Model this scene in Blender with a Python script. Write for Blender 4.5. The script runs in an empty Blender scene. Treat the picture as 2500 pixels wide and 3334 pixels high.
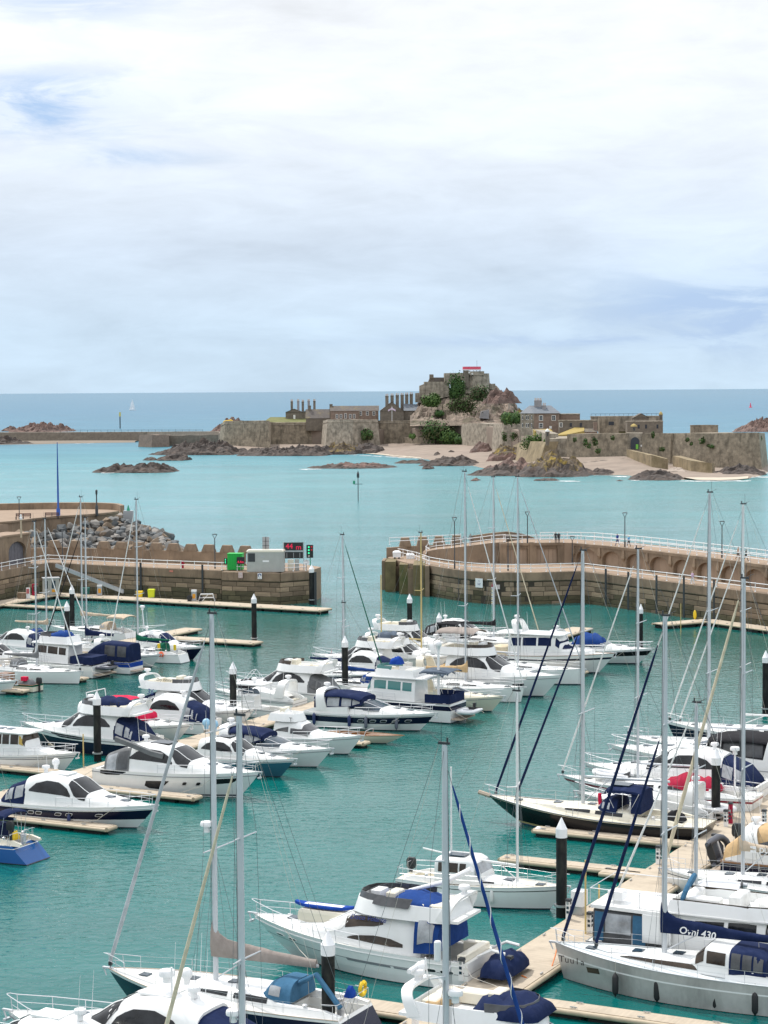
import bpy, bmesh, math, random
from math import sin, cos, pi, radians, sqrt, atan, atan2, hypot, exp, asin
from mathutils import Vector as V, Matrix, noise as mn
random.seed(11)
SC = bpy.context.scene
COL = SC.collection
# ---------------------------------------------------------------- camera
F = 6600.0                      # focal length in photo pixels (2500 x 3334)
HC = 30.0                       # eye height above the water
PITCH = atan((1667 - 1272) / F)
ROLL = 0.0064
_f = V((0, cos(PITCH), -sin(PITCH)))
_u = V((0, sin(PITCH), cos(PITCH)))
_r = V((1, 0, 0))
CR = _r * cos(ROLL) - _u * sin(ROLL)
CU = _r * sin(ROLL) + _u * cos(ROLL)
CAMP = V((0, 0, HC))
cam = bpy.data.cameras.new('camera')
cam.sensor_fit = 'HORIZONTAL'
cam.sensor_width = 36
cam.lens = 36 * F / 2500
cam.clip_start = 1
cam.clip_end = 200000
camo = bpy.data.objects.new('camera', cam)
COL.objects.link(camo)
mw = Matrix((CR, CU, -_f)).transposed().to_4x4()
mw.translation = CAMP
camo.matrix_world = mw
SC.camera = camo
# ---------------------------------------------------------------- sky, sun, exposure
SUN_AZ = radians(-38)           # from +Y towards -X: front left of the camera
SUN_EL = radians(56)
world = bpy.data.worlds.new('World')
SC.world = world
world.use_nodes = True
wt = world.node_tree
for n in list(wt.nodes):
 wt.nodes.remove(n)
def N(tree, typ, **kw):
 n = tree.nodes.new(typ)
 for k, v in kw.items():
  if k.startswith('i_'):
   key = k[2:]
   key = int(key) if key.isdigit() else key.replace('_', ' ')
   n.inputs[key].default_value = v
  else:
   setattr(n, k, v)
 return n
def build_sky():
 t = wt
 L = t.links.new
 out = N(t, 'ShaderNodeOutputWorld')
 bg = N(t, 'ShaderNodeBackground')
 bg.inputs['Strength'].default_value = 0.1
 L(bg.outputs[0], out.inputs[0])
 sky = N(t, 'ShaderNodeTexSky', sky_type='NISHITA', sun_disc=False)
 sky.sun_elevation = SUN_EL
 sky.sun_rotation = SUN_AZ
 sky.dust_density = 1.5
 sky.altitude = 30
 tc = N(t, 'ShaderNodeTexCoord')
 sep = N(t, 'ShaderNodeSeparateXYZ')
 L(tc.outputs['Generated'], sep.inputs[0])
 def math_(op, a, b=None, c=None, clamp=False):
  m = N(t, 'ShaderNodeMath', operation=op, use_clamp=clamp)
  for i, x in enumerate((a, b, c)):
   if x is None:
    continue
   if isinstance(x, (int, float)):
    m.inputs[i].default_value = x
   else:
    L(x, m.inputs[i])
  return m.outputs[0]
 el = math_('MAXIMUM', sep.outputs[2], 0.0)
 # cloud layers seen on a dome: elevation stretched so that the layers lie flat
 mp = N(t, 'ShaderNodeMapping')
 mp.inputs['Scale'].default_value = (6, 6, 21)
 mp.inputs['Location'].default_value = (2.2, 0.4, 1.3)
 L(tc.outputs['Generated'], mp.inputs[0])
 n1 = N(t, 'ShaderNodeTexNoise', i_Scale=1.0, i_Detail=8.0, i_Roughness=0.58, i_Distortion=0.35)
 L(mp.outputs[0], n1.inputs['Vector'])
 mp2 = N(t, 'ShaderNodeMapping')
 mp2.inputs['Scale'].default_value = (15, 15, 62)
 mp2.inputs['Location'].default_value = (7, 3, 2)
 L(tc.outputs['Generated'], mp2.inputs[0])
 n2 = N(t, 'ShaderNodeTexNoise', i_Scale=1.0, i_Detail=7.0, i_Roughness=0.6, i_Distortion=0.5)
 L(mp2.outputs[0], n2.inputs['Vector'])
 # overcast colour by elevation: pale blue at the horizon, white above
 cr = N(t, 'ShaderNodeValToRGB')
 e = cr.color_ramp.elements
 e[0].position = 0.0
 e[0].color = (.555, .70, .835, 1)
 e[1].position = 1.0
 e[1].color = (1.30, 1.34, 1.42, 1)
 for p, c in ((.03, (.585, .725, .865)), (.07, (.66, .765, .895)), (.12, (.81, .875, .96)), (.17, (.89, .93, .985)), (.21, (.92, .95, .99)), (.5, (1.08, 1.12, 1.18))):
  x = cr.color_ramp.elements.new(p)
  x.color = (*c, 1)
 L(el, cr.inputs[0])
 # brighter and darker sheets in the cloud
 fac = math_('MULTIPLY_ADD', n1.outputs[0], 1.0, -0.5)
 fac = math_('MULTIPLY_ADD', n2.outputs[0], 0.55, math_('ADD', fac, -0.275))
 br = math_('MULTIPLY_ADD', fac, 0.56, 1.04)
 cl = N(t, 'ShaderNodeVectorMath', operation='SCALE')
 L(cr.outputs[0], cl.inputs[0])
 L(br, cl.inputs['Scale'])
 def blob(az, elv, saz, sel):
  a = math_('DIVIDE', math_('ADD', sep.outputs[0], -az), saz)
  b = math_('DIVIDE', math_('ADD', sep.outputs[2], -elv), sel)
  d = math_('ADD', math_('MULTIPLY', a, a), math_('MULTIPLY', b, b))
  return math_('EXPONENT', math_('MULTIPLY', d, -1.0))
 front = math_('GREATER_THAN', sep.outputs[1], 0.0)
 # thin places where the blue comes through
 gap = math_('ADD', blob(-.165, .137, .055, .014), math_('MULTIPLY', blob(-.15, .187, .05, .012), .45))
 gap = math_('ADD', gap, math_('MULTIPLY', blob(-.125, .113, .04, .004), .55))
 gap = math_('ADD', gap, math_('MULTIPLY', blob(.19, .038, .085, .018), 1.1))
 gap = math_('ADD', gap, math_('MULTIPLY', blob(.10, .024, .10, .003), .55))
 gap = math_('MULTIPLY', gap, front)
 thr = math_('MULTIPLY_ADD', n2.outputs[0], -5.5, 3.2)
 gap2 = math_('MULTIPLY', gap, math_('MULTIPLY_ADD', thr, 1.0, 0.0, clamp=True))
 gap3 = math_('ADD', math_('MULTIPLY', gap2, 1.0), math_('MULTIPLY', gap, .35), None, True)
 blue = N(t, 'ShaderNodeMix', data_type='RGBA')
 blue.inputs[0].default_value = 0.85
 sc_ = N(t, 'ShaderNodeVectorMath', operation='SCALE')
 sc_.inputs['Scale'].default_value = 0.1
 L(sky.outputs[0], sc_.inputs[0])
 L(sc_.outputs[0], blue.inputs[6])
 blue.inputs[7].default_value = (.46, .64, .93, 1)
 mix = N(t, 'ShaderNodeMix', data_type='RGBA')
 L(gap3, mix.inputs[0])
 L(cl.outputs[0], mix.inputs[6])
 L(blue.outputs[2], mix.inputs[7])
 fin = N(t, 'ShaderNodeVectorMath', operation='SCALE')
 fin.inputs['Scale'].default_value = 10.0
 L(mix.outputs[2], fin.inputs[0])
 L(fin.outputs[0], bg.inputs['Color'])
build_sky()
sun = bpy.data.lights.new('sun', 'SUN')
sun.energy = 3.1
sun.angle = radians(1.5)
sun.color = (1.0, .95, .88)
suno = bpy.data.objects.new('sun', sun)
COL.objects.link(suno)
sd = V((sin(SUN_AZ) * cos(SUN_EL), cos(SUN_AZ) * cos(SUN_EL), sin(SUN_EL)))
suno.rotation_euler = sd.to_track_quat('Z', 'Y').to_euler()
SC.view_settings.view_transform = 'Standard'
SC.view_settings.look = 'None'
SC.view_settings.exposure = 0.05
SC.view_settings.gamma = 1.0
# ---------------------------------------------------------------- pixel geometry (photo pixel -> place in the world)
def ray(px, py):
 return _f + CR * ((px - 1250) / F) + CU * ((1667 - py) / F)
def G(px, py, z=0.0):
 d = ray(px, py)
 return CAMP + d * ((z - HC) / d.z)
def D(px, py, Y):
 d = ray(px, py)
 return CAMP + d * (Y / d.y)
# ---------------------------------------------------------------- materials
MATS = {}
def mat(name, col=None, rough=.5, metal=0.0, var=0.0, scale=1.0, bump=0.0, bscale=None, spec=.5, rnd=0.0, stretch=(1, 1, 1), dirt=None, coat=0.0, emit=None, alpha=None):
 """Plain procedural paint: base colour varied by noise, optional relief, dirt and per-object variation."""
 if name in MATS:
  return MATS[name]
 m = bpy.data.materials.new(name)
 m.use_nodes = True
 t = m.node_tree
 b = t.nodes['Principled BSDF']
 L = t.links.new
 b.inputs['Roughness'].default_value = rough
 b.inputs['Metallic'].default_value = metal
 b.inputs['Specular IOR Level'].default_value = spec
 if coat:
  b.inputs['Coat Weight'].default_value = coat
  b.inputs['Coat Roughness'].default_value = .08
 b.inputs['Base Color'].default_value = (*col, 1)
 m.diffuse_color = (*col, 1)
 if emit:
  b.inputs['Emission Color'].default_value = (*emit[0], 1)
  b.inputs['Emission Strength'].default_value = emit[1]
 if alpha is not None:
  b.inputs['Alpha'].default_value = alpha
 if var or bump or rnd or dirt:
  tc = N(t, 'ShaderNodeTexCoord')
  mp = N(t, 'ShaderNodeMapping')
  mp.inputs['Scale'].default_value = stretch
  L(tc.outputs['Object'], mp.inputs[0])
  cur = None
  if var:
   n = N(t, 'ShaderNodeTexNoise', i_Scale=scale, i_Detail=6.0, i_Roughness=.62)
   L(mp.outputs[0], n.inputs['Vector'])
   mr = N(t, 'ShaderNodeMapRange')
   mr.inputs[1].default_value = .3
   mr.inputs[2].default_value = .7
   mr.inputs[3].default_value = 1 - var
   mr.inputs[4].default_value = 1 + var
   L(n.outputs[0], mr.inputs[0])
   sc = N(t, 'ShaderNodeVectorMath', operation='SCALE')
   sc.inputs[0].default_value = col
   L(mr.outputs[0], sc.inputs['Scale'])
   cur = sc.outputs[0]
  if dirt:                       # (colour, amount, scale, stretch)
   mp2 = N(t, 'ShaderNodeMapping')
   mp2.inputs['Scale'].default_value = dirt[3]
   mp2.inputs['Location'].default_value = (3.1, 7.7, 1.3)
   L(tc.outputs['Object'], mp2.inputs[0])
   n = N(t, 'ShaderNodeTexNoise', i_Scale=dirt[2], i_Detail=7.0, i_Roughness=.7)
   L(mp2.outputs[0], n.inputs['Vector'])
   mr = N(t, 'ShaderNodeMapRange')
   mr.inputs[1].default_value = .5
   mr.inputs[2].default_value = .72
   mr.inputs[4].default_value = dirt[1]
   L(n.outputs[0], mr.inputs[0])
   mx = N(t, 'ShaderNodeMix', data_type='RGBA')
   L(mr.outputs[0], mx.inputs[0])
   if cur:
    L(cur, mx.inputs[6])
   else:
    mx.inputs[6].default_value = (*col, 1)
   mx.inputs[7].default_value = (*dirt[0], 1)
   cur = mx.outputs[2]
  if rnd:
   oi = N(t, 'ShaderNodeObjectInfo')
   mr = N(t, 'ShaderNodeMapRange')
   mr.inputs[3].default_value = 1 - rnd
   mr.inputs[4].default_value = 1 + rnd
   L(oi.outputs['Random'], mr.inputs[0])
   sc = N(t, 'ShaderNodeVectorMath', operation='SCALE')
   if cur:
    L(cur, sc.inputs[0])
   else:
    sc.inputs[0].default_value = col
   L(mr.outputs[0], sc.inputs['Scale'])
   cur = sc.outputs[0]
  if cur:
   L(cur, b.inputs['Base Color'])
  if bump:
   n = N(t, 'ShaderNodeTexNoise', i_Scale=bscale or scale * 4, i_Detail=6.0, i_Roughness=.65)
   L(mp.outputs[0], n.inputs['Vector'])
   bp = N(t, 'ShaderNodeBump')
   bp.inputs['Strength'].default_value = .8
   bp.inputs['Distance'].default_value = bump
   L(n.outputs[0], bp.inputs['Height'])
   L(bp.outputs[0], b.inputs['Normal'])
 MATS[name] = m
 return m
# ---------------------------------------------------------------- mesh builder
class MB:
 def __init__(s):
  s.v = []
  s.f = []
  s.mi = []
  s.cur = 0
 def add(s, vs, fs, M=None):
  o = len(s.v)
  s.v += [tuple(M @ V(p)) for p in vs] if M else [tuple(p) for p in vs]
  for f in fs:
   s.f.append(tuple(i + o for i in f))
   s.mi.append(s.cur)
  return s
 def box(s, x0, x1, y0, y1, z0, z1, M=None):
  vs = [(x0, y0, z0), (x1, y0, z0), (x1, y1, z0), (x0, y1, z0), (x0, y0, z1), (x1, y0, z1), (x1, y1, z1), (x0, y1, z1)]
  return s.add(vs, [(0, 3, 2, 1), (4, 5, 6, 7), (0, 1, 5, 4), (1, 2, 6, 5), (2, 3, 7, 6), (3, 0, 4, 7)], M)
 def tube(s, pts, r, n=6, cap=True, flat=1.0):
  """tube along points; r a number or a list of radii; flat squashes the section sideways"""
  pts = [V(p) for p in pts]
  k = len(pts)
  if not isinstance(r, (list, tuple)):
   r = [r] * k
  rings = []
  up0 = None
  for i, p in enumerate(pts):
   d = (pts[min(i + 1, k - 1)] - pts[max(i - 1, 0)])
   if d.length < 1e-9:
    d = V((0, 0, 1))
   d.normalize()
   a = V((0, 0, 1)) if abs(d.z) < .95 else V((1, 0, 0))
   x = d.cross(a).normalized()
   if up0 is not None and x.dot(up0) < 0:
    x = -x
   up0 = x
   y = d.cross(x)
   rings.append([p + (x * cos(2 * pi * j / n) * flat + y * sin(2 * pi * j / n)) * r[i] for j in range(n)])
  return s.loft(rings, True, cap, cap)
 def loft(s, rings, closed=False, c0=False, c1=False):
  n = len(rings[0])
  o = len(s.v)
  for R in rings:
   s.v += [tuple(p) for p in R]
  for i in range(len(rings) - 1):
   for j in range(n if closed else n - 1):
    a = o + i * n + j
    b = o + i * n + (j + 1) % n
    s.f.append((a, b, b + n, a + n))
    s.mi.append(s.cur)
  if c0:
   s.f.append(tuple(o + j for j in range(n))[::-1])
   s.mi.append(s.cur)
  if c1:
   q = o + (len(rings) - 1) * n
   s.f.append(tuple(q + j for j in range(n)))
   s.mi.append(s.cur)
  return s
 def lathe(s, prof, c=(0, 0, 0), n=12, axis='z'):
  rings = []
  for r, z in prof:
   R = []
   for j in range(n):
    a = 2 * pi * j / n
    p = (r * cos(a), r * sin(a), z)
    if axis == 'x':
     p = (z, p[0], p[1])
    elif axis == 'y':
     p = (p[1], z, p[0])
    R.append((p[0] + c[0], p[1] + c[1], p[2] + c[2]))
   rings.append(R)
  return s.loft(rings, True, True, True)
 def ell(s, c, rx, ry, rz, n=10, m=6):
  prof = [(max(sin(pi * i / m), .02), -cos(pi * i / m)) for i in range(m + 1)]
  rings = [[(c[0] + r * rx * cos(2 * pi * j / n), c[1] + r * ry * sin(2 * pi * j / n), c[2] + z * rz) for j in range(n)] for r, z in prof]
  return s.loft(rings, True, True, True)
 def prism(s, poly, z0, z1, M=None):
  n = len(poly)
  vs = [(x, y, z0) for x, y in poly] + [(x, y, z1) for x, y in poly]
  fs = [tuple(range(n))[::-1], tuple(range(n, 2 * n))] + [(i, (i + 1) % n, n + (i + 1) % n, n + i) for i in range(n)]
  return s.add(vs, fs, M)
 def mesh(s, name, mats, smooth=None):
  me = bpy.data.meshes.new(name)
  me.from_pydata(s.v, [], s.f)
  if not isinstance(mats, (list, tuple)):
   mats = [mats]
  for m in mats:
   me.materials.append(m)
  if len(mats) > 1:
   me.polygons.foreach_set('material_index', s.mi)
  if smooth:
   me.shade_smooth()
   me.set_sharp_from_angle(angle=radians(smooth))
  me.update()
  return me
 def obj(s, name, mats, parent=None, smooth=None):
  return link(name, s.mesh(name, mats, smooth), parent)
def link(name, me, parent=None):
 o = bpy.data.objects.new(name, me)
 COL.objects.link(o)
 if parent is not None:
  o.parent = parent
 return o
def tag(o, label=None, cat=None, group=None, kind=None):
 if label:
  o['label'] = label
 if cat:
  o['category'] = cat
 if group:
  o['group'] = group
 if kind:
  o['kind'] = kind
 return o
def thing(name, label, cat, loc=(0, 0, 0), rz=0.0, group=None):
 o = bpy.data.objects.new(name, None)
 COL.objects.link(o)
 o.empty_display_size = .2
 o.location = loc
 o.rotation_euler = (0, 0, rz)
 return tag(o, label, cat, group)
def lerp(a, b, t):
 return a + (b - a) * t
def interp(keys, x):
 """piecewise smooth interpolation: keys [(x, ...values)]"""
 if x <= keys[0][0]:
  return keys[0][1:]
 if x >= keys[-1][0]:
  return keys[-1][1:]
 for a, b in zip(keys, keys[1:]):
  if a[0] <= x <= b[0]:
   t = (x - a[0]) / max(b[0] - a[0], 1e-9)
   return tuple(lerp(p, q, t) for p, q in zip(a[1:], b[1:]))
def fbm(p, o=4):
 return mn.fractal(V(p), 1.0, 2.0, o)
_txt = {}
def text_mesh(body, name, m, size=1.0, shear=0.0, bold=0.0):
 c = bpy.data.curves.new(name, 'FONT')
 c.body = body
 c.size = size
 c.shear = shear
 c.align_x = 'CENTER'
 c.align_y = 'CENTER'
 c.extrude = .004
 c.offset = bold
 c.resolution_u = 3
 o = bpy.data.objects.new(name, c)
 COL.objects.link(o)
 dg = bpy.context.evaluated_depsgraph_get()
 me = bpy.data.meshes.new_from_object(o.evaluated_get(dg))
 bpy.data.objects.remove(o)
 me.materials.clear()
 me.materials.append(m)
 return me
def lettering(body, m, parent, loc, xdir, ydir, size, shear=0.0, bold=0.0, name='lettering'):
 """flat letters at loc (parent space) running along xdir with tops along ydir"""
 o = link(name, text_mesh(body, name, m, size, shear, bold), parent)
 x = V(xdir).normalized()
 z = x.cross(V(ydir)).normalized()
 y = z.cross(x)
 M = Matrix((x, y, z)).transposed().to_4x4()
 M.translation = V(loc)
 o.matrix_local = M
 return o
# ================================================================ MATERIALS OF THE PLACE
M_CONC = mat('quay_concrete', (.245, .178, .12), .85, var=.28, scale=.35, bump=.03, bscale=6, dirt=((.09, .066, .045), .8, .55, (1, 1, .25)))
M_DECKC = mat('quay_paving', (.29, .21, .147), .9, var=.14, scale=.5, bump=.01, bscale=8, dirt=((.2, .14, .1), .6, .3, (1, 1, 1)))
M_BLOCK = mat('stone_block', (.25, .184, .122), .85, var=.25, scale=.9, bump=.05, bscale=5, rnd=.42, dirt=((.065, .06, .04), .85, .5, (1, 1, .4)))
M_JOINT = mat('wall_core', (.05, .042, .03), .95)
M_WEED = mat('weed_stone', (.095, .08, .042), .8, var=.4, scale=1.2, bump=.05, bscale=5, rnd=.25)
M_PANEL = mat('arch_panel', (.34, .25, .18), .9, var=.12, scale=.6, rnd=.08)
M_WHITEP = mat('white_paint', (.8, .81, .82), .45)
M_PLANK = mat('pontoon_deck', (.46, .39, .30), .85, var=.13, scale=2.4, stretch=(3, .18, 1), bump=.01, bscale=5, dirt=((.30, .25, .19), .6, .9, (1, 1, 1)))
M_PBEAM = mat('pontoon_edge', (.46, .38, .27), .6, var=.12, scale=1.5)
M_FLOAT = mat('pontoon_float', (.015, .016, .016), .8, var=.3, scale=2)
M_BLACK = mat('black_plastic', (.02, .021, .023), .45)
M_PILE = mat('pile_black', (.014, .015, .016), .5, spec=.2, var=.3, scale=2, dirt=((.06, .065, .05), .5, 1.2, (1, 1, .4)))
M_STEEL = mat('galvanised_steel', (.45, .46, .47), .4, .7)
M_DARK = mat('dark_metal', (.035, .04, .045), .5)
M_ROCKS = [mat('boulder_%s' % n, c, .9, var=.22, scale=.8, bump=.06, bscale=3, rnd=.28) for n, c in
  (('grey', (.15, .147, .14)), ('pale', (.225, .21, .19)), ('warm', (.22, .165, .115)), ('slate', (.105, .115, .12)))]
def water_material():
 m = bpy.data.materials.new('sea_water')
 m.use_nodes = True
 t = m.node_tree
 L = t.links.new
 b = t.nodes['Principled BSDF']
 geo = N(t, 'ShaderNodeNewGeometry')
 sep = N(t, 'ShaderNodeSeparateXYZ')
 L(geo.outputs['Position'], sep.inputs[0])
 def noise(scale, detail=4, rough=.55, st=(1, 1, 1), dist=0.0):
  mp = N(t, 'ShaderNodeMapping')
  mp.inputs['Scale'].default_value = st
  L(geo.outputs['Position'], mp.inputs[0])
  n = N(t, 'ShaderNodeTexNoise', i_Scale=scale, i_Detail=detail, i_Roughness=rough, i_Distortion=dist)
  L(mp.outputs[0], n.inputs['Vector'])
  return n.outputs[0]
 def M(op, a, b_=None, c=None, clamp=False):
  q = N(t, 'ShaderNodeMath', operation=op, use_clamp=clamp)
  for i, x in enumerate((a, b_, c)):
   if x is None:
    continue
   if isinstance(x, (int, float)):
    q.inputs[i].default_value = x
   else:
    L(x, q.inputs[i])
  return q.outputs[0]
 # colour of the water body: green and deep in the basin, dark wall reflection painted in near its mouth, milky turquoise over the sand outside, blue offshore
 wob = M('MULTIPLY_ADD', noise(.02, 5), 60.0, -30.0)
 yy = M('ADD', sep.outputs[1], wob)
 ly = M('LOGARITHM', M('MAXIMUM', yy, 20.0), 10.0)
 pos = M('DIVIDE', M('SUBTRACT', ly, 1.8), 2.4, None, True)
 cr = N(t, 'ShaderNodeValToRGB')
 el = cr.color_ramp.elements
 def at(Y):
  return (math.log10(Y) - 1.8) / 2.4
 el[0].position = at(80)
 el[0].color = (.003, .114, .110, 1)
 el[1].position = at(12000)
 el[1].color = (.075, .175, .255, 1)
 for Y, c in ((150, (.003, .113, .103)), (240, (.005, .096, .082)), (285, (.018, .15, .145)), (340, (.036, .205, .215)), (520, (.048, .225, .24)), (700, (.058, .23, .25)),
    (900, (.06, .22, .26)), (1250, (.06, .185, .26)), (3000, (.058, .165, .25))):
  x = cr.color_ramp.elements.new(at(Y))
  x.color = (*c, 1)
 L(pos, cr.inputs[0])
 pat = M('ADD', M('MULTIPLY', noise(.011, 6, .6, (1, 2.2, 1), .6), .8), M('MULTIPLY', noise(.05, 5, .6, (1, 3.5, 1), .6), .5))
 sc = N(t, 'ShaderNodeVectorMath', operation='SCALE')
 L(cr.outputs[0], sc.inputs[0])
 L(M('MULTIPLY_ADD', pat, .8, .48), sc.inputs['Scale'])
 # thin foam lines drifting on the open water outside
 fo = noise(.022, 8, .68, (1, 1.6, 1), 1.2)
 fl = M('SUBTRACT', 1.0, M('MULTIPLY', M('ABSOLUTE', M('SUBTRACT', fo, .5)), 60.0), None, True)
 fl = M('MULTIPLY', fl, M('GREATER_THAN', sep.outputs[1], 300.0))
 fl = M('MULTIPLY', fl, M('MULTIPLY_ADD', noise(.013, 3), 3.0, -1.45, True))
 mx = N(t, 'ShaderNodeMix', data_type='RGBA')
 L(M('MULTIPLY', fl, .45), mx.inputs[0])
 L(sc.outputs[0], mx.inputs[6])
 mx.inputs[7].default_value = (.5, .58, .6, 1)
 L(mx.outputs[2], b.inputs['Base Color'])
 b.inputs['IOR'].default_value = 1.33
 far = M('MULTIPLY', M('SUBTRACT', yy, 260.0), 1 / 700.0, None, True)
 L(M('MULTIPLY_ADD', far, -.26, .34), b.inputs['Specular IOR Level'])
 L(M('MULTIPLY_ADD', far, .25, .06), b.inputs['Roughness'])
 h = M('MULTIPLY', noise(1.5, 3, .55, (.7, 1, 1), .5), .72)
 h = M('ADD', h, M('MULTIPLY', noise(3.1, 2, .5, (.7, 1, 1), .3), .16))
 h = M('ADD', h, M('MULTIPLY', noise(.16, 3, .5, (1, 1.3, 1)), .8))
 calm = M('MULTIPLY_ADD', noise(.035, 3, .5, (1, 1.6, 1)), 1.7, -.25, True)
 out = M('MULTIPLY_ADD', M('SUBTRACT', sep.outputs[1], 270.0), .004, 1.0)
 out = M('MINIMUM', M('MAXIMUM', out, 1.0), 2.2)
 h = M('MULTIPLY', h, M('MULTIPLY', M('MULTIPLY_ADD', calm, .85, .3), out))
 bp = N(t, 'ShaderNodeBump')
 bp.inputs['Strength'].default_value = 1.0
 bp.inputs['Distance'].default_value = .13
 L(h, bp.inputs['Height'])
 L(bp.outputs[0], b.inputs['Normal'])
 return m
M_WATER = water_material()
mb = MB()
R = 90000
mb.add([(-R, -2000, 0), (R, -2000, 0), (R, R, 0), (-R, R, 0)], [(0, 1, 2, 3)])
sea = mb.obj('sea', M_WATER)
tag(sea, 'turquoise sea filling the marina and reaching to the blue horizon', 'sea', kind='structure')
mb = MB()
mb.add([(-R, -2000, -14), (R, -2000, -14), (R, R, -14), (-R, R, -14)], [(0, 1, 2, 3)])
tag(mb.obj('seabed', mat('seabed_sand', (.2, .19, .15), .9, var=.1, scale=.1)), 'sandy seabed under the water', 'seabed', kind='structure')
# ================================================================ QUAYS
QZ = 4.5                        # height of the lower quay deck
def flat(p):
 return V((p[0], p[1], 0))
def resample(pts, step):
 """points every step metres along a polyline, corners kept"""
 out = []
 for a, b in zip(pts, pts[1:]):
  n = max(1, round((b - a).length / step))
  out += [a.lerp(b, i / n) for i in range(n)]
 return out + [pts[-1]]
def smooth_line(pts, it=2):
 for _ in range(it):
  q = [pts[0]]
  for a, b in zip(pts, pts[1:]):
   q += [a.lerp(b, .25), a.lerp(b, .75)]
  pts = q + [pts[-1]]
 return pts
_blk = None
def block_mesh(m):
 """a roughly dressed block one unit long (x), deep (y) and high (z), front at y=0, edges chamfered"""
 b = MB()
 c, d = .035, .05
 b.add([(c, 0, c * 2), (1 - c, 0, c * 2), (1 - c, 0, 1 - c * 2), (c, 0, 1 - c * 2), (0, d, 0), (1, d, 0), (1, d, 1), (0, d, 1), (0, 1, 0), (1, 1, 0), (1, 1, 1), (0, 1, 1)],
  [(0, 1, 2, 3), (4, 5, 1, 0), (5, 6, 2, 1), (6, 7, 3, 2), (7, 4, 0, 3), (8, 9, 5, 4), (9, 10, 6, 5), (10, 11, 7, 6), (11, 8, 4, 7)])
 return b.mesh('stone_block', m)
BLK = block_mesh(M_BLOCK)
BLKW = block_mesh(M_WEED)
def quay_wall(name, label, line, top=QZ, coping=1.25, course=.68, length=2.5, seed=1, depth=1.2):
 """wall along a ground line (front face seen from the right-hand side of the line's left normal)"""
 rng = random.Random(seed)
 t = thing(name, label, 'wall', line[0])
 o = line[0]
 core = MB()
 # core just behind the blocks
 nor = []
 for i, p in enumerate(line):
  a = line[max(i - 1, 0)]
  b = line[min(i + 1, len(line) - 1)]
  d = (b - a).normalized()
  nor.append(V((d.y, -d.x, 0)))     # towards the camera side
 ring = []
 for p, n in zip(line, nor):
  q = p - o
  ring.append([q - n * .03 + V((0, 0, -2)), q - n * .03 + V((0, 0, top - coping + .06)), q - n * depth + V((0, 0, top - coping + .06)), q - n * depth + V((0, 0, -2))])
 core.loft(ring, True, True, True)
 core.obj('wall_core', M_JOINT, t)
 # cumulative length
 cum = [0]
 for a, b in zip(line, line[1:]):
  cum.append(cum[-1] + (b - a).length)
 def at(s):
  for i in range(len(cum) - 1):
   if s <= cum[i + 1] or i == len(cum) - 2:
    u = (s - cum[i]) / max(cum[i + 1] - cum[i], 1e-6)
    return line[i].lerp(line[i + 1], u)
 # coping in long cast lengths
 s = 0
 while s < cum[-1] - .05:
  e = min(s + 5.2, cum[-1])
  if cum[-1] - e < 1.5:
   e = cum[-1]
  k = max(2, int((e - s) / 1.3) + 1)
  rings = []
  for j in range(k):
   ss = lerp(s + .015, e - .015, j / (k - 1))
   p = at(ss) - o
   d = (at(min(ss + .3, cum[-1])) - at(max(ss - .3, 0))).normalized()
   n = V((d.y, -d.x, 0))
   z0, z1 = top - coping, top
   rings.append([p + n * .10 + V((0, 0, z0)), p + n * .16 + V((0, 0, z0 + .12)), p + n * .16 + V((0, 0, z1 - .06)), p + n * .10 + V((0, 0, z1)), p - n * depth + V((0, 0, z1)), p - n * depth + V((0, 0, z0))])
  c = MB().loft(rings, True, True, True).obj('coping_stone', M_CONC, t)
  s = e
 # courses of blocks
 z = -.25
 row = 0
 while z < top - coping - .1:
  h = min(course, top - coping - z)
  s = -length * (.5 if row % 2 else 0) * 1.0
  while s < cum[-1]:
   l = length * rng.uniform(.78, 1.2)
   a, b = max(s, 0), min(s + l, cum[-1])
   if b - a > .25:
    p, q = at(a), at(b)
    me = BLKW if (z < .45 and rng.random() < .9) or (z < 1.15 and rng.random() < .3) else BLK
    ob = link('stone_block', me, t)
    ob.location = p - o + V((0, 0, z + .012))
    ob.rotation_euler = (0, 0, atan2((q - p).y, (q - p).x))
    ob.scale = ((q - p).length - .07, .5, h - .06)
    # proud by a few millimetres each
    n = V(((q - p).y, -(q - p).x, 0)).normalized()
    ob.location = ob.location + n * rng.uniform(.02, .05)
   s += l
  z += h
  row += 1
 return t
POST = None
def railing(label, line, h=1.1, step=2.4, group='white railings along the quays', rails=(.55, 1.08), r=.052, name='white_railing'):
 """painted railing: cast posts and two pipes following a line of deck points"""
 global POST
 if POST is None:
  b = MB()
  b.lathe([(.11, 0), (.11, .05), (.055, .10), (.045, .5), (.06, .55), (.045, .6), (.045, 1.05), (.07, 1.09), (.05, 1.16), (.0, 1.18)], n=6)
  POST = b.mesh('post', M_WHITEP, 40)
 t = thing(name, label, 'railing', line[0], 0, group)
 o = line[0]
 for z in rails:
  MB().tube([p - o + V((0, 0, z)) for p in line], r, 5).obj('rail', M_WHITEP, t)
 cum = 0
 pts = resample(line, step)
 last = None
 for p in pts:
  if last is not None and (p - last).length < step * .6:
   continue
  last = p
  ob = link('post', POST, t)
  ob.location = p - o
  ob.scale = (1, 1, h / 1.1)
 return t
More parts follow.
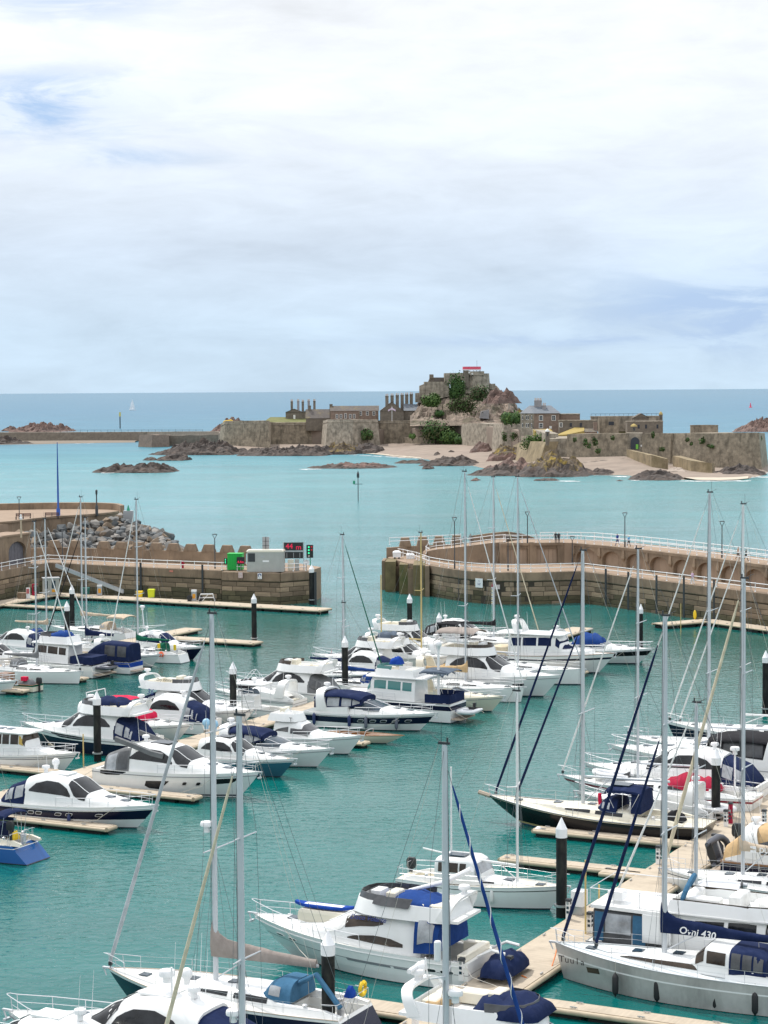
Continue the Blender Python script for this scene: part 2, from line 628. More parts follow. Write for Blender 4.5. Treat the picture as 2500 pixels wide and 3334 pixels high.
def slab(name, mats, top, bottom_z, label, cat, kind=None, parent=None):
 """solid with a polygon top given as points with their heights"""
 b = MB()
 n = len(top)
 vs = [tuple(p) for p in top] + [(p[0], p[1], bottom_z) for p in top]
 b.add(vs, [tuple(range(n)), tuple(range(n, 2 * n))[::-1]] + [(i, n + i, n + (i + 1) % n, (i + 1) % n) for i in range(n)])
 o = b.obj(name, mats, parent)
 if label:
  tag(o, label, cat, kind=kind)
 return o
# ---- left quay: deck edge traced in the photograph at deck level
LQ = [flat(G(x, y, QZ)) for x, y in ((-260, 1930), (-120, 1888), (4, 1858), (80, 1843), (158, 1831))]
LQ2 = [flat(G(x, y, QZ)) for x, y in ((158, 1831), (300, 1838), (500, 1848), (722, 1857))]
LBK = [flat(G(x, y, QZ)) for x, y in ((722, 1861), (912, 1866))]
LBK2 = [flat(G(x, y, QZ)) for x, y in ((912, 1866), (1010, 1859))]
quay_wall('quay_wall', 'brown stone quay wall with the sloping pipe behind the fuel pontoon', LQ, seed=3)
quay_wall('quay_wall', 'long brown stone quay wall below the white railing and merlons', LQ2, seed=4)
quay_wall('quay_wall', 'stone end block of the quay carrying two small notices', LBK, seed=5)
quay_wall('quay_wall', 'stone end face of the quay beside the tall black fender pile', LBK2, seed=6)
def back(p, d):
 """a point d metres further from the camera at about right angles to the left quay"""
 return p + V((-.16, 1, 0)).normalized() * d
up = V((0, 0, QZ - .015))
lowdeck = [LQ[0], LQ[1], LQ[2], LQ[3], LQ[4], LQ2[1], LQ2[2], LQ2[3], LBK[1], LBK2[1]]
_in = [p + V((-.02, .6, 0)) for p in lowdeck]
deck = [p + up for p in _in] + [flat(G(1045, 1846, QZ)) + up, flat(G(960, 1832, QZ)) + up, back(LQ2[3], 10) + up, back(LQ2[1], 9) + up, back(LQ[4], 9) + up, back(LQ[2], 26) + up, back(LQ[0], 40) + up]
slab('quay_deck', M_DECKC, deck, -3, 'paved deck of the quay behind the white railing', 'quay', 'structure')
# ---- parapet with merlons behind the left quay
PAR = [flat(G(x, y, QZ)) for x, y in ((100, 1822), (200, 1820), (480, 1829), (722, 1838), (800, 1841))]
pt = thing('parapet_wall', 'brown parapet wall with a row of tapered merlons along the quay', 'wall', PAR[0])
b = MB()
rings = []
for i, p in enumerate(PAR):
 q = p - PAR[0]
 rings.append([q + V((0, 0, QZ)), q + V((0, .06, QZ + 1.75)), q + V((0, .9, QZ + 1.75)), q + V((0, 1.0, -1))])
b.loft(rings, True, True, True)
b.obj('parapet', M_CONC, pt)
mer = MB()
mer.add([(-1.55, 0, 0), (1.55, 0, 0), (1.55, .9, 0), (-1.55, .9, 0), (-1.45, 0, .25), (1.45, 0, .25), (1.45, .9, .25), (-1.45, .9, .25), (-1.0, .18, 1.32), (1.0, .18, 1.32), (1.0, .8, 1.36), (-1.0, .8, 1.36)],
  [(0, 1, 5, 4), (1, 2, 6, 5), (2, 3, 7, 6), (3, 0, 4, 7), (4, 5, 9, 8), (5, 6, 10, 9), (6, 7, 11, 10), (7, 4, 8, 11), (8, 9, 10, 11), (3, 2, 1, 0)])
MER = mer.mesh('merlon', M_CONC)
ang = atan2((PAR[3] - PAR[1]).y, (PAR[3] - PAR[1]).x)
for px in (172, 240, 335, 392, 448, 505, 562, 618, 676, 735, 794):
 ob = link('merlon', MER, pt)
 q = interp([(G(x, 0 + 1500)[0], 0) for x in ()] or [(100, *PAR[0]), (200, *PAR[1]), (480, *PAR[2]), (722, *PAR[3]), (800, *PAR[4])], px)
 ob.location = V(q) - PAR[0] + V((0, .02, QZ + 1.75))
 ob.scale = (.69, 1, .82)
 ob.rotation_euler = (0, 0, ang)
# railing on the left quay
railing('white railing along the near edge of the quay up to the green bin', [p + V((0, .35, QZ)) for p in LQ2] + [flat(G(822, 1859, QZ)) + V((0, .2, QZ))])
railing('white railing beside the arched store on the quay corner', [p + V((0, .35, QZ)) for p in LQ[1:]])
railing('short white railing under the lit level sign', [flat(G(914, 1862, QZ)) + V((0, 0, QZ)), flat(G(995, 1858, QZ)) + V((0, 0, QZ))], step=1.9)
# ---- arched store at the far left
def arch_face(W, H, aw, ah, depth, n=10):
 """front of one bay, W wide and H high, with a round-headed opening aw wide and ah high; returns MB (x 0..W, y 0 front..depth)"""
 b = MB()
 cx, r = W / 2, aw / 2
 sp = ah - r * .62
 arc = [(cx - r * cos(pi * i / n), sp + r * .62 * sin(pi * i / n)) for i in range(n + 1)]
 prof = [(cx - r, 0)] + arc + [(cx + r, 0)]
 outer = [(0, 0)] + [(lerp(0, W, i / n), H) for i in range(n + 1)] + [(W, 0)]
 outer[1] = (0, H)
 k = len(prof)
 vs = [(x, 0, z) for x, z in prof] + [(x, 0, z) for x, z in outer] + [(x, depth, z) for x, z in prof]
 fs = []
 for i in range(k - 1):
  fs.append((i, k + i, k + i + 1, i + 1))
  fs.append((i, i + 1, 2 * k + i + 1, 2 * k + i))
 b.add(vs, fs)
 # the mass behind
 b.add([(0, 0, H), (W, 0, H), (W, depth + 3, H), (0, depth + 3, H), (0, 0, 0), (0, depth + 3, 0), (W, 0, 0), (W, depth + 3, 0)], [(0, 1, 2, 3), (4, 0, 3, 5), (6, 7, 2, 1)])
 return b
def bay_frame(p, q):
 d = q - p
 M = Matrix.Translation(p) @ Matrix.Rotation(atan2(d.y, d.x), 4, 'Z')
 return M, d.length
st = thing('arched_store', 'brown vaulted store with grey double doors set in its arch', 'store', flat(G(100, 1836, QZ)) + V((0, 0, QZ)))
sp = [flat(G(x, y, QZ)) for x, y in ((-165, 1905), (-60, 1867), (14, 1846), (100, 1833))]
for p, q in zip(sp, sp[1:]):
 M, W = bay_frame(p + V((0, 0, QZ)) - V(st.location), q + V((0, 0, QZ)) - V(st.location))
 f = arch_face(W, 4.35, W * .66, 3.5, .55)
 f.v = [tuple(M @ V(v)) for v in f.v]
 f.obj('arch_front', M_CONC, st)
 rf = MB().box(-.1, W + .1, -.12, 4.2, 4.36, 4.62, M).obj('roof_slab', M_DECKC, st)
 dm = mat('store_door', (.13, .13, .15), .6, var=.15, scale=2)
 if p is sp[2]:
  for k in (0, 1):
   a = W / 2 - W * .33 + k * W * .33
   dd = MB()
   for j in range(3):
    dd.box(a + .02 + j * W * .11, a + W * .11 - .02 + j * W * .11, .50, .54, 0, 3.3, M)
   dd.box(a, a + W * .33, .545, .6, 0, 3.45, M)
   dd.box(a + .03, a + W * .33 - .03, .465, .497, .7, .9, M).box(a + .03, a + W * .33 - .03, .465, .497, 2.3, 2.5, M)
   dd.obj('door', dm, st)
 else:
  MB().box(W * .17, W * .83, .552, .7, 0, 3.5, M).obj('infill_panel', M_PANEL, st)
mb = MB()
mb.add([(p.x, p.y, QZ + 4.6) for p in (sp[0], sp[3], sp[3] + V((1, 8, 0)), sp[0] + V((0, 20, 0)))], [(0, 1, 2, 3)])
# ---- upper terrace with curved wall, behind the rocks
TZ = 8.6
arcN = []
for x, y in ((-320, 1716), (0, 1709), (90, 1697), (180, 1688), (280, 1682), (345, 1677), (380, 1671)):
 arcN.append(flat(G(x, y, TZ)))
far = []
for x, y in ((392, 1667), (380, 1661), (345, 1658.5), (270, 1657), (150, 1657.5), (0, 1661), (-320, 1668)):
 far.append(flat(G(x, y, TZ)))
terr = thing('terrace_wall', 'curved brown parapet round the raised promenade terrace', 'wall', arcN[3] + V((0, 0, TZ)))
o = V(terr.location)
slab('terrace_floor', M_DECKC, [p - o + V((0, 0, TZ)) for p in arcN + far], -TZ - 2, None, None, parent=terr)
ln = smooth_line(far, 2)
rings = []
for i, p in enumerate(ln):
 a, c = ln[max(i - 1, 0)], ln[min(i + 1, len(ln) - 1)]
 d = (c - a).normalized()
 n = V((d.y, -d.x, 0))
 q = p - o
 rings.append([q + V((0, 0, -1)), q + V((0, 0, TZ + 1.15)), q + n * .7 + V((0, 0, TZ + 1.2)), q + n * .7 + V((0, 0, -1))])
MB().loft(rings, True, True, True).obj('outer_wall', M_CONC, terr)
ln = smooth_line(arcN, 2)
rings = []
for i, p in enumerate(ln):
 a, c = ln[max(i - 1, 0)], ln[min(i + 1, len(ln) - 1)]
 d = (c - a).normalized()
 n = V((d.y, -d.x, 0))
 q = p - o
 rings.append([q + n * .25 + V((0, 0, 1)), q + n * .25 + V((0, 0, TZ + .05)), q + n * .45 + V((0, 0, TZ + .1)), q + n * .45 + V((0, 0, TZ + .42)), q - n * .45 + V((0, 0, TZ + .42)), q - n * .45 + V((0, 0, 1))])
MB().loft(rings, True, True, True).obj('lip_wall', M_CONC, terr)
# ---- rock armour: every boulder is its own object
def boulder_meshes(n, rng):
 out = []
 for i in range(n):
  bm = bmesh.new()
  sx, sy, sz = rng.uniform(.8, 1.25), rng.uniform(.7, 1.0), rng.uniform(.55, .85)
  for k in range(16):
   v = V((rng.gauss(0, 1), rng.gauss(0, 1), rng.gauss(0, 1))).normalized()
   v = V([math.copysign(abs(c) ** .7, c) for c in v]) * rng.uniform(.8, 1.05)
   bm.verts.new((v.x * sx, v.y * sy, v.z * sz))
  r = bmesh.ops.convex_hull(bm, input=bm.verts)
  bmesh.ops.delete(bm, geom=list({v for v in r['geom_interior'] if isinstance(v, bmesh.types.BMVert)}), context='VERTS')
  bmesh.ops.bevel(bm, geom=list(bm.edges), offset=.03, segments=1, affect='EDGES')
  me = bpy.data.meshes.new('boulder')
  bm.to_mesh(me)
  bm.free()
  out.append(me)
 return out
rng = random.Random(5)
BOULD = boulder_meshes(12, rng)
BMESH = []
for me in BOULD:
 for m in M_ROCKS:
  c = me.copy()
  c.materials.append(m)
  BMESH.append(c)
# the slope they lie on: foot along the back of the parapet, crest along the terrace and down to the right
SLOPE = []   # rows of (foot, crest) along the slope
for (fx, cx, cy, cz, dY) in ((-60, -60, 1745, 7.2, 0), (60, 60, 1735, 7.3, 0), (150, 140, 1722, 7.6, 0), (250, 240, 1712, 8.0, 0), (330, 320, 1702, 8.3, 0), (400, 390, 1680, 8.6, 0),
       (470, 440, 1700, 8.0, 0), (530, 500, 1722, 7.2, 0), (580, 550, 1744, 6.3, 0), (625, 600, 1768, 5.4, 0)):
 foot = interp([(-200, *G(-200, 1832, QZ)), (100, *PAR[0]), (200, *PAR[1]), (480, *PAR[2]), (722, *PAR[3])], fx)
 f = flat(foot) + V((0, 1.2, 5.0))
 SLOPE.append((f, G(cx, cy, cz)))
base = MB()
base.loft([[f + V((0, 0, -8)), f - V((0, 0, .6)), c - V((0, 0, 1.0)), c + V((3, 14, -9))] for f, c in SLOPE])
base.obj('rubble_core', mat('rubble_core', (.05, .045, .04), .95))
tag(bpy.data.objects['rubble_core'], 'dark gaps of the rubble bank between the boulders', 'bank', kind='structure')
cnt = 0
for i in range(len(SLOPE) - 1):
 (f0, c0), (f1, c1) = SLOPE[i], SLOPE[i + 1]
 rows = 7
 cols = 0 if i == 0 else (4 if i < 3 else 6)
 for a in range(rows):
  for c_ in range(cols):
   if cnt >= 292:
    continue
   u = (c_ + rng.uniform(.1, .9)) / cols
   w = (a + rng.uniform(.15, .85)) / rows
   p = f0.lerp(f1, u).lerp(c0.lerp(c1, u), w)
   s = rng.uniform(.55, 1.0) * (1.0 if rng.random() < .85 else 1.35)
   ob = link('boulder', rng.choice(BMESH))
   ob.location = p + V((0, 0, rng.uniform(-.2, .15)))
   ob.scale = (s, s, s)
   ob.rotation_euler = (rng.uniform(-.5, .5), rng.uniform(-.5, .5), rng.uniform(0, 6.28))
   tag(ob, 'quarried boulder among the rock armour heaped behind the merlons', 'boulder', 'boulders of the rock armour')
   cnt += 1
# ---- right pier
RQ = [flat(G(x, y, QZ)) for x, y in ((1392, 1838), (1440, 1847), (1510, 1857), (1600, 1863), (1700, 1864), (1800, 1861.5), (1891, 1859))]
RQs = smooth_line(RQ, 1)
RQ2 = [flat(G(x, y, QZ)) for x, y in ((1891, 1859), (2050, 1878), (2250, 1902), (2500, 1933), (2720, 1967))]
quay_wall('quay_wall', 'curved stone roundhead wall with the white notice and tide gauge', RQs, seed=8, length=2.3)
quay_wall('quay_wall', 'long straight stone quay wall with steel ladders below the arcade', RQ2, seed=9)
PZ = 7.5
PRI = [flat(G(x, y, PZ)) for x, y in ((1640, 1766), (1700, 1767), (1790, 1766), (1880, 1768), (1990, 1777), (2120, 1791), (2300, 1812), (2500, 1838), (2720, 1870))]
lowd = [p + V((.1, .6, 0)) for p in RQs + RQ2] + [flat(G(2720, 1930, QZ)), flat(G(2500, 1905, QZ)), flat(G(2100, 1856, QZ)), flat(G(1880, 1833, QZ)), flat(G(1640, 1822, QZ)), flat(G(1480, 1800, QZ)), flat(G(1290, 1800, QZ)), flat(G(1262, 1815, QZ)), flat(G(1330, 1834, QZ))]
slab('quay_deck', M_DECKC, [p + up for p in lowd], -3, 'paved deck of the roundhead and the lower quay below the arcade', 'quay', 'structure')
railing('white railing along the edge of the roundhead and the lower quay', [p + V((.15, .4, QZ)) for p in RQs + RQ2[1:]], step=2.6)
# the raised promenade: solid, with a blind arcade along its front
pr = thing('arcade', 'brown promenade wall with a row of blind arches above the lower quay', 'arcade', PRI[3] + V((0, 0, QZ)))
o = V(pr.location)
outer = [p + V((3.4, 6.2, 0)) for p in PRI]
slab('promenade_deck', M_DECKC, [p - o + V((0, 0, PZ)) for p in PRI + outer[::-1]], -8, None, None, parent=pr)
bays = []
path = PRI[3:]
cum = [0]
for a, c in zip(path, path[1:]):
 cum.append(cum[-1] + (c - a).length)
def at_path(s):
 for i in range(len(cum) - 1):
  if s <= cum[i + 1] or i == len(cum) - 2:
   return path[i].lerp(path[i + 1], (s - cum[i]) / (cum[i + 1] - cum[i]))
BW = 5.6
k = 0
while (k + 1) * BW < cum[-1]:
 p, q = at_path(k * BW), at_path((k + 1) * BW)
 d = (q - p).normalized()
 n = V((d.y, -d.x, 0))
 M, W = bay_frame(p + n * .75 - o + V((0, 0, QZ)), q + n * .75 - o + V((0, 0, QZ)))
 f = arch_face(W, 2.62, W * .80, 2.3, .62)
 f.v = [tuple(M @ V(v)) for v in f.v]
 f.obj('arch', M_CONC, pr)
 MB().box(-.02, W + .02, -.10, .9, 2.63, 3.02, M).obj('coping_stone', M_CONC, pr)
 for j in range(3):
  MB().box(W * .1 + j * W * .268, W * .1 + (j + 1) * W * .268 - .03, .625, .68, 0, 2.35, M).obj('panel', M_PANEL, pr)
 # corbel between two arches
 MB().loft([[M @ V((sx * w, -dp * sy, z)) for sx, sy in ((-1, 0), (-1, 1), (1, 1), (1, 0))] for w, dp, z in ((.05, .05, 1.05), (.34, .24, 1.45), (.34, .24, 1.58), (.2, .16, 2.6))], True, True, True).obj('corbel', M_CONC, pr)
 k += 1
# plain panelled stretch behind the roundhead
for (x0, x1, yt) in ((1640, 1725, 1795), (1738, 1822, 1795)):
 a, c = flat(G(x0, 1835, QZ)), flat(G(x1, 1835, QZ))
 a = flat(D(x0, 1800, PRI[1].y - .7))
 c = flat(D(x1, 1800, PRI[2].y - .7))
 M, W = bay_frame(a - o + V((0, 0, QZ)), c - o + V((0, 0, QZ)))
 f = MB()
 f.box(0, W, -.0, 1.0, 2.15, 2.62, M).box(-.6, .35, -.2, 1.0, 0, 2.62, M).box(W - .35, W + .6, -.2, 1.0, 0, 2.62, M)
 f.obj('pier_stone', M_CONC, pr)
 for j in range(5):
  MB().box(.37 + j * (W - .74) / 5, .37 + (j + 1) * (W - .74) / 5 - .03, .2, .7, 0, 2.13, M).obj('panel', M_PANEL, pr)
 MB().box(-.62, W + .62, -.28, 1.0, 2.63, 3.02, M).obj('coping_stone', M_CONC, pr)
railing('white railing on the near edge of the raised promenade', [p + V((0, .15, PZ)) for p in PRI[:1] + PRI[1:]], step=2.0)
railing('white railing on the seaward edge of the raised promenade', [p + V((-.3, -.5, PZ)) for p in outer[1:]], step=2.0)
# ramp from the roundhead up to the promenade, with its curved low wall and railings
rp = thing('ramp', 'curved concrete ramp with white railings rising to the promenade', 'ramp', flat(G(1480, 1812, QZ)) + V((0, 0, QZ)))
o = V(rp.location)
RF = [G(1388, 1806, 5.2), G(1392, 1797, 5.6), G(1420, 1791, 6.0), G(1470, 1786.5, 6.5), G(1530, 1779, 7.0), G(1600, 1770, 7.4), G(1645, 1767, 7.5)]
RB = [G(1376, 1797, 5.2), G(1384, 1790, 5.6), G(1425, 1782, 6.0), G(1475, 1777, 6.5), G(1535, 1768, 7.0), G(1600, 1758, 7.4), G(1650, 1752, 7.5)]
MB().loft([[a - o + V((0, 0, -3)), a - o, c - o, c - o + V((0, 0, -3))] for a, c in zip(RF, RB)], True, True, True).obj('ramp_deck', M_DECKC, rp)
MB().loft([[a - o + V((-.05, -.3, -3)), a - o + V((-.05, -.3, .12)), a - o + V((.05, .02, .12)), a - o + V((.05, .02, -3))] for a in RF], True, True, True).obj('kerb_wall', M_CONC, rp)
railing('white railing along the upper edge of the curved ramp', [p + V((0, .1, .1)) for p in RF], step=2.0)
railing('white railing looping round the foot of the ramp', [G(x, y, z) for x, y, z in ((1386, 1802, 4.9), (1400, 1812, 4.6), (1440, 1818, 4.6), (1500, 1818, 4.6), (1516, 1816, 4.6))], step=1.6)
LR = [G(x, y, 4.55) for x, y in ((1272, 1805), (1312, 1812), (1356, 1822), (1398, 1838))]
railing('white railing from the gate towers to the roundhead', LR, step=1.8)
# seaward parapet with merlons at the pier head
PH = [flat(G(x, y, QZ + .3)) for x, y in ((1258, 1806), (1330, 1801), (1420, 1797), (1500, 1793), (1560, 1788))]
ph = thing('parapet_wall', 'brown sea parapet with tapered merlons at the pier head', 'wall', PH[0])
rings = [[p - PH[0] + V((0, 0, -2)), p - PH[0] + V((0, 0, QZ + 1.35)), p - PH[0] + V((0, .9, QZ + 1.35)), p - PH[0] + V((0, .9, -2))] for p in PH]
MB().loft(rings, True, True, True).obj('parapet', M_CONC, ph)
for px in (1320, 1377, 1431, 1488):
 ob = link('merlon', MER, ph)
 q = V(interp([(1258, *PH[0]), (1330, *PH[1]), (1420, *PH[2]), (1500, *PH[3]), (1560, *PH[4])], px))
 ob.location = q - PH[0] + V((0, .02, QZ + 1.35))
 ob.scale = (.62, 1, 1)
 ob.rotation_euler = (0, 0, .1)
UP = [G(1530, 1767, 7.0) + V((0, 0, 1.0)), G(1600, 1757, 7.4) + V((0, 0, 1.0)), G(1650, 1752, 7.5) + V((0, 0, 1.0)), G(1700, 1753, 7.5) + V((0, 0, .7)), G(1740, 1755, 7.5) + V((0, 0, .2))]
rings = []
for p in UP:
 q = p - PH[0]
 rings.append([V((q.x, q.y, 0)), q, q + V((0, .6, 0)), V((q.x, q.y + .6, 0))])
MB().loft(rings, True, True, True).obj('curved_parapet', M_CONC, ph)
railing('white railing behind the merlons at the pier head', [G(x, y, 6.6) for x, y in ((1268, 1774), (1350, 1770), (1440, 1766), (1500, 1762))], step=3)
# gate piers at the harbour mouth
gp = thing('gate_pier', 'weathered concrete gate piers at the end of the right-hand pier', 'pier', flat(G(1244, 1921, 0)))
o = V(gp.location)
def col_at(x0, x1, yb, yt, d, m=M_CONC, zb=0.0, name='pier_leg'):
 a, c = flat(G(x0, yb, zb)), flat(G(x1, yb, zb))
 z = D((x0 + x1) / 2, yt, a.y).z
 a, c = a - o, c - o
 b = MB().loft([[a + V((0, 0, -2)), c + V((0, 0, -2)), c + V((.3, d, -2)), a + V((.3, d, -2))], [a + V((0, 0, z)), c + V((0, 0, z)), c + V((.3, d, z)), a + V((.3, d, z))]], True, True, True)
 return b.obj(name, m, gp)
M_ALG = mat('pier_algae', (.16, .125, .06), .85, var=.35, scale=.6, bump=.04, bscale=5, dirt=((.06, .085, .02), .9, .35, (1, 1, .5)))
col_at(1243, 1253, 1921, 1826, 5)
col_at(1254, 1288, 1927, 1829, 6, M_ALG)
col_at(1288, 1300, 1923, 1846, 6)
col_at(1300, 1328, 1934, 1838, 7, M_ALG)
col_at(1328, 1345, 1934, 1852, 7)
col_at(1345, 1384, 1940, 1840, 8, M_ALG)
col_at(1384, 1398, 1942, 1843, 7)
for (x, y0, y1) in ((1292, 1797, 1815), (1336, 1803, 1823)):
 a = D(x, y1, gp.location.y + 3) - o
 z0 = a.z
 MB().box(a.x - .45, a.x - .2, a.y, a.y + .3, z0 - 1.4, z0 + .2).box(a.x + .2, a.x + .45, a.y, a.y + .3, z0 - 1.4, z0 + .2).box(a.x - .2, a.x + .2, a.y + .02, a.y + .28, z0 - .7, z0 - .5).obj('gate_ram', M_DARK, gp)
 MB().prism([(-.62, -.5), (.62, -.5), (.62, .5), (-.62, .5)], 0, .62, Matrix.Translation((a.x, a.y + .1, z0 + .05))).loft([[(a.x + sx * .66 * s, a.y + .1 + sy * .55 * s, z) for sx, sy in ((-1, -1), (1, -1), (1, 1), (-1, 1))] for s, z in ((1, z0 + .67), (.92, z0 + .85), (.45, z0 + 1.05))], True, True, True).obj('motor_cowl', M_WHITEP, gp)
MB().box(0, .75, 0, .6, 0, 1.35, Matrix.Translation(D(1372, 1841, gp.location.y + 2.5) - o)).obj('control_cabinet', M_WHITEP, gp)
# ---------------------------------------------------------------- pontoons
def pontoon(label, p, q, w, z=.55, name='pontoon', group=None, caps=True, beam=True, skip=(), fl=2.6):
 """floating walkway from p to q (centre line): deck, rounded edge beams, dark floats in lengths"""
 d = flat(q) - flat(p)
 Ln = d.length
 t = thing(name, label, 'pontoon', flat(p), atan2(d.y, d.x), group)
 dk = MB()
 k = max(1, round(Ln / 12))
 for i in range(k):
  dk.box(Ln * i / k + .012, Ln * (i + 1) / k - .012, -w / 2, w / 2, z - .12, z)
 dk.obj('deck', M_PLANK, t)
 for s in (-1, 1):
  MB().tube([(0, s * (w / 2 + .075), z - .15), (Ln, s * (w / 2 + .075), z - .15)], .14, 8).obj('edge_beam', M_PBEAM if beam else M_STEEL, t, 50)
 if caps:
  MB().tube([(Ln + .07, -w / 2, z - .15), (Ln + .07, w / 2, z - .15)], .15, 8).obj('end_beam', M_PBEAM, t, 50)
 x = .35
 while x < Ln - .5:
  e = min(x + fl * .86, Ln - .1)
  MB().box(x, e, -w / 2 + .06, w / 2 - .06, -.5, z - .13).obj('float', M_FLOAT, t)
  x += fl
 c = MB()
 x = 1.2
 while x < Ln - .6:
  for s in (-1, 1):
   c.box(x, x + .36, s * (w / 2 - .12) - .03, s * (w / 2 - .12) + .03, z + .05, z + .09)
   c.box(x + .09, x + .13, s * (w / 2 - .12) - .02, s * (w / 2 - .12) + .02, z, z + .05).box(x + .23, x + .27, s * (w / 2 - .12) - .02, s * (w / 2 - .12) + .02, z, z + .05)
  x += 3.4
 tag(c.obj('mooring_cleats', M_STEEL, t), kind='stuff')
 return t
SP = V((.453, .891, 0)).normalized()       # direction of the main walkways
DR = V((.891, -.453, 0)).normalized()      # bow pointing right
DL = -DR
def spine_pt(base, s):
 return base + SP * s
W1 = flat(G(1915, 3010, .55))          # a point on the right-hand walkway's centre line
def along(base, Y):
 return base + SP * ((Y - base.y) / SP.y)
pontoon('wide beige walkway running up the right of the marina between two rows of boats', along(W1, 88), along(W1, 186), 2.9, name='walkway', caps=False, fl=3.4)
W2 = flat(G(985, 2308, .55))
pontoon('long beige walkway hidden between the two middle rows of boats', along(W2, 138), along(W2, 250), 2.6, name='walkway', fl=3.4)
W3 = flat(G(150, 2140, .55))
pontoon('beige walkway among the sailing boats of the far row', along(W3, 200), along(W3, 252), 2.4, name='walkway', fl=3.4)
def finger(label, tip, L, w=1.05, h=DL, group='finger pontoons'):
 """finger berth given by its tip in the photograph; h points from walkway to tip"""
 p = flat(G(tip[0], tip[1], .5))
 return pontoon(label, p - h * L, p, w, .5, 'finger_pontoon', group)
finger('beige finger pontoon beside the black-hulled ketch', (1748, 2694), 12.2)
finger('empty beige finger pontoon just left of the thick black pile', (1640, 2787), 12.0)
finger('long beige finger pontoon below the grey aluminium yacht', (2420, 3352), 13.0, h=DR)
finger('beige finger pontoon between the cream canopy boat and the white trawler yacht', (2640, 2905), 13, h=DR)
finger('beige finger pontoon at the stern of the navy sloop in the near foreground', (1160, 3262), 4.5, 1.5)
finger('beige finger pontoon below the navy and white sports yacht', (360, 2690), 13.5, h=DR)
finger('beige finger pontoon under the bow of the white sports yacht with portholes', (640, 2592), 12, h=DR)
finger('beige finger pontoon beside the cabin boat with yellow blinds', (175, 2508), 12, h=DR)
finger('beige finger pontoon behind the dark blue flybridge yacht', (175, 2415), 11)
finger('beige finger pontoon near the wooden launch', (1190, 2415), 9, h=DR)
finger('beige finger pontoon with hose at its empty end by a black pile', (838, 2090), 12, 2.1, h=DR)
finger('beige finger pontoon between the teal hull and its neighbour', (700, 2505), 9, h=DR)
finger('beige finger pontoon beside the trawler with covered windows', (1905, 2185), 11, h=DR)
finger('small beige finger pontoon beside the old wooden workboat', (82, 2246), 9, h=DR)
finger('beige finger pontoon beside the plumb-bowed white sloop', (275, 2206), 9, h=DR)
# fuel pontoon along the left quay, and the small ones by the walls
fp0, fp1 = flat(G(150, 1932, .55)), flat(G(1058, 1984, .55))
pontoon('long fuel pontoon along the foot of the stone quay', fp0, fp1, 3.0, .6, fl=3.0)
pontoon('pontoon below the sloping pipe at the quay corner', flat(G(-120, 1985, .55)), flat(G(152, 1936, .55)), 3.0, .6, fl=3.0)
pontoon('narrow pontoon in front of the fuel pumps', flat(G(-60, 1963, .5)), flat(G(200, 1977, .5)), 1.3, .5)
pontoon('beige pontoon with a bend below the arcade quay', flat(G(2142, 2032, .55)), flat(G(2300, 2019, .55)), 2.2, .6)
pontoon('straight beige pontoon running off along the arcade quay', flat(G(2302, 2019, .55)), flat(G(2620, 2062, .55)), 2.2, .6)
# ---------------------------------------------------------------- black mooring piles with white cones
def pile(px, yt, yb, label, r=.31):
 p = flat(G(px, yb, 0))
 z = D(px, yt, p.y).z
 t = thing('mooring_pile', label, 'pile', p, 0, 'black mooring piles')
 MB().lathe([(r, -6), (r, z - 1.05), (r - .01, z - 1.04)], n=18).obj('shaft', M_PILE, t, 40)
 MB().lathe([(r + .025, z - 1.12), (r + .025, z - .62), (r * .95, z - .58), (.03, z), (0, z)], n=18).obj('cone_cap', M_WHITEP, t, 40)
 MB().lathe([(r + .12, .62), (r + .12, .74), (r + .02, .74)], n=14).obj('guide_ring', M_STEEL, t, 40)
 return t
pile(318, 2250, 2478, 'black mooring pile with white cone before the navy flybridge yacht')
pile(1828, 2662, 2985, 'thick black mooring pile with white cone beside the white motor sailer')
pile(1070, 3030, 3392, 'black mooring pile with white cone before the big flybridge yacht, nearest the camera')
pile(760, 2154, 2348, 'black mooring pile with white cone behind the cruiser row with the tower boat')
pile(828, 1933, 2096, 'black mooring pile with white cone at the end of the empty pontoon')
pile(1124, 2070, 2262, 'black mooring pile with white cone beside the navy cruiser awning')
pile(1334, 1933, 2085, 'black mooring pile with white cone in open water near the gate piers')
pile(1430, 1994, 2112, 'black mooring pile with white cone behind the taupe awning')
pile(2330, 2437, 2690, 'black mooring pile with white cone between the red-covered yacht and the white cruiser')
pile(2492, 2118, 2330, 'black mooring pile with white cone at the right edge', .3)
pile(2086, 1966, 2108, 'slim black mooring pile with white cone in front of the arcade quay', .25)
pile(236, 1904, 2062, 'black mooring pile with white cone at the end of the fuel pumps')
pile(220, 1957, 2130, 'black mooring pile with white cone rising among the sailing boats on the left')
# ================================================================ ISLAND AND CASTLE
M_CW = mat('castle_stone', (.27, .226, .168), .95, var=.45, scale=.5, bump=.2, bscale=1.2, dirt=((.07, .062, .045), .9, .42, (1, 1, .25)))
M_CW2 = mat('castle_stone_pale', (.31, .27, .215), .95, var=.48, scale=.5, bump=.2, bscale=1.4, dirt=((.085, .075, .055), .9, .4, (1, 1, .3)))
M_CWY = mat('castle_stone_lichen', (.265, .21, .13), .95, var=.4, scale=.3, bump=.1, bscale=1.2, dirt=((.15, .12, .06), .8, .2, (1, 1, .4)))
M_GRAN = mat('granite_pink', (.22, .16, .125), .9, var=.25, scale=.8, bump=.05, bscale=3)
M_GRANG = mat('granite_grey', (.17, .145, .115), .9, var=.25, scale=.7, bump=.05, bscale=3)
M_SLATE = mat('slate_roof', (.135, .155, .18), .7, var=.15, scale=.9, bump=.02, bscale=3)
M_SLATEP = mat('slate_pale', (.30, .285, .29), .8, var=.15, scale=.9)
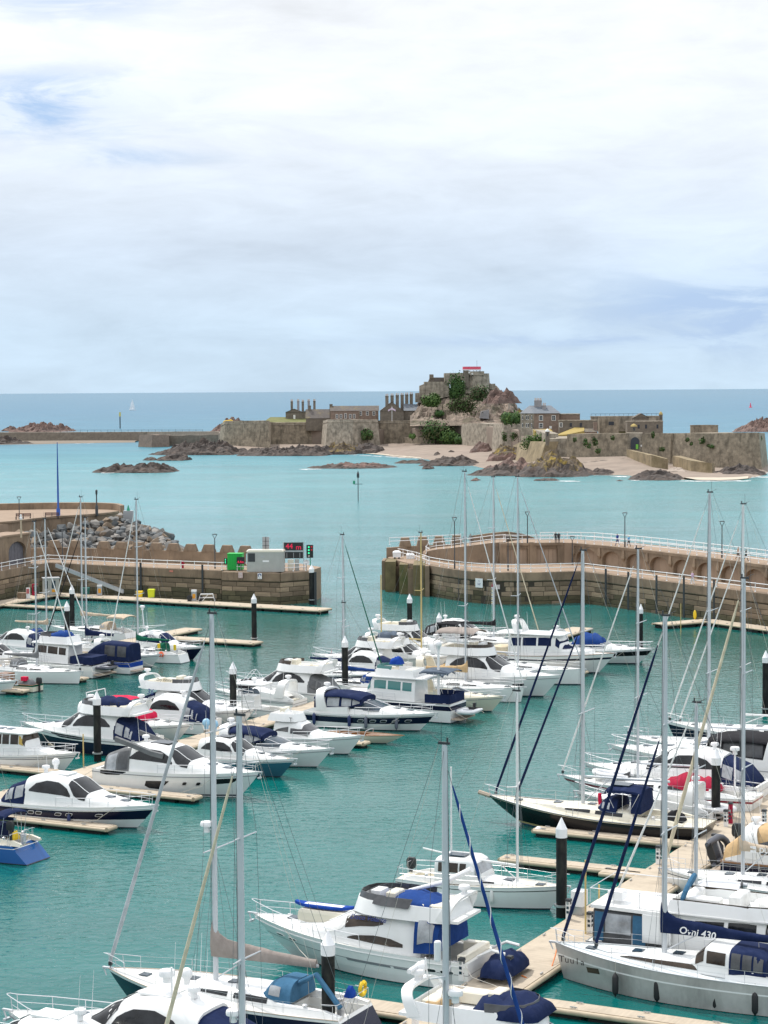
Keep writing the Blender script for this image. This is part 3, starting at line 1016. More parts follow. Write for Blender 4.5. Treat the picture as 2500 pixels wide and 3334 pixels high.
M_TILE = mat('stone_tile_roof', (.12, .105, .095), .9, var=.2, scale=.8, dirt=((.3, .23, .08), .5, .2, (1, 1, 1)))
M_POT = mat('chimney_pot', (.55, .42, .33), .8)
M_WIN = mat('window_dark', (.03, .035, .045), .25)
M_FRAME = mat('window_frame_white', (.75, .74, .70), .6)
M_SAND = mat('beach_sand', (.255, .205, .165), .95, var=.2, scale=.12, bump=.03, bscale=1.5, dirt=((.28, .2, .165), .6, .12, (.5, 1.6, 1)))
M_SANDP = mat('beach_sand_pale', (.5, .44, .35), .95, var=.06, scale=.2)
M_GRAVEL = mat('shore_gravel', (.36, .30, .25), .95, var=.2, scale=.3, bump=.05, bscale=2)
M_ROCKD = mat('shore_rock_dark', (.055, .043, .037), .85, var=.5, scale=.5, bump=.5, bscale=1.0, dirt=((.14, .095, .07), .7, .3, (1, 1, 1)))
M_ROCKR = mat('shore_rock_red', (.15, .095, .078), .9, var=.5, scale=.4, bump=.5, bscale=.9, dirt=((.055, .04, .035), .9, .25, (1, 1, 1)))
M_ROCKY = mat('rock_yellow_lichen', (.10, .075, .05), .9, var=.5, scale=.6, bump=.3, bscale=1.2, dirt=((.40, .28, .03), .95, .32, (1, 1, 1)))
M_MOUNT = mat('mount_rock', (.205, .16, .125), .95, var=.6, scale=.3, bump=.6, bscale=.6, dirt=((.055, .06, .028), .95, .11, (1, 1, 1)))
M_DRYG = mat('dry_grass', (.33, .245, .07), .95, var=.25, scale=.25)
M_GRASSD = mat('scrub_grass', (.14, .145, .05), .95, var=.3, scale=.3)
M_LEAF = [mat('leaf_%d' % i, c, .8, rnd=.1) for i, c in enumerate(((.034, .085, .02), (.06, .125, .026), (.09, .16, .034), (.085, .088, .036)))]
M_RED = mat('canopy_pink_red', (.72, .10, .16), .7)
def edge_obj(name, label, nodes, m, thick=5.0, cat='wall', cornice=.5, batter=.05, zbot=-1.0, parent=None, merl=False):
 """castle wall from photo nodes (x, y_base, y_top, z_base): front face leaning back, solid behind, string course near the top"""
 pts = []
 for (x, yb, yt, zb) in nodes:
  p = G(x, yb, zb)
  pts.append((flat(p), D(x, yt, p.y).z))
 o = pts[0][0]
 t = parent or thing(name, label, cat, o)
 b = MB()
 rings = []
 cor = []
 for i, (p, z) in enumerate(pts):
  a, c = pts[max(i - 1, 0)][0], pts[min(i + 1, len(pts) - 1)][0]
  d = (c - a).normalized()
  n = V((d.y, -d.x, 0))
  if n.y > 0:
   n = V((0, -1, 0))
  q = p - o
  f = lambda h, off: q + n * ((1 - h / max(z, 1)) * batter * z + off) + V((0, 0, h))
  rings.append([f(zbot, 0), f(z * .33, 0), f(z * .66, 0), f(z, 0), f(z, -thick), f(zbot, -thick)])
  cor.append([f(z - 1.5, .002), f(z - 1.45, .22), f(z - 1.2, .22), f(z - 1.15, .002)])
 # extra columns along the length so that the face can be uneven
 fine = []
 for i in range(len(rings) - 1):
  k = max(1, int((V(rings[i][0]) - V(rings[i + 1][0])).length / 4))
  for j in range(k):
   u = j / k
   R = [V(p).lerp(V(q), u) for p, q in zip(rings[i], rings[i + 1])]
   if 0 < i + u:
    for h in (1, 2):
     w = .35 * fbm(R[h] * .15 + o * .1)
     R[h] = R[h] + V((0, w, 0))
    R[3] = R[3] + V((0, 0, .22 * fbm(R[3] * .3 + o)))
   fine.append(R)
 fine.append(rings[-1])
 b.loft(fine, True, True, True)
 b.obj('wall_face', m, t)
 if cornice:
  MB().loft(cor, True, True, True).obj('string_course', M_CW2, t)
 return t, pts
def edge(label, nodes, m=None, **k):
 return edge_obj('castle_wall', label, nodes, m or M_CW, **k)
edge('tall grey bastion wall at the far left end of the castle', [(721, 1449, 1378, 2), (735, 1450, 1371, 2), (874, 1452, 1369, 2), (884, 1445, 1376, 2.3)], batter=.14)
edge('long grey curtain wall left of the ivy bush, with a string course', [(884, 1445, 1376, 2.3), (960, 1444, 1375, 2.3), (1053, 1443, 1374, 2.3)])
edge('pale streaked bastion below the low barracks, ivy bush at its corner', [(1052, 1444, 1370, 2.3), (1068, 1454, 1366, 2), (1150, 1456, 1366, 2), (1229, 1454, 1366, 2), (1232, 1444, 1367, 2.6)], M_CW2, batter=.1)
edge('grey curtain wall with ochre lower face behind the pink beach', [(1230, 1443, 1369, 3.0), (1300, 1438, 1369, 3.8), (1411, 1431, 1368, 4.8)])
edge('stepped-up parapet wall with a small white-capped turret', [(1411, 1430, 1367, 4.8), (1424, 1430, 1354, 4.8), (1530, 1430, 1353, 4.8)])
edge('low sea wall along the head of the pink beach', [(1298, 1443, 1424, 3.0), (1400, 1447, 1424, 3.2), (1504, 1448, 1429, 3.3)], cornice=0, thick=8)
edge('pale ivy-grown wall between the green bushes and the corner bastion', [(1503, 1448, 1381, 3.4), (1523, 1450, 1379, 3.4), (1560, 1452, 1378, 3.4), (1608, 1454, 1381, 3.4)], M_CW2, cornice=0)
edge('grey corner bastion with ivy patches standing on red rock', [(1606, 1462, 1382, 2.6), (1640, 1467, 1382, 2.4), (1704, 1466, 1382, 2.6), (1710, 1455, 1388, 4)], M_CW2, batter=.08, cornice=0)
edge('ivy-hung wall dropping towards the sentry box', [(1704, 1464, 1388, 3.6), (1730, 1472, 1396, 4), (1776, 1482, 1412, 4.5)], M_CW2, cornice=0)
edge('yellowish sloping base wall below the sentry box', [(1672, 1482, 1452, 2), (1690, 1488, 1440, 2.4), (1730, 1492, 1438, 3), (1778, 1492, 1438, 3.6)], M_CWY, batter=.35, cornice=0)
edge('lower grey bastion under the white-topped sentry box', [(1776, 1488, 1427, 4), (1800, 1488, 1428, 4), (1848, 1488, 1427, 4), (1852, 1484, 1420, 4)], M_CW2, cornice=0)
edge('dark-streaked grey wall left of the arched castle gate', [(1846, 1488, 1414, 4.2), (1900, 1488, 1412, 4.3), (1980, 1486, 1411, 4.5), (2044, 1484, 1411, 4.8)], cornice=0)
gate, gp_ = edge('square grey gatehouse wall with a dark arched gate', [(2040, 1484, 1410, 4.8), (2092, 1483, 1410, 4.9)], M_CW2, cornice=0, batter=.0, thick=9)
edge('grey wall with scattered green plants right of the castle gate', [(2091, 1484, 1411, 4.8), (2140, 1492, 1411, 4), (2184, 1500, 1411, 3.2)], cornice=0)
edge('great grey bastion wall at the right end of the castle, weed along its foot', [(2182, 1508, 1411, 2.2), (2250, 1516, 1410, 1.6), (2350, 1522, 1410, 1.2), (2470, 1526, 1409, 1.0), (2480, 1518, 1410, 1.0), (2489, 1508, 1410, 1.0)], batter=.11, cornice=0, thick=12)
# gate opening
gY = gp_[0][0].y - .9
def fr(px, py, Y, o):
 return D(px, py, Y) - o
go = V(gate.location)
b = MB()
c, l, r_ = fr(2067, 1463, gY, go), fr(2053, 1463, gY, go), fr(2081, 1463, gY, go)
w = (r_.x - l.x) / 2
h = 4.6
pr_ = [(-w, 0), (-w, h - w)] + [(-w * cos(pi * i / 10), h - w + w * sin(pi * i / 10)) for i in range(1, 10)] + [(w, h - w), (w, 0)]
MB().add([(c.x + x, c.y, c.z + z) for x, z in pr_], [tuple(range(len(pr_)))]).obj('gate_arch', M_WIN, gate)
MB().box(c.x + w * .2, c.x + w * .75, c.y - .12, c.y - .03, c.z + .1, c.z + 1.9).obj('green_notice', mat('notice_green', (.18, .5, .06), .6), gate)
MB().box(c.x + w * 1.3, c.x + w * 1.75, c.y - .3, c.y - .2, c.z + 1.0, c.z + 1.7).obj('white_notice', M_FRAME, gate)
def sentry(label, px, yb, yt, Y, wpx, capm, n=10, gable=False):
 """little stone lookout turret"""
 p = D(px, yb, Y)
 z = D(px, yt, Y).z
 r = wpx / 2 * Y / F
 t = thing('sentry_box', label, 'turret', p)
 h = z - p.z
 MB().lathe([(r * .75, -2.5), (r, -.6), (r, h * .66), (r * 1.12, h * .67), (r * 1.12, h * .72)], n=n).obj('drum', M_GRANG, t, 40)
 MB().lathe([(r * 1.1, h * .72), (r * .95, h * .84), (r * .5, h * .95), (r * .12, h), (.01, h + .3)], n=n).obj('dome', capm, t, 40)
 MB().box(-r * .22, r * .22, -r * 1.04, -r * .8, h * .3, h * .6).obj('slit', M_WIN, t)
M_LICH = mat('lichen_cap', (.42, .32, .12), .9, var=.2, scale=1)
sentry('round stone sentry box with a white domed top on the lower bastion', 1782, 1429, 1396, 770, 14, M_FRAME)
sentry('small stone turret with white dome on the stepped parapet', 1523, 1362, 1340, 1035, 12, M_FRAME)
sentry('square stone turret with pointed lichen roof above the castle gate', 2063, 1411, 1380, 776, 21, M_LICH, n=4)
sentry('slim round turret with lichen dome on the far right battery', 2151, 1375, 1340, 842, 12, M_LICH)
# ---------------------------------------------------------------- buildings
def win(t, c, w, h, fr_=True, arch=False, y=0.0):
 """sash window on a front (c = centre bottom in thing space, facing -y)"""
 x, yy, z = c
 f = MB()
 if fr_:
  f.box(x - w / 2 - .16, x + w / 2 + .16, yy - .08, yy + .2, z - .15, z + h + .15)
  fo = f.obj('window', M_FRAME, t)
  g = MB()
  for sx in (0, 1):
   for sz in (0, 1):
    g.box(x - w / 2 + sx * w / 2 + .04, x + sx * w / 2 - .04, yy - .1, yy - .078, z + sz * h / 2 + .04, z + (sz + 1) * h / 2 - .04)
  tag(g.obj('pane', M_WIN, fo), kind='stuff')
 else:
  f.box(x - w / 2, x + w / 2, yy - .06, yy + .2, z, z + h).obj('window', M_WIN, t)
def pbuild(label, x0, x1, yb, ye, yr, Y, depth, m, roof, kind='gable_x', yaw=0.0, name='castle_building', over=.3):
 """building seen from the front: left/right pixels, base, eaves and ridge rows, distance"""
 p = D(x0, yb, Y)
 W = (x1 - x0) * Y / F
 he = (yb - ye) * Y / F
 hr = (yb - yr) * Y / F
 t = thing(name, label, 'building', p, yaw)
 MB().box(0, W, 0, depth, -4, he).obj('wall', m, t)
 b = MB()
 o = over
 if kind == 'gable_x':          # ridge along the front
  b.loft([[(-o, -o, he - .05), (-o, depth / 2, hr), (-o, depth + o, he - .05)], [(W + o, -o, he - .05), (W + o, depth / 2, hr), (W + o, depth + o, he - .05)]], True, True, True)
 elif kind == 'gable_y':
  b.loft([[(-o, -o, he - .05), (W / 2, -o, hr), (W + o, -o, he - .05)], [(-o, depth + o, he - .05), (W / 2, depth + o, hr), (W + o, depth + o, he - .05)]], True, False, False)
  MB().add([(0, 0, he), (W, 0, he), (W / 2, 0, hr - .1), (0, depth, he), (W, depth, he), (W / 2, depth, hr - .1)], [(0, 1, 2), (4, 3, 5), (0, 2, 5, 3), (1, 4, 5, 2)]).obj('gable', m, t)
 elif kind == 'hip':
  k = min(depth / 2, W * .32)
  b.add([(-o, -o, he), (W + o, -o, he), (W + o, depth + o, he), (-o, depth + o, he), (k, depth / 2, hr), (W - k, depth / 2, hr)], [(0, 1, 5, 4), (1, 2, 5), (2, 3, 4, 5), (3, 0, 4), (3, 2, 1, 0)])
 else:
  b.box(-.1, W + .1, -.1, depth + .1, he, he + .35)
 b.obj('roof', roof, t)
 return t, W, he, hr
def chimney(t, x, y, z0, z1, w=1.0, d=1.0, pots=2, m=None):
 c = MB().box(x - w / 2, x + w / 2, y - d / 2, y + d / 2, z0, z1).box(x - w / 2 - .1, x + w / 2 + .1, y - d / 2 - .1, y + d / 2 + .1, z1 - .5, z1 - .2).obj('chimney', m or M_GRANG, t)
 for i in range(pots):
  xx = x - w / 2 + w * (i + .5) / pots
  MB().lathe([(.24, z1), (.2, z1 + .9), (.26, z1 + .95), (.2, z1 + 1.0)], (xx, y, 0), 6).obj('chimney_pot', M_POT, c)
# officers' houses at the left
Y = 1100
t, W, he, hr = pbuild('grey stone house with twin gables and five tall chimneys at the left of the castle', 930, 985, 1372, 1342, 1331, Y, 9, M_GRANG, M_SLATE, 'gable_y')
for x, yt in ((-5, 1304), (0, 0)):
 pass
k = Y / F
for px, yt in ((949, 1307), (970, 1306), (985, 1308), (1004, 1306), (1023, 1306)):
 chimney(t, (px - 930) * k, 4 + (px % 3), he - 1, (1372 - yt) * k, 1.25, 1.1, 2, M_GRANG if px % 2 else M_SLATEP)
MB().box(55 * k + .02, 100 * k, .5, 8, -3, he).obj('wing_wall', M_GRANG, t)
MB().loft([[(55 * k, 0, he), (76 * k, 0, he + 1.8), (100 * k, 0, he)], [(55 * k, 8.5, he), (76 * k, 8.5, he + 1.8), (100 * k, 8.5, he)]], True, True, True).obj('wing_roof', M_SLATE, t)
MB().box(25 * k, 25.8 * k + 1.0, -.3, -.05, -1, he * .7).obj('downpipe', M_FRAME, t)
Y = 1075
t, W, he, hr = pbuild('low stone store with a lichen-edged stone roof', 996, 1076, 1378, 1362, 1333, Y, 11, M_GRANG, M_TILE, 'gable_x')
chimney(t, W * .14, 5, hr - 1, hr + 2, 1.4, 1.2, 0)
t, W, he, hr = pbuild('long low barracks with five arched windows and a dark slate roof', 1076, 1232, 1368, 1338, 1322, 1062, 10, M_GRAN, M_TILE, 'gable_x')
k = 1062 / F
chimney(t, .2, 5, 0, (1368 - 1316) * k, 1.6, 1.6, 0)
for px in (1097, 1110, 1125, 1140, 1153):
 win(t, ((px - 1076) * k, 0, (1368 - 1362) * k), .95, 2.0 if px != 1125 else 2.4)
for px in (1174, 1196, 1217):
 win(t, ((px - 1076) * k, 0, (1368 - 1353) * k), 1.1, 2.0)
MB().box(60 * k * 1.54 + .0, 60 * k * 1.54 + .5, -.25, -.02, -1, he).obj('quoin', M_CW2, t)
Y = 1045
t, W, he, hr = pbuild('tall grey barracks block with a row of six chimneys', 1237, 1314, 1375, 1338, 1308, Y, 14, M_GRANG, M_SLATEP, 'gable_y')
k = Y / F
MB().box(W + .02, W + 50 * k, 2, 15, -3, he).obj('side_wall', M_GRANG, t)
MB().loft([[(W, 1.5, he), (W, 8, he + 3.6), (W, 15.5, he)], [(W + 51 * k, 1.5, he), (W + 46 * k, 8, he + 3.2), (W + 51 * k, 15.5, he)]], True, True, True).obj('side_roof', M_SLATE, t)
for i, px in enumerate((1260, 1277, 1294, 1310, 1325, 1340)):
 chimney(t, (px - 1237) * k, 7 + i * .5, he - 1, (1375 - 1289 + i) * k, 1.7, 1.5, 2)
t, W, he, hr = pbuild('low building with a pale slate roof beside the green bank', 1362, 1432, 1362, 1354, 1323, 1050, 9, M_GRANG, M_SLATEP, 'gable_x')
# flag below the barracks
fl = thing('flag_pole', 'white pole with a pale flag in front of the barracks', 'flag', D(1276, 1372, 1030))
MB().tube([(0, 0, 0), (0, 0, 7.6)], .13, 6).obj('pole', M_WHITEP, fl)
MB().loft([[(x, .05 + .1 * sin(x * 2), 7.3 - .9 * abs(x) ** .6), (x, 0, 6.1 - .55 * abs(x))] for x in (-1.9, -1.2, -.6, 0, .6, 1.2, 1.9)]).obj('flag', mat('flag_lilac', (.62, .5, .62), .8), fl)
# governor's house
Y = 845
k = Y / F
p = D(1738, 1396, Y)
gh = thing('castle_house', "governor's style stone house with a hipped slate roof and three chimney stacks", 'house', p, radians(-5))
W, dp = 83 * k, 13.5
he = (1396 - 1346) * k
hr = (1396 - 1321) * k
MB().box(0, W, 0, dp, -3, he).obj('wall', M_GRAN, gh)
# left front in pale stone (the house turns its corner to us)
lw = 44 * k
MB().add([(-lw, 3.2, -3), (-.01, -.01, -3), (-.01, -.01, he - .02), (-lw, 3.2, he - .02), (-lw, 12.5, -3), (-lw, 12.5, he - .02), (.5, 12.5, -3), (.5, 12.5, he - .02)], [(0, 1, 2, 3), (4, 0, 3, 5), (6, 4, 5, 7), (2, 7, 5, 3)]).obj('side_wall', M_CW2, gh)
MB().add([(-lw - .4, 2.9, he), (-.1, -.5, he), (W + .4, -.4, he), (W + .4, dp + .4, he), (-lw - .4, dp, he), (-lw * .35, 6, hr), (W * .66, 6, hr)], [(0, 1, 5), (1, 2, 6, 5), (2, 3, 6), (3, 4, 5, 6), (4, 0, 5), (4, 3, 2, 1, 0)]).obj('roof', M_SLATE, gh)
for sx in (23, 64):
 win(gh, (sx * k, 0, he - 2.9), 1.35, 1.9)
win(gh, (23 * k, 0, he - 6.0), 1.35, 1.8)
MB().box(50 * k, 58 * k, -.12, .1, 0, 1.1).obj('white_box', M_FRAME, gh)
a_ = atan2(3.2, lw)
for row in (0, 1):
 for sx in (-7, -18, -24, -37):
  x = sx * k
  y = -x / lw * 3.2 - .03
  wd = MB().box(x - .3, x + .3, y - .09, y + .1, he - 2.7 - row * 3.2, he - .9 - row * 3.2).obj('window', M_FRAME, gh)
  MB().box(x - .18, x + .18, y - .12, y - .085, he - 2.5 - row * 3.2, he - 1.1 - row * 3.2).obj('pane', M_WIN, wd)
for px, yt, w in ((1745, 1304, 1.6), (1757, 1304, 1.6), (1771, 1320, 1.5)):
 chimney(gh, (px - 1738) * k, 5.5 if px < 1760 else 3.5, he, (1396 - yt) * k, w, 1.5, 2, M_SLATEP)
t, W, he, hr = pbuild('flat-roofed stone wing joined to the hipped house', 1823, 1888, 1394, 1350, 1345, 850, 9, M_GRAN, M_CW2, 'flat')
t, W, he, hr = pbuild('low grey wall building with small windows and an arch', 1821, 1945, 1398, 1371, 1368, 832, 5, M_GRANG, M_CW2, 'flat')
for px in (1826, 1858, 1891):
 win(t, ((px - 1821) * 832 / F, 0, 1.0), 1.0, 1.6, px == 1826)
# battery at the right rear
t, W, he, hr = pbuild('stone battery wall behind the gate, with arched recesses', 2042, 2158, 1404, 1374, 1372, 812, 6, M_GRANG, M_CW2, 'flat')
for px in (2079, 2103, 2140):
 win(t, ((px - 2042) * 812 / F, 0, 1.0), .8, 1.6, False)
t, W, he, hr = pbuild('small gabled stone hut on the rear battery', 2063, 2112, 1374, 1360, 1346, 840, 6, M_GRANG, M_TILE, 'gable_y')
t, W, he, hr = pbuild('grey rampart with an arched doorway behind the dry grass', 1952, 2015, 1402, 1358, 1355, 838, 6, M_CW, M_CW2, 'flat')
win(t, (W * .6, 0, 2.2), 2.2, 1.5, False)
t, W, he, hr = pbuild('long low rear rampart topped by a railing', 1925, 2152, 1374, 1358, 1356, 850, 4, M_CW2, M_CW2, 'flat')
MB().tube([(0, 1, he + 1.3), (W, 1, he + 1.3)], .06, 4).obj('rail', M_DARK, t)
for i in range(16):
 MB().tube([(W * i / 15, 1, he), (W * i / 15, 1, he + 1.4)], .05, 4).obj('rail_post', M_DARK, t)
t, W, he, hr = pbuild('small dark-roofed hut in front of the rampart', 1908, 1942, 1412, 1406, 1396, 800, 6, M_GRAN, M_TILE, 'gable_x')
chimney(t, W * .92, 2, 0, hr + 2.6, 1.4, 1.4, 0, M_GRAN)
# round keep on the right bastion
kp = thing('round_tower', 'squat round stone tower standing on the great right bastion', 'tower', D(2292, 1412, 790))
k = 790 / F
MB().lathe([(46 * k, -2), (45 * k, 26 * k), (46 * k, 26.5 * k), (46 * k, 28 * k), (42 * k, 28 * k), (42 * k, 20 * k)], n=28).obj('drum', M_CW, kp, 40)
# ---------------------------------------------------------------- ground of the island
def ground_band(name, label, cols, m, cat='ground'):
 """cols: list of lists of world points, same count"""
 b = MB()
 b.loft(cols)
 return tag(b.obj(name, m, None, 60), label, cat, kind='structure')
def shore_cols(nodes, step=9):
 out = []
 for i in range(len(nodes) - 1):
  a, c = nodes[i], nodes[i + 1]
  k = max(1, int(abs(c[0] - a[0]) / step))
  for j in range(k):
   u = j / k
   out.append([lerp(p, q, u) for p, q in zip(a, c)])
 out.append(list(nodes[-1]))
 return out
# (x, waterline y, wall-foot y, wall-foot z, height behind the wall)
SH = [(700, 1466, 1450, 1.6, 9), (760, 1470, 1451, 2, 10), (900, 1472, 1447, 2.2, 10), (1060, 1472, 1448, 2.2, 11), (1130, 1474, 1455, 2.2, 11), (1200, 1476, 1454, 2.6, 11), (1300, 1490, 1441, 3.2, 12),
 (1360, 1492, 1446, 3.4, 12), (1430, 1504, 1448, 3.4, 13), (1500, 1506, 1449, 3.5, 14), (1560, 1522, 1454, 3.4, 14), (1620, 1532, 1466, 2.6, 14), (1700, 1540, 1470, 3, 13), (1760, 1545, 1486, 4, 12),
 (1800, 1546, 1489, 4.2, 11), (1870, 1546, 1489, 4.2, 11), (1960, 1548, 1488, 4.5, 11.5), (2040, 1548, 1487, 4.8, 11.5), (2100, 1556, 1490, 4.4, 11.5), (2180, 1562, 1510, 2.2, 12), (2260, 1562, 1518, 1.6, 12),
 (2350, 1560, 1524, 1.3, 12), (2440, 1558, 1527, 1.1, 12), (2486, 1548, 1522, 1.0, 12), (2500, 1542, 1512, .6, 2)]
cols = []
for x, yw, yf, zf, zi in shore_cols(SH):
 w0 = G(x, yw, 0)
 f = G(x, yf, zf)
 pts = []
 pts.append(w0 + V((0, -14, -1.6)))
 for u in (0, .25, .5, .75, 1.0):
  p = w0.lerp(f, u)
  p.z = zf * (u ** 1.15) + .18 * fbm(p * .12) * (0 if u in (1.0,) else 1) * 1.2
  pts.append(p)
 pts.append(f + V((0, 22.0, -.3)))
 pts.append(f + V((0, 22.2, zi - zf - 1.4)))
 q = f + V((0, 40, 0))
 q.z = zi - .6 + .5 * fbm(q * .05)
 pts.append(q)
 q = f + V((0, 95, 0))
 q.z = zi * .7
 pts.append(q)
 pts.append(f + V((0, 130, -zf - 2)))
 cols.append(pts)
ground_band('island_ground', 'pink sand beach and inner ground of the castle island', cols, M_SAND, 'beach')
# pale sand spit at the right and the gravel ramp
cols = [[G(x, y0, .25) + V((0, 0, -.35)), G(x, y0, .3), G(x, lerp(y0, y1, .5), .75), G(x, y1, .9) + V((0, 2, -1.0))] for x, y0, y1 in ((2226, 1557, 1551), (2270, 1562, 1546), (2340, 1563, 1546), (2400, 1561, 1545), (2436, 1557, 1543))]
ground_band('sand_spit', 'pale sand spit at the right foot of the castle', cols, M_SANDP, 'beach')
cols = [[G(x, y0, .2) + V((0, 0, -.3)), G(x, y0, .25), G(x, lerp(y0, y1, .5), .35), G(x, y1, .3) + V((0, 1, -.6))] for x, y0, y1 in ((1140, 1474, 1470), (1200, 1477, 1472), (1260, 1482, 1475), (1330, 1489, 1482), (1372, 1492, 1488))]
ground_band('wet_sand', 'pale wet sand along the edge of the pink beach', cols, M_SANDP, 'beach')
# dry grass slopes inside the walls
for lab, pts in (('ochre dry grass bank inside the walls left of the gate', [(1806, 1418, 800, 0), (1830, 1408, 815, 0), (1870, 1392, 830, 0), (1900, 1390, 835, 0), (1905, 1402, 815, 0), (1850, 1414, 800, 0)]),
    ('ochre grass strip below the hipped house', [(1735, 1398, 838, 0), (1790, 1396, 838, 0), (1800, 1404, 826, 0), (1740, 1404, 826, 0)]),
    ('green grass top of the rear battery', [(2010, 1366, 856, 0), (2010, 1356, 870, 0), (2060, 1356, 870, 0), (2060, 1366, 856, 0)]),
    ('brown grass on the rampart of the far left bastion', [(860, 1372, 1090, 0), (880, 1358, 1105, 0), (1000, 1358, 1105, 0), (1010, 1374, 1090, 0), (930, 1377, 1085, 0)])):
 w = [D(x, y, Y) for x, y, Y, _ in pts]
 b = MB()
 n = len(w)
 b.add(w + [p + V((0, 0, -6)) for p in w], [tuple(range(n)), tuple(range(n, 2 * n))[::-1]] + [(i, n + i, n + (i + 1) % n, (i + 1) % n) for i in range(n)])
 tag(b.obj('grass_bank', M_GRASSD if 'green' in lab or 'brown' in lab else M_DRYG), lab, 'grass', kind='structure')
# stone ramp walls by the gate
edge('low stone ramp wall sloping down from the castle gate', [(2040, 1492, 1464, 4.2), (2120, 1512, 1482, 3), (2168, 1522, 1494, 2)], M_CWY, thick=1.5, cornice=0, batter=0)
edge('second low stone wall of the landing slip', [(2190, 1512, 1484, 2.4), (2250, 1528, 1500, 1.6), (2318, 1537, 1508, 1.0), (2327, 1532, 1508, 1.0)], M_CWY, thick=3, cornice=0, batter=0)
# ---- the mount: a steep crag with the keep on top
CREST = [(1335, 1350), (1355, 1322), (1375, 1292), (1400, 1286), (1440, 1284), (1470, 1268), (1510, 1258), (1550, 1252), (1600, 1256), (1622, 1266), (1640, 1286), (1660, 1312), (1676, 1334), (1700, 1352)]
MY = 1062
b = MB()
rows = []
nx, ny = 110, 34
for i in range(nx + 1):
 px = lerp(1335, 1700, i / nx)
 yc = interp(CREST, px)[0]
 zc = D(px, yc, MY).z
 row = []
 for j in range(ny + 1):
  u = j / ny
  if u < .62:
   v = u / .62
   Yv = lerp(1000, MY - 4, v)
   zb = lerp(12.5, zc, (v ** .85 * .75 + .25 * v * v))
  else:
   v = (u - .62) / .38
   Yv = lerp(MY - 4, MY + 40, v)
   zb = lerp(zc, 4, v ** 2)
  p = D(px, 1400, Yv)
  p.z = zb + (.9 * mn.cell(p * .22) + .6 * mn.cell(p * .5)) * min(1, u * 5)
  nz = mn.ridged_multi_fractal(p * .075, 1, 2, 5, 1, 2) - 1.2
  amp = 3.0 * (1 if u < .6 else .4) * min(1, u * 6)
  if px > 1590:
   amp *= 1.3
  p.z += nz * amp * .8
  p.y -= nz * amp * 1.1
  row.append(p)
 rows.append(row)
b.loft(rows)
mt = b.obj('castle_mount', M_MOUNT)
tag(mt, 'steep brown crag carrying the castle keep above the sea', 'crag', kind='structure')
def pwall(label, poly, Y, depth, m, name='keep_wall', parent=None):
 """solid of constant depth whose front outline is traced at one distance"""
 w = [D(x, y, Y) for x, y in poly]
 o = w[0]
 n = len(w)
 b = MB()
 b.add([p - o for p in w] + [p - o + V((0, depth, 0)) for p in w], [tuple(range(n)), tuple(range(n, 2 * n))[::-1]] + [(i, n + i, n + (i + 1) % n, (i + 1) % n) for i in range(n)])
 ob = b.obj(name, m)
 ob.location = o
 tag(ob, label, 'wall')
 return ob
pwall('grey keep wall on the left shoulder of the crag', [(1366, 1292), (1366, 1256), (1381, 1250), (1381, 1243), (1463, 1243), (1464, 1290), (1420, 1300)], 1046, 14, M_CW2)
pwall('small low wall at the left foot of the keep', [(1352, 1310), (1352, 1280), (1378, 1278), (1378, 1312)], 1052, 6, M_CW2)
pwall('gabled keep house with a stump of chimney at its left end', [(1393, 1246), (1400, 1229), (1448, 1229), (1448, 1246)], 1053, 9, M_TILE)
pwall('square chimney stump on the gabled keep house', [(1398, 1232), (1398, 1219), (1411, 1219), (1412, 1232)], 1052.5, 3, M_GRANG)
pwall('square grey keep block left of the high tower', [(1447, 1248), (1447, 1215), (1508, 1214), (1510, 1240), (1478, 1252)], 1045, 14, M_CW2)
hi = thing('keep_tower', 'highest grey round-backed keep tower below the pink canopy', 'tower', D(1552, 1262, 1044))
k = 1044 / F
R_ = 42 * k
MB().lathe([(R_ * 1.12, -3), (R_ * 1.05, 20 * k), (R_, 46 * k), (R_ * .9, 46 * k), (R_ * .9, 44 * k)], (0, 6, 0), 26).obj('drum', M_CW2, hi, 40)
MB().box(-42 * k, -26 * k, -1.5, 4, 0, 56 * k).obj('stair_turret', M_GRANG, hi)
MB().box(-25 * k, 24 * k, -1, 8, 40 * k, 53 * k).obj('gun_house', M_CW2, hi)
for px, py in ((1527, 1214), (1537, 1218)):
 MB().box((px - 1552) * k - .4, (px - 1552) * k + .4, -2.3, -1.0, (1262 - py - 2) * k, (1262 - py + 3) * k).obj('white_notice', M_FRAME, hi)
cn = thing('pink_canopy', 'pink-red scalloped canopy ring on the top of the keep', 'canopy', D(1537, 1207, 1042))
k = 1042 / F
rr = 30 * k
rings = []
for i in range(33):
 a = 2 * pi * i / 32
 x, y = rr * cos(a), rr * .8 * sin(a) + 5
 rings.append([(x, y, 3 * k), (x, y, 13.5 * k), (x * .96, lerp(y, 5, .04), 13.5 * k), (x * .96, lerp(y, 5, .04), 3 * k)])
MB().loft(rings, True).obj('valance', M_RED, cn)
sc_ = MB()
for i in range(32):
 a0, a1 = 2 * pi * i / 32, 2 * pi * (i + 1) / 32
 am = (a0 + a1) / 2
 q = [(rr * 1.01 * cos(a), rr * .81 * sin(a) + 5) for a in (a0, am, a1)]
 sc_.add([(*q[0], 4.2 * k), (*q[2], 4.2 * k), (*q[2], 3.0 * k), (*q[1], 1.6 * k), (*q[0], 3.0 * k)], [(0, 4, 3, 2, 1)])
tag(sc_.obj('scalloped_edge', M_WHITEP, cn), kind='stuff')
for i in range(8):
 a = 2 * pi * i / 8 + .2
 MB().tube([(rr * .95 * cos(a), rr * .75 * sin(a) + 5, -3), (rr * .95 * cos(a), rr * .75 * sin(a) + 5, 4 * k)], .12, 5).obj('leg', M_DARK, cn)
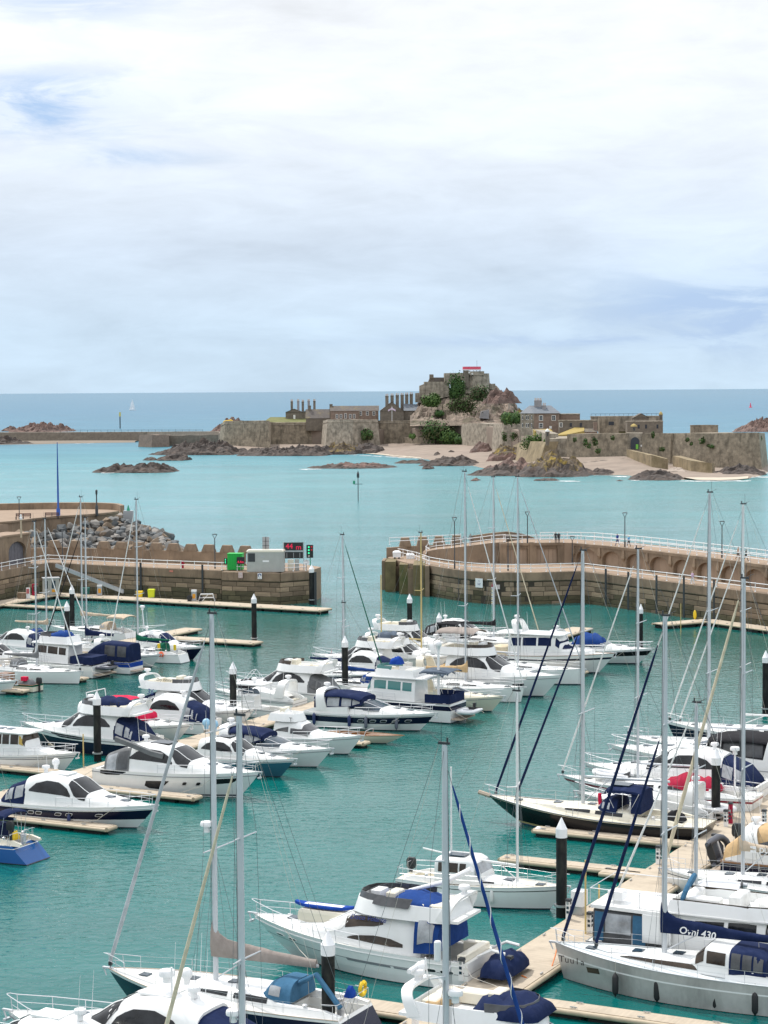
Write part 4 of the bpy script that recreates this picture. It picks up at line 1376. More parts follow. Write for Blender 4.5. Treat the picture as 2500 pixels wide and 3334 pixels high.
MB().tube([(17 * k, 5, 0), (17 * k, 5, 34 * k)], .07, 5).obj('aerial', M_DARK, cn)
pwall('lower grey keep wall at the right of the tower', [(1594, 1268), (1596, 1250), (1612, 1249), (1614, 1270)], 1047, 8, M_CW2)
pwall('grey wall end at the right foot of the crag', [(1636, 1290), (1636, 1277), (1666, 1278), (1672, 1322), (1640, 1316)], 1050, 5, M_CW2)
pwall('flight of grey steps up the foot of the crag', [(1562, 1362), (1566, 1340), (1592, 1334), (1592, 1364)], 1008, 4, M_SLATEP, 'stone_steps')
# ---------------------------------------------------------------- sea rocks
def outcrop(label, px0, px1, yb, hpx, depth, m, seed, z0=0.0, prof=None, name='sea_rock', top=None, group=None, rough=1.0):
 """ridged rock hump rising from the sea between two pixels of the waterline row yb"""
 a, c = G(px0, yb, z0), G(px1, yb, z0)
 o = (a + c) / 2
 L = (c - a).length
 H = hpx * o.y / F * (1.45 if z0 < 10 and m is M_ROCKD and top is None else 1.12)
 depth *= 1.25
 nx = max(16, min(110, int(L / .9)))
 ny = max(8, min(30, int(depth / .9)))
 rows = []
 for i in range(nx + 1):
  u = i / nx
  row = []
  for j in range(ny + 1):
   v = j / ny
   e = max(0, sin(pi * u)) ** .5 * max(0, sin(pi * v)) ** .6
   if prof:
    e *= interp(prof, u)[0]
   x, y = (u - .5) * L, (v - .35) * depth
   q = V((x * .16 + seed * 7.3, y * .16, seed))
   r = mn.ridged_multi_fractal(q, .9, 2.1, 5, 1.0, 2.0)
   cell = mn.cell(V((x * .35 + seed, y * .35, 3)))
   c2 = mn.cell(V((x * .16 + seed, y * .2, 8)))
   z = H * e * (.28 + .34 * min(r, 1.7) + .24 * cell + .16 * c2 + .15 * fbm(q * 6)) - .35 - (1 - min(1, e * 4)) * .8
   row.append((x + .5 * fbm(q * 3), y + .6 * fbm(q * 3 + V((5, 5, 5))), z))
  rows.append(row)
 d = (c - a)
 b = MB()
 b.loft(rows)
 mats = [m] if top is None else [m, top]
 if top is not None:
  b.mi = []
  for f in b.f:
   z = sum(b.v[i][2] for i in f) / len(f)
   x = sum(b.v[i][0] for i in f) / len(f)
   w = fbm(V((x * .1, z * .3, seed)))
   b.mi.append(1 if z > H * (.36 + .35 * w) else 0)
 ob = b.obj(name, mats)
 ob.location = o
 ob.rotation_euler = (0, 0, atan2(d.y, d.x))
 return tag(ob, label, 'rock', group)
outcrop('long dark sea rock in open water on the left', 295, 585, 1537, 27, 22, M_ROCKD, 1, prof=[(0, .5), (.3, 1), (.42, .6), (.62, 1), (.78, 1), (.9, .5), (1, .3)])
outcrop('smaller dark sea rock just behind the long one', 510, 612, 1499, 20, 14, M_ROCKD, 2)
outcrop('tiny low reef left of the small sea rock', 460, 506, 1499, 10, 8, M_ROCKD, 3)
outcrop('brown shore rocks at the left foot of the castle', 480, 800, 1479, 34, 34, M_ROCKD, 4, prof=[(0, .3), (.3, .8), (.5, 1), (.8, .9), (1, .6)])
outcrop('dark weed-covered rocks below the long curtain wall', 770, 1080, 1482, 36, 34, M_ROCKD, 5, prof=[(0, .6), (.2, .6), (.6, .6), (.85, 1), (1, .8)])
outcrop('rounded brown rocks below the pale bastion', 1030, 1170, 1478, 40, 28, M_ROCKD, 6, top=M_ROCKY)
outcrop('dark rocks under the ivy bush', 1140, 1240, 1468, 22, 20, M_ROCKD, 7, z0=1.2)
outcrop('long low reef lying in front of the castle beach', 950, 1300, 1523, 22, 24, M_ROCKD, 8, prof=[(0, .25), (.25, .5), (.55, 1), (.75, .8), (1, .5)], top=M_ROCKR)
outcrop('flat reef joining the beach', 1280, 1400, 1508, 12, 14, M_ROCKD, 9)
outcrop('dark weedy rocks across the end of the pink beach', 1355, 1560, 1514, 24, 30, M_ROCKD, 10, prof=[(0, .4), (.3, .8), (.6, 1), (1, .7)])
outcrop('isolated boulder rock off the beach', 1374, 1410, 1527, 13, 8, M_ROCKD, 11)
outcrop('isolated red rock behind the three mastheads', 1532, 1560, 1565, 13, 8, M_ROCKR, 12)
outcrop('broad dark rock mass below the corner bastion, red on top', 1500, 1745, 1543, 54, 46, M_ROCKD, 13, top=M_ROCKR, prof=[(0, .2), (.3, .4), (.6, .8), (.85, 1), (1, .9)])
outcrop('dark rock mass with bright yellow lichen below the sentry box', 1680, 1950, 1546, 66, 48, M_ROCKD, 14, top=M_ROCKY, prof=[(0, .6), (.2, .95), (.45, 1), (.65, .85), (.78, .5), (1, .2)])
outcrop('dark rocks at the water edge below the landing beach', 1900, 2010, 1545, 16, 16, M_ROCKD, 15)
outcrop('flat dark rock ledge in front of the landing slip', 2040, 2240, 1560, 24, 26, M_ROCKD, 16, prof=[(0, .6), (.3, 1), (.7, .9), (1, .3)])
outcrop('dark rocks along the foot of the great right bastion', 2310, 2500, 1545, 24, 22, M_ROCKD, 17, prof=[(0, .6), (.5, 1), (1, .8)])
outcrop('grey boulder slab beside the landing slip', 2168, 2238, 1536, 17, 10, M_GRAVEL, 18, z0=.8)
outcrop('small rocks awash off the landing beach', 1732, 1822, 1565, 9, 6, M_ROCKD, 19)
outcrop('tiny dark rock awash near the beach', 2002, 2032, 1566, 7, 5, M_ROCKD, 20)
outcrop('dark block of rock at the top of the pink beach', 1534, 1594, 1467, 30, 14, M_ROCKR, 21, z0=2.8)
outcrop('red rock foot of the corner bastion with yellow lichen', 1590, 1720, 1492, 42, 22, M_ROCKR, 22, z0=1.8, top=M_ROCKY)
outcrop('red knoll of rock beside the green bush', 1656, 1704, 1370, 36, 16, M_ROCKR, 23, z0=14.5, top=M_ROCKY)
outcrop('reddish rock island at the right edge of the open sea', 2376, 2580, 1404, 40, 60, M_ROCKR, 24, prof=[(0, .1), (.2, .7), (.4, 1), (1, .7)])
outcrop('jagged red rocks behind the causeway at the far left', 45, 225, 1406, 31, 50, M_ROCKR, 25, prof=[(0, .5), (.2, .9), (.32, 1), (.5, .8), (.66, .95), (.74, .35), (1, .12)])
outcrop('small red rock at the far left of the causeway', 12, 46, 1404, 18, 20, M_ROCKR, 26)
outcrop('rounded red rock by the yellow digger at the castle end of the causeway', 702, 800, 1404, 44, 40, M_ROCKR, 27, prof=[(0, .8), (.4, 1), (.8, .8), (1, .3)])
outcrop('low dark rocks on the sand at the far left', -40, 110, 1446, 22, 20, M_ROCKD, 28, prof=[(0, 1), (.4, 1), (.6, .5), (1, .2)])
outcrop('dark rock crag on the right flank of the mount', 1598, 1684, 1366, 74, 34, M_MOUNT, 29, z0=14.5, prof=[(0, .6), (.3, 1), (.6, .85), (1, .35)])
outcrop('upper red crag beside the keep tower', 1594, 1642, 1306, 50, 14, M_ROCKR, 30, z0=24.6, prof=[(0, .9), (.4, 1), (.9, .9), (1, .5)])
for i, (x, y, w) in enumerate(((1410, 1482, 22), (1455, 1478, 26), (1430, 1494, 30), (1480, 1490, 40))):
 outcrop('scattered dark rock lying on the pink beach', x, x + w, y, 10, 7, M_ROCKD, 40 + i, z0=1.0, group='dark rocks scattered on the pink beach')
# causeway and breakwater at the left
edge('long stone causeway with a railing running to the castle', [(-120, 1436, 1408, .3), (60, 1436, 1408, .3), (340, 1434, 1407, .5), (480, 1434, 1406, .6), (600, 1437, 1405, 1.2), (720, 1440, 1405, 2)], M_GRANG, thick=9, cornice=0, batter=.25)
cz = thing('causeway_railing', 'thin dark railing along the causeway', 'railing', D(130, 1406, 1250))
n = 24
ln = [D(lerp(130, 660, i / n), 1406.5 - 1.8 * i / n, 1190) - V(cz.location) for i in range(n + 1)]
for z in (.6, 1.2):
 MB().tube([p + V((0, 0, z)) for p in ln], .05, 4).obj('rail', M_DARK, cz)
for p in ln:
 MB().tube([p + V((0, 0, -.5)), p + V((0, 0, 1.25))], .07, 4).obj('post', M_DARK, cz)
edge('square stone breakwater head in front of the causeway', [(454, 1453, 1416, .3), (496, 1455, 1416, .3), (548, 1453, 1416, .3), (552, 1448, 1417, .3)], M_GRAN, thick=12, cornice=0, batter=.12)
edge('dark stone breakwater joining the castle bastion', [(548, 1450, 1418, .3), (640, 1450, 1417, .3), (724, 1448, 1415, .8)], M_GRANG, thick=8, cornice=0, batter=.08)
cols = [[G(x, y0, 0) + V((0, -8, -1.2)), G(x, y0, .1), G(x, lerp(y0, y1, .5), .3), G(x, y1, .6), G(x, y1, .6) + V((0, 80, .2))] for x, y0, y1 in ((-100, 1449, 1432), (40, 1447, 1432), (120, 1446, 1433), (200, 1444, 1434), (320, 1442, 1436), (440, 1440, 1436))]
ground_band('sand_flat', 'grey-brown sand flat beside the causeway', cols, mat('sand_flat', (.2, .165, .13), .95, var=.12, scale=.1), 'beach')
# ---------------------------------------------------------------- plants of the island
def foliage(label, px, py, Y, wpx, hpx, dpt, n, name='bush', seed=0, leaf=.55, cat='bush', pal=(0, 1, 2), trunk=True, group=None, z_in=None):
 rng = random.Random(seed + int(px))
 n = int(n * 2.2)
 leaf *= 1.25
 k = Y / F
 c = D(px, py, Y)
 rx, rz = wpx / 2 * k, hpx * k
 t = thing(name, label, cat, c, 0, group)
 # a few lobes make the outline uneven
 lobes = [(rng.uniform(-.55, .55) * rx, rng.uniform(-.4, .4) * dpt, rng.uniform(.3, .75) * rz, rng.uniform(.45, .72)) for _ in range(max(4, int(n / 90)))]
 bs = {i: MB() for i in pal}
 for i in range(n):
  lx, ly, lz, lr = rng.choice(lobes)
  d = V((rng.gauss(0, 1), rng.gauss(0, 1), rng.gauss(0, 1))).normalized()
  r = rng.uniform(.55, 1.05)
  p = V((lx + d.x * r * lr * rx, ly + d.y * r * lr * dpt, max(.1, lz + d.z * r * lr * rz * .8)))
  s = leaf * rng.uniform(.6, 1.3)
  a = d.orthogonal().normalized()
  a = (a + V((rng.uniform(-.6, .6), rng.uniform(-.6, .6), rng.uniform(-.6, .6)))).normalized()
  e = d.cross(a).normalized()
  bs[rng.choice(pal)].add([p - a * s, p + e * s * .55, p + a * s, p - e * s * .55], [(0, 1, 2, 3)])
 for i in pal:
  if bs[i].v:
   tag(bs[i].obj('leaves', M_LEAF[i], t), kind='stuff')
 if trunk:
  MB().tube([(0, 0, -1), (.1, 0, rz * .5)], .3, 6).obj('stem', M_ROCKD, t)
 return t
foliage('round dark ivy bush clinging to the corner of the pale bastion', 1196, 1432, 1010, 40, 38, 4, 420, pal=(0, 3, 1))
foliage('large dark green tree above the pink beach', 1418, 1442, 1003, 104, 66, 8, 1000, pal=(0, 1, 3), name='tree', cat='tree')
foliage('lighter green bush right of the large tree by the beach wall', 1466, 1448, 999, 80, 46, 6, 700, pal=(1, 2, 0))
foliage('hanging green bush at the end of the low sea wall', 1494, 1447, 992, 30, 26, 5, 300, pal=(0, 1))
foliage('small pale bush at the left end of the beach wall', 1342, 1428, 1006, 24, 16, 4, 180, pal=(1, 2))
foliage('dark shrub below the small white-domed turret', 1490, 1378, 1022, 16, 20, 3, 130, pal=(0, 3))
foliage('bright green bush beside the hipped stone house', 1666, 1384, 905, 74, 40, 7, 700, pal=(1, 2, 0))
foliage('dark green tree beside the pale slate roof', 1428, 1356, 1020, 36, 18, 5, 220, pal=(0, 1))
foliage('ivy curtain hanging on the keep above the crag', 1488, 1306, 1034, 62, 78, 1.6, 900, name='ivy', cat='ivy', pal=(0, 1), trunk=False, leaf=.5)
foliage('green grassy slope left of the ivy on the mount', 1404, 1326, 1020, 70, 44, 3, 520, name='scrub', cat='scrub', pal=(1, 2), trunk=False)
foliage('dry scrub on the lower crag', 1500, 1352, 1003, 120, 56, 3, 640, name='scrub', cat='scrub', pal=(3, 3, 1), trunk=False, leaf=.45)
foliage('dark scrub across the face of the crag', 1556, 1316, 1020, 90, 60, 3, 560, name='scrub', cat='scrub', pal=(3, 0), trunk=False, leaf=.45)
foliage('ivy hanging beside the sentry box wall', 1738, 1464, 804, 84, 46, 1.2, 600, name='ivy', cat='ivy', pal=(1, 2), trunk=False, leaf=.35)
foliage('green ivy strip dropping from the sentry box', 1774, 1474, 786, 12, 42, 1.0, 150, name='ivy', cat='ivy', pal=(2, 1), trunk=False, leaf=.35)
rng = random.Random(4)
for i, (x, y, w, h, Y) in enumerate(((1640, 1440, 26, 30, 912), (1672, 1436, 30, 34, 912), (1570, 1420, 26, 20, 968), (1910, 1462, 30, 34, 757), (1938, 1464, 22, 40, 757), (1870, 1440, 14, 14, 757), (1994, 1432, 12, 14, 757), (1946, 1478, 18, 16, 756),
         (2125, 1428, 14, 22, 757), (2160, 1470, 30, 14, 752), (2236, 1438, 16, 14, 745), (2252, 1450, 14, 10, 745), (2284, 1446, 26, 22, 744), (2330, 1440, 16, 18, 744), (2352, 1452, 20, 22, 744), (2430, 1448, 16, 14, 744), (2310, 1458, 26, 10, 742), (2475, 1440, 10, 16, 744))):
 foliage('tuft of plants growing on the face of the castle wall', x, y, Y, w, h, 1.0, 60, name='wall_plant', cat='plant', pal=(0, 1, 3), trunk=False, leaf=.4, group='plants on the castle walls')
# surf along the shore rocks
M_FOAM = mat('surf_foam', (.8, .82, .82), .7, var=.1, scale=.5)
b = MB()
rng = random.Random(9)
for (x0, x1, y) in ((1690, 1730, 1547), (1760, 1860, 1551), (2000, 2040, 1552), (2060, 2200, 1563), (2230, 2440, 1566), (2440, 2500, 1553), (2470, 2500, 1540), (330, 370, 1539), (2380, 2420, 1403), (2420, 2500, 1406), (1820, 1880, 1567), (980, 1040, 1528), (1140, 1380, 1494), (60, 300, 1443)):
 n = int((x1 - x0) / 7) + 2
 for i in range(n):
  x = lerp(x0, x1, (i + rng.random()) / n)
  yv = y + rng.uniform(-1.2, 1.2) + ((x - 1140) * .06 - 14 if y == 1494 else 0)
  p = G(x, yv, .05)
  w = rng.uniform(.6, 2.4)
  d = rng.uniform(.5, 1.6)
  k = 7
  b.add([(p.x + w * cos(2 * pi * j / k) * rng.uniform(.7, 1.1), p.y + d * sin(2 * pi * j / k) * rng.uniform(.7, 1.1), .05 + .002 * (i % 9)) for j in range(k)], [tuple(range(k))])
tag(b.obj('surf_foam', M_FOAM), 'white surf breaking along the rocks of the island', 'surf', kind='stuff')
# things out on the sea
yb = thing('sailing_boat', 'distant white sloop under sail on the blue sea', 'sailboat', G(432, 1336, 0), radians(160))
MB().loft([[(-6, 0, .9), (-6, 0, 0)], [(-4, 1.3, 1), (-4, 1.1, 0)], [(1, 1.6, 1.1), (1, 1.3, 0)], [(6.5, 0, 1.4), (6, 0, 0)], [(1, -1.6, 1.1), (1, -1.3, 0)], [(-4, -1.3, 1), (-4, -1.1, 0)], [(-6, 0, .9), (-6, 0, 0)]]).add([(-6, 0, .9), (-4, 1.3, 1), (1, 1.6, 1.1), (6.5, 0, 1.4), (1, -1.6, 1.1), (-4, -1.3, 1)], [(0, 1, 2, 3, 4, 5)]).obj('hull', M_WHITEP, yb)
MB().tube([(1, 0, 1), (1, 0, 19)], .12, 5).obj('mast', M_WHITEP, yb)
MB().loft([[(.9, 0, 2.2), (-4.6, .8, 2.2)], [(.9, .3, 8), (-3.6, .9, 8)], [(.9, .2, 14), (-1.6, .6, 14)], [(.9, 0, 18.6), (.6, 0, 18.6)]]).obj('mainsail', M_WHITEP, yb)
MB().loft([[(6.3, 0, 1.6), (.6, 1.0, 2.0)], [(4, .5, 8), (.7, .9, 8)], [(1.4, 0, 16.5), (1.2, 0, 16.5)]]).obj('jib', M_WHITEP, yb)
by = thing('red_buoy', 'small red buoy far out on the right', 'buoy', G(2443, 1327, 0))
MB().lathe([(2.6, -1), (2.6, .7), (1.6, 1.1)], n=12).obj('float', M_RED, by)
MB().lathe([(1.6, 1.1), (.6, 6), (.6, 7.2), (0, 7.6)], n=10).obj('tower', M_RED, by)
M_GREEN = mat('beacon_green', (.02, .28, .16), .5)
bk = thing('beacon_post', 'slim dark beacon post standing in the water with a green topmark', 'beacon', G(1166, 1632, 0))
MB().tube([(0, 0, -2), (0, 0, 6.6)], .12, 6).obj('post', M_DARK, bk)
MB().box(-1.2, 1.2, -.06, .06, 4.6, 4.75).lathe([(.35, 6.4), (.35, 7.4), (0, 8.4)], n=8).obj('topmark', M_DARK, bk)
MB().lathe([(.3, 4.7), (.3, 5.6)], (-1.1, 0, 0), 6).obj('lamp', M_GREEN, bk)
bk = thing('beacon_pole', 'thin far beacon pole behind the causeway', 'beacon', G(391, 1395, 0))
MB().tube([(0, 0, -2), (0, 0, 13)], .5, 5).obj('post', M_DARK, bk)
MB().tube([(0, 0, 10), (0, 0, 13.5)], .75, 5).obj('topmark', mat('beacon_yellow', (.6, .5, .1), .6), bk)
dg = thing('digger', 'yellow digger working beside the red rock on the causeway', 'digger', D(780, 1399, 1120), radians(180))
MB().box(-2.2, 2.2, -1.3, 1.3, .0, 1.0).obj('tracks', M_DARK, dg)
MB().box(-2.4, 1.4, -1.3, 1.3, 1.05, 2.4).box(-.4, 1.4, -1.1, .3, 2.4, 3.7).obj('body', mat('digger_yellow', (.75, .48, .03), .5), dg)
MB().tube([(1.2, .6, 2), (4.5, .6, 5.2), (8.5, .6, 4.6)], .5, 5).obj('boom', MATS['digger_yellow'], dg)
MB().tube([(8.5, .6, 4.6), (9.6, .6, 2)], .4, 5).obj('stick', MATS['digger_yellow'], dg)
# ================================================================ BOATS: materials and builders
GEL = mat('gelcoat_white', (.80, .81, .80), .22, coat=.3, dirt=((.62, .62, .58), .35, .6, (1, 1, .5)))
GELC = mat('gelcoat_cream', (.76, .71, .58), .25, coat=.3, dirt=((.6, .55, .45), .35, .6, (1, 1, .5)))
NAVY = mat('hull_navy', (.006, .009, .032), .22, spec=.3, coat=.12)
NBLK = mat('hull_black', (.008, .008, .01), .22, spec=.3, coat=.1)
TEALH = mat('hull_teal', (.035, .13, .19), .18, coat=.5)
BLUEH = mat('hull_blue', (.016, .095, .30), .25, spec=.3, coat=.1)
GREYH = mat('hull_bare_aluminium', (.47, .47, .455), .45, .15, var=.12, scale=1.1, dirt=((.2, .2, .19), .6, .5, (1, 1, .3)))
BOOT = mat('boot_stripe', (.02, .025, .05), .4)
ANTI = mat('antifoul_dark', (.03, .035, .045), .7)
REDS = mat('stripe_red', (.25, .015, .03), .3)
STRG = mat('stripe_grey', (.22, .23, .25), .3)
DECKM = mat('deck_nonslip', (.70, .70, .67), .7, var=.06, scale=3)
TEAK = mat('teak_deck', (.36, .25, .155), .75, var=.2, scale=3, stretch=(1, 8, 1))
TEAKP = mat('teak_pale', (.46, .37, .29), .8, var=.15, scale=3, stretch=(1, 8, 1))
GLASS = mat('boat_glass_dark', (.016, .018, .021), .05, spec=.42, var=.7, scale=1.1, bump=.03, bscale=.6)
GLASSB = mat('boat_glass_blue', (.025, .045, .065), .05, spec=.5, var=.6, scale=1.2, bump=.03, bscale=.6)
GLASSG = mat('boat_glass_green', (.05, .20, .19), .1, spec=.7)
GLASSBR = mat('boat_glass_brown', (.045, .032, .022), .06, spec=.42, var=.6, scale=1.1, bump=.03, bscale=.6)
VINYL = mat('clear_vinyl', (.33, .35, .37), .12, var=.35, scale=1.5, spec=.7)
VINYLD = mat('tinted_vinyl', (.08, .083, .088), .15, var=.3, scale=1.5, spec=.4)
INNER = mat('cabin_dark', (.05, .05, .05), .7)
FAB = {}
for k_, c_ in dict(navy=(.010, .019, .062), blue=(.014, .05, .20), royal=(.012, .055, .30), steel=(.05, .14, .24), sand=(.50, .35, .19), beige=(.50, .41, .31), taupe=(.30, .26, .235), grey=(.16, .165, .17), black=(.022, .022, .025),
    green=(.008, .10, .06), red=(.34, .02, .05), white=(.74, .74, .72), char=(.07, .075, .085), cream=(.62, .54, .40), pink=(.60, .02, .07), slate=(.09, .115, .15), lgrey=(.43, .45, .47)).items():
 FAB[k_] = mat('canvas_%s' % k_, c_, .95, spec=.15, var=.16, scale=1.6, bump=.07, bscale=1.6, dirt=(tuple(min(.8, v * 1.5 + .02) for v in c_), .5, 1.1, (1, 1, .5)))
CHROME = mat('stainless', (.62, .63, .65), .35, .35)
ALU = mat('mast_aluminium', (.56, .585, .61), .4, .12, var=.06, scale=.5)
ALUW = mat('mast_white', (.74, .75, .75), .4)
WOODM = mat('mast_wood_yellow', (.55, .42, .17), .5, var=.12, scale=1)
WIRE = mat('rigging_wire', (.16, .17, .18), .45, .4)
ROPE = mat('rope', (.55, .52, .45), .9)
PLW = mat('plastic_white', (.82, .82, .82), .35)
HYP = mat('inflatable_grey', (.55, .57, .60), .5, var=.08, scale=2)
HYPW = mat('inflatable_white', (.74, .75, .76), .45)
HYPD = mat('inflatable_dark', (.07, .075, .095), .5)
ORNG = mat('buoy_orange', (.85, .13, .03), .5)
YELW = mat('safety_yellow', (.85, .58, .02), .5)
VARN = mat('varnished_wood', (.26, .12, .045), .3, var=.25, scale=2, stretch=(1, 6, 1), coat=.4)
INK = mat('letter_navy', (.02, .04, .2), .5)
INKB = mat('letter_black', (.02, .02, .022), .5)
INKW = mat('letter_white', (.85, .85, .85), .5)
INKP = mat('letter_pink', (.75, .08, .32), .5)
HC_ = dict(white=GEL, cream=GELC, navy=NAVY, black=NBLK, teal=TEALH, blue=BLUEH, grey=GREYH, boot=BOOT, anti=ANTI, red=REDS, strg=STRG)
class Hull:
 """x from the transom (0) to the bow tip (L), y to port, z up from the waterline"""
 def __init__(s, L, B, fs, fb, rake=None, st=0.0, tw=.88, mx=.42, p=2.2, q=1.0, flare=.35, dip=0.0):
  s.L, s.B, s.fs, s.fb = L, B, fs, fb
  s.rake = rake if rake is not None else L * .1
  s.st, s.tw, s.mx, s.p, s.q, s.fl, s.dip = st, tw, mx, p, q, flare, dip
 def bd(s, t):
  if t < s.mx:
   w = s.tw + (1 - s.tw) * sin(pi / 2 * t / s.mx)
  else:
   w = max(0, 1 - ((t - s.mx) / (1 - s.mx)) ** s.p) ** s.q
  return s.B / 2 * w
 def sh(s, t):
  return s.fs + (s.fb - s.fs) * t ** 1.7 - s.dip * sin(pi * t)
 def pt(s, t, z, side=1):
  h = s.sh(t)
  f = max(0.0, min(1.0, z / h))
  Lz = s.L - s.rake * (1 - f) ** 1.15
  x0 = s.st * f
  x = x0 + (Lz - x0) * t
  y = s.bd(t) * (1 - (.05 + s.fl * t ** 2.2) * (1 - f) ** 1.4)
  if z < 0:
   y *= max(.2, 1 + z * 1.2)
   x = min(x, Lz)
  return V((x, side * y, z))
 def tx(s, x):
  """station parameter of a deck position x"""
  return min(1, max(0, (x - s.st) / (s.L - s.st)))
 def dz(s, x):
  return s.sh(s.tx(x))
 def hb(s, x):
  return s.bd(s.tx(x))
 def build(s, root, bands, deck, coam=.06, cockpit=None, n=17, rail=None, railf=.99, railr=.035):
  """bands [(fraction of the sheer, material)]; cockpit (x0, x1, half width, depth)"""
  ts = [1 - (1 - i / n) ** 1.35 for i in range(n)] + [.985, 1.0]
  lev = [(-.5, 'a', None)]
  mats = [ANTI]
  rows = [('z', -.5, 0)]
  rows.append(('z', .03, 0))
  lo = .02
  for fr_, m in bands:
   if m not in mats:
    mats.append(m)
   k = mats.index(m)
   st = max(1, round((fr_ - lo) / .22))
   for j in range(1, st + 1):
    rows.append(('f', lo + (fr_ - lo) * j / st, k))
   lo = fr_
  b = MB()
  rings = {1: [], -1: []}
  for sd in (1, -1):
   g = []
   for typ, val, k in rows:
    g.append([s.pt(t, val if typ == 'z' else max(val * s.sh(t), .031 + .01 * val), sd) for t in ts])
   rings[sd] = g
   for i in range(len(rows) - 1):
    b.cur = rows[i + 1][2]
    R = [g[i], g[i + 1]] if sd == -1 else [g[i + 1], g[i]]
    b.loft(R)
  # transom
  for i in range(len(rows) - 1):
   b.cur = rows[i + 1][2]
   b.add([rings[1][i][0], rings[-1][i][0], rings[-1][i + 1][0], rings[1][i + 1][0]], [(0, 3, 2, 1)])
  hull = b.obj('hull', mats, root, 38)
  # deck
  prof = [(t, 0) for t in ts]
  if cockpit:
   c0, c1, cw, cd = cockpit
   t0, t1 = s.tx(c0), s.tx(c1)
   prof = [q for q in prof if q[0] < t0 - .005 or q[0] > t1 + .005]
   inner = [(t0, 0), (t0 + .0005, cd)] + [(lerp(t0, t1, i / 6), cd) for i in range(1, 6)] + [(t1 - .0005, cd), (t1, 0)]
   if t0 <= .001:
    inner = inner[1:]
   prof = sorted(prof + inner)
  rows_ = []
  for t, d in prof:
   z = s.sh(t) - coam
   q = s.pt(t, z)
   e = max(q.y - .004, 0)
   x = q.x
   cw = min(cockpit[2], e * .86) if cockpit else e * .5
   rows_.append([(x, e, z), (x, cw, z + .03), (x, cw - .001, z + .03 - d), (x, 0, z + .05 - d), (x, -cw + .001, z + .03 - d), (x, -cw, z + .03), (x, -e, z)])
  MB().loft(rows_[::-1]).obj('deck', deck, root, 30)
  if rail is not None:
   tr = MB()
   for sd in (1, -1):
    pts = [s.pt(t, s.sh(t) * railf, sd) + V((0, sd * .012, 0)) for t in ts[:-1]] + [s.pt(1, s.sh(1) * railf, sd) + V((.03, 0, 0))]
    tr.tube(pts, railr, 5)
   tag(tr.obj('rub_rail', rail, root), kind='stuff')
  return hull
class Sup:
 """deckhouse or canopy: keys [(x, half width, base z, height)] from aft to forward; boxy section"""
 def __init__(s, keys, ey=.5, ez=.62, tum=.12):
  s.k, s.ey, s.ez, s.tum = keys, ey, ez, tum
 def at(s, x):
  return interp(s.k, x)
 def P(s, x, q, sd=1):
  w, zb, h = s.at(x)
  a = q * pi / 2
  sy, cz = sin(a) ** s.ez, max(cos(a), 0) ** s.ey
  return V((x, sd * w * cz * (1 - s.tum * sy), zb + h * sy))
 def q(s, hf):
  return asin(min(1, max(0, hf)) ** (1 / s.ez)) * 2 / pi
 def mesh(s, name, m, root, sub=4, nq=7, parent=None, caps=True):
  xs = []
  for a, c in zip(s.k, s.k[1:]):
   k = max(1, min(sub, int((c[0] - a[0]) / .35)))
   xs += [lerp(a[0], c[0], i / k) for i in range(k)]
  xs.append(s.k[-1][0])
  qs = [i / nq for i in range(nq + 1)]
  rings = [[s.P(x, q, 1) for q in qs] + [s.P(x, q, -1) for q in qs[::-1][1:]] for x in xs]
  return MB().loft(rings[::-1], False, caps, caps).obj(name, m, root, 42)
 def patch(s, name, m, root, pts, sides=(1, -1), off=.018, nq=4, wrap=False, nx=None):
  """glazing lying on the surface: pts [(x, lower, upper)] as fractions of the local height"""
  out = []
  xs = []
  for a, c in zip(pts, pts[1:]):
   k = max(1, int(abs(c[0] - a[0]) / .3))
   xs += [(lerp(a[0], c[0], i / k), lerp(a[1], c[1], i / k), lerp(a[2], c[2], i / k)) for i in range(k)]
  xs.append(pts[-1])
  def S(x, q, sd):
   e = .02
   p = s.P(x, q, sd)
   dq = s.P(x, min(q + e, 1), sd) - s.P(x, max(q - e, 0), sd)
   dx = s.P(x + e, q, sd) - s.P(x - e, q, sd)
   n = dx.cross(dq) * sd
   if n.length < 1e-9:
    n = V((0, 0, 1))
   n.normalize()
   if n.z < -.2 or n.y * sd < -.3:
    n = -n
   return p + n * off
  if wrap:
   rings = []
   for x, l, u in xs:
    ql, qu = s.q(l), s.q(u)
    a = [S(x, lerp(ql, qu, i / nq), 1) for i in range(nq + 1)]
    c = [S(x, lerp(ql, qu, i / nq), -1) for i in range(nq + 1)]
    rings.append(a + c[::-1][1 if u >= 1 else 0:])
   return [MB().loft(rings[::-1]).obj(name, m, root, 40)]
  for sd in sides:
   rings = []
   for x, l, u in xs:
    ql, qu = s.q(l), s.q(u)
    rings.append([S(x, lerp(ql, qu, i / nq), sd) for i in range(nq + 1)])
   if sd == 1:
    rings = rings[::-1]
   out.append(MB().loft(rings).obj(name, m, root, 40))
  return out
def boat(label, cat, bow=None, h=DR, L=12.0, stern=None, name='motor_yacht', group=None):
 """root at the transom on the waterline; placed by the bow tip (x, y, height) or the transom (x, y) seen in the photo"""
 if bow is not None:
  p = G(bow[0], bow[1], bow[2])
  p = flat(p) - flat(h) * L
 else:
  p = flat(G(stern[0], stern[1], stern[2] if len(stern) > 2 else 0))
 return thing(name, label, cat, p, atan2(h[1], h[0]), group)
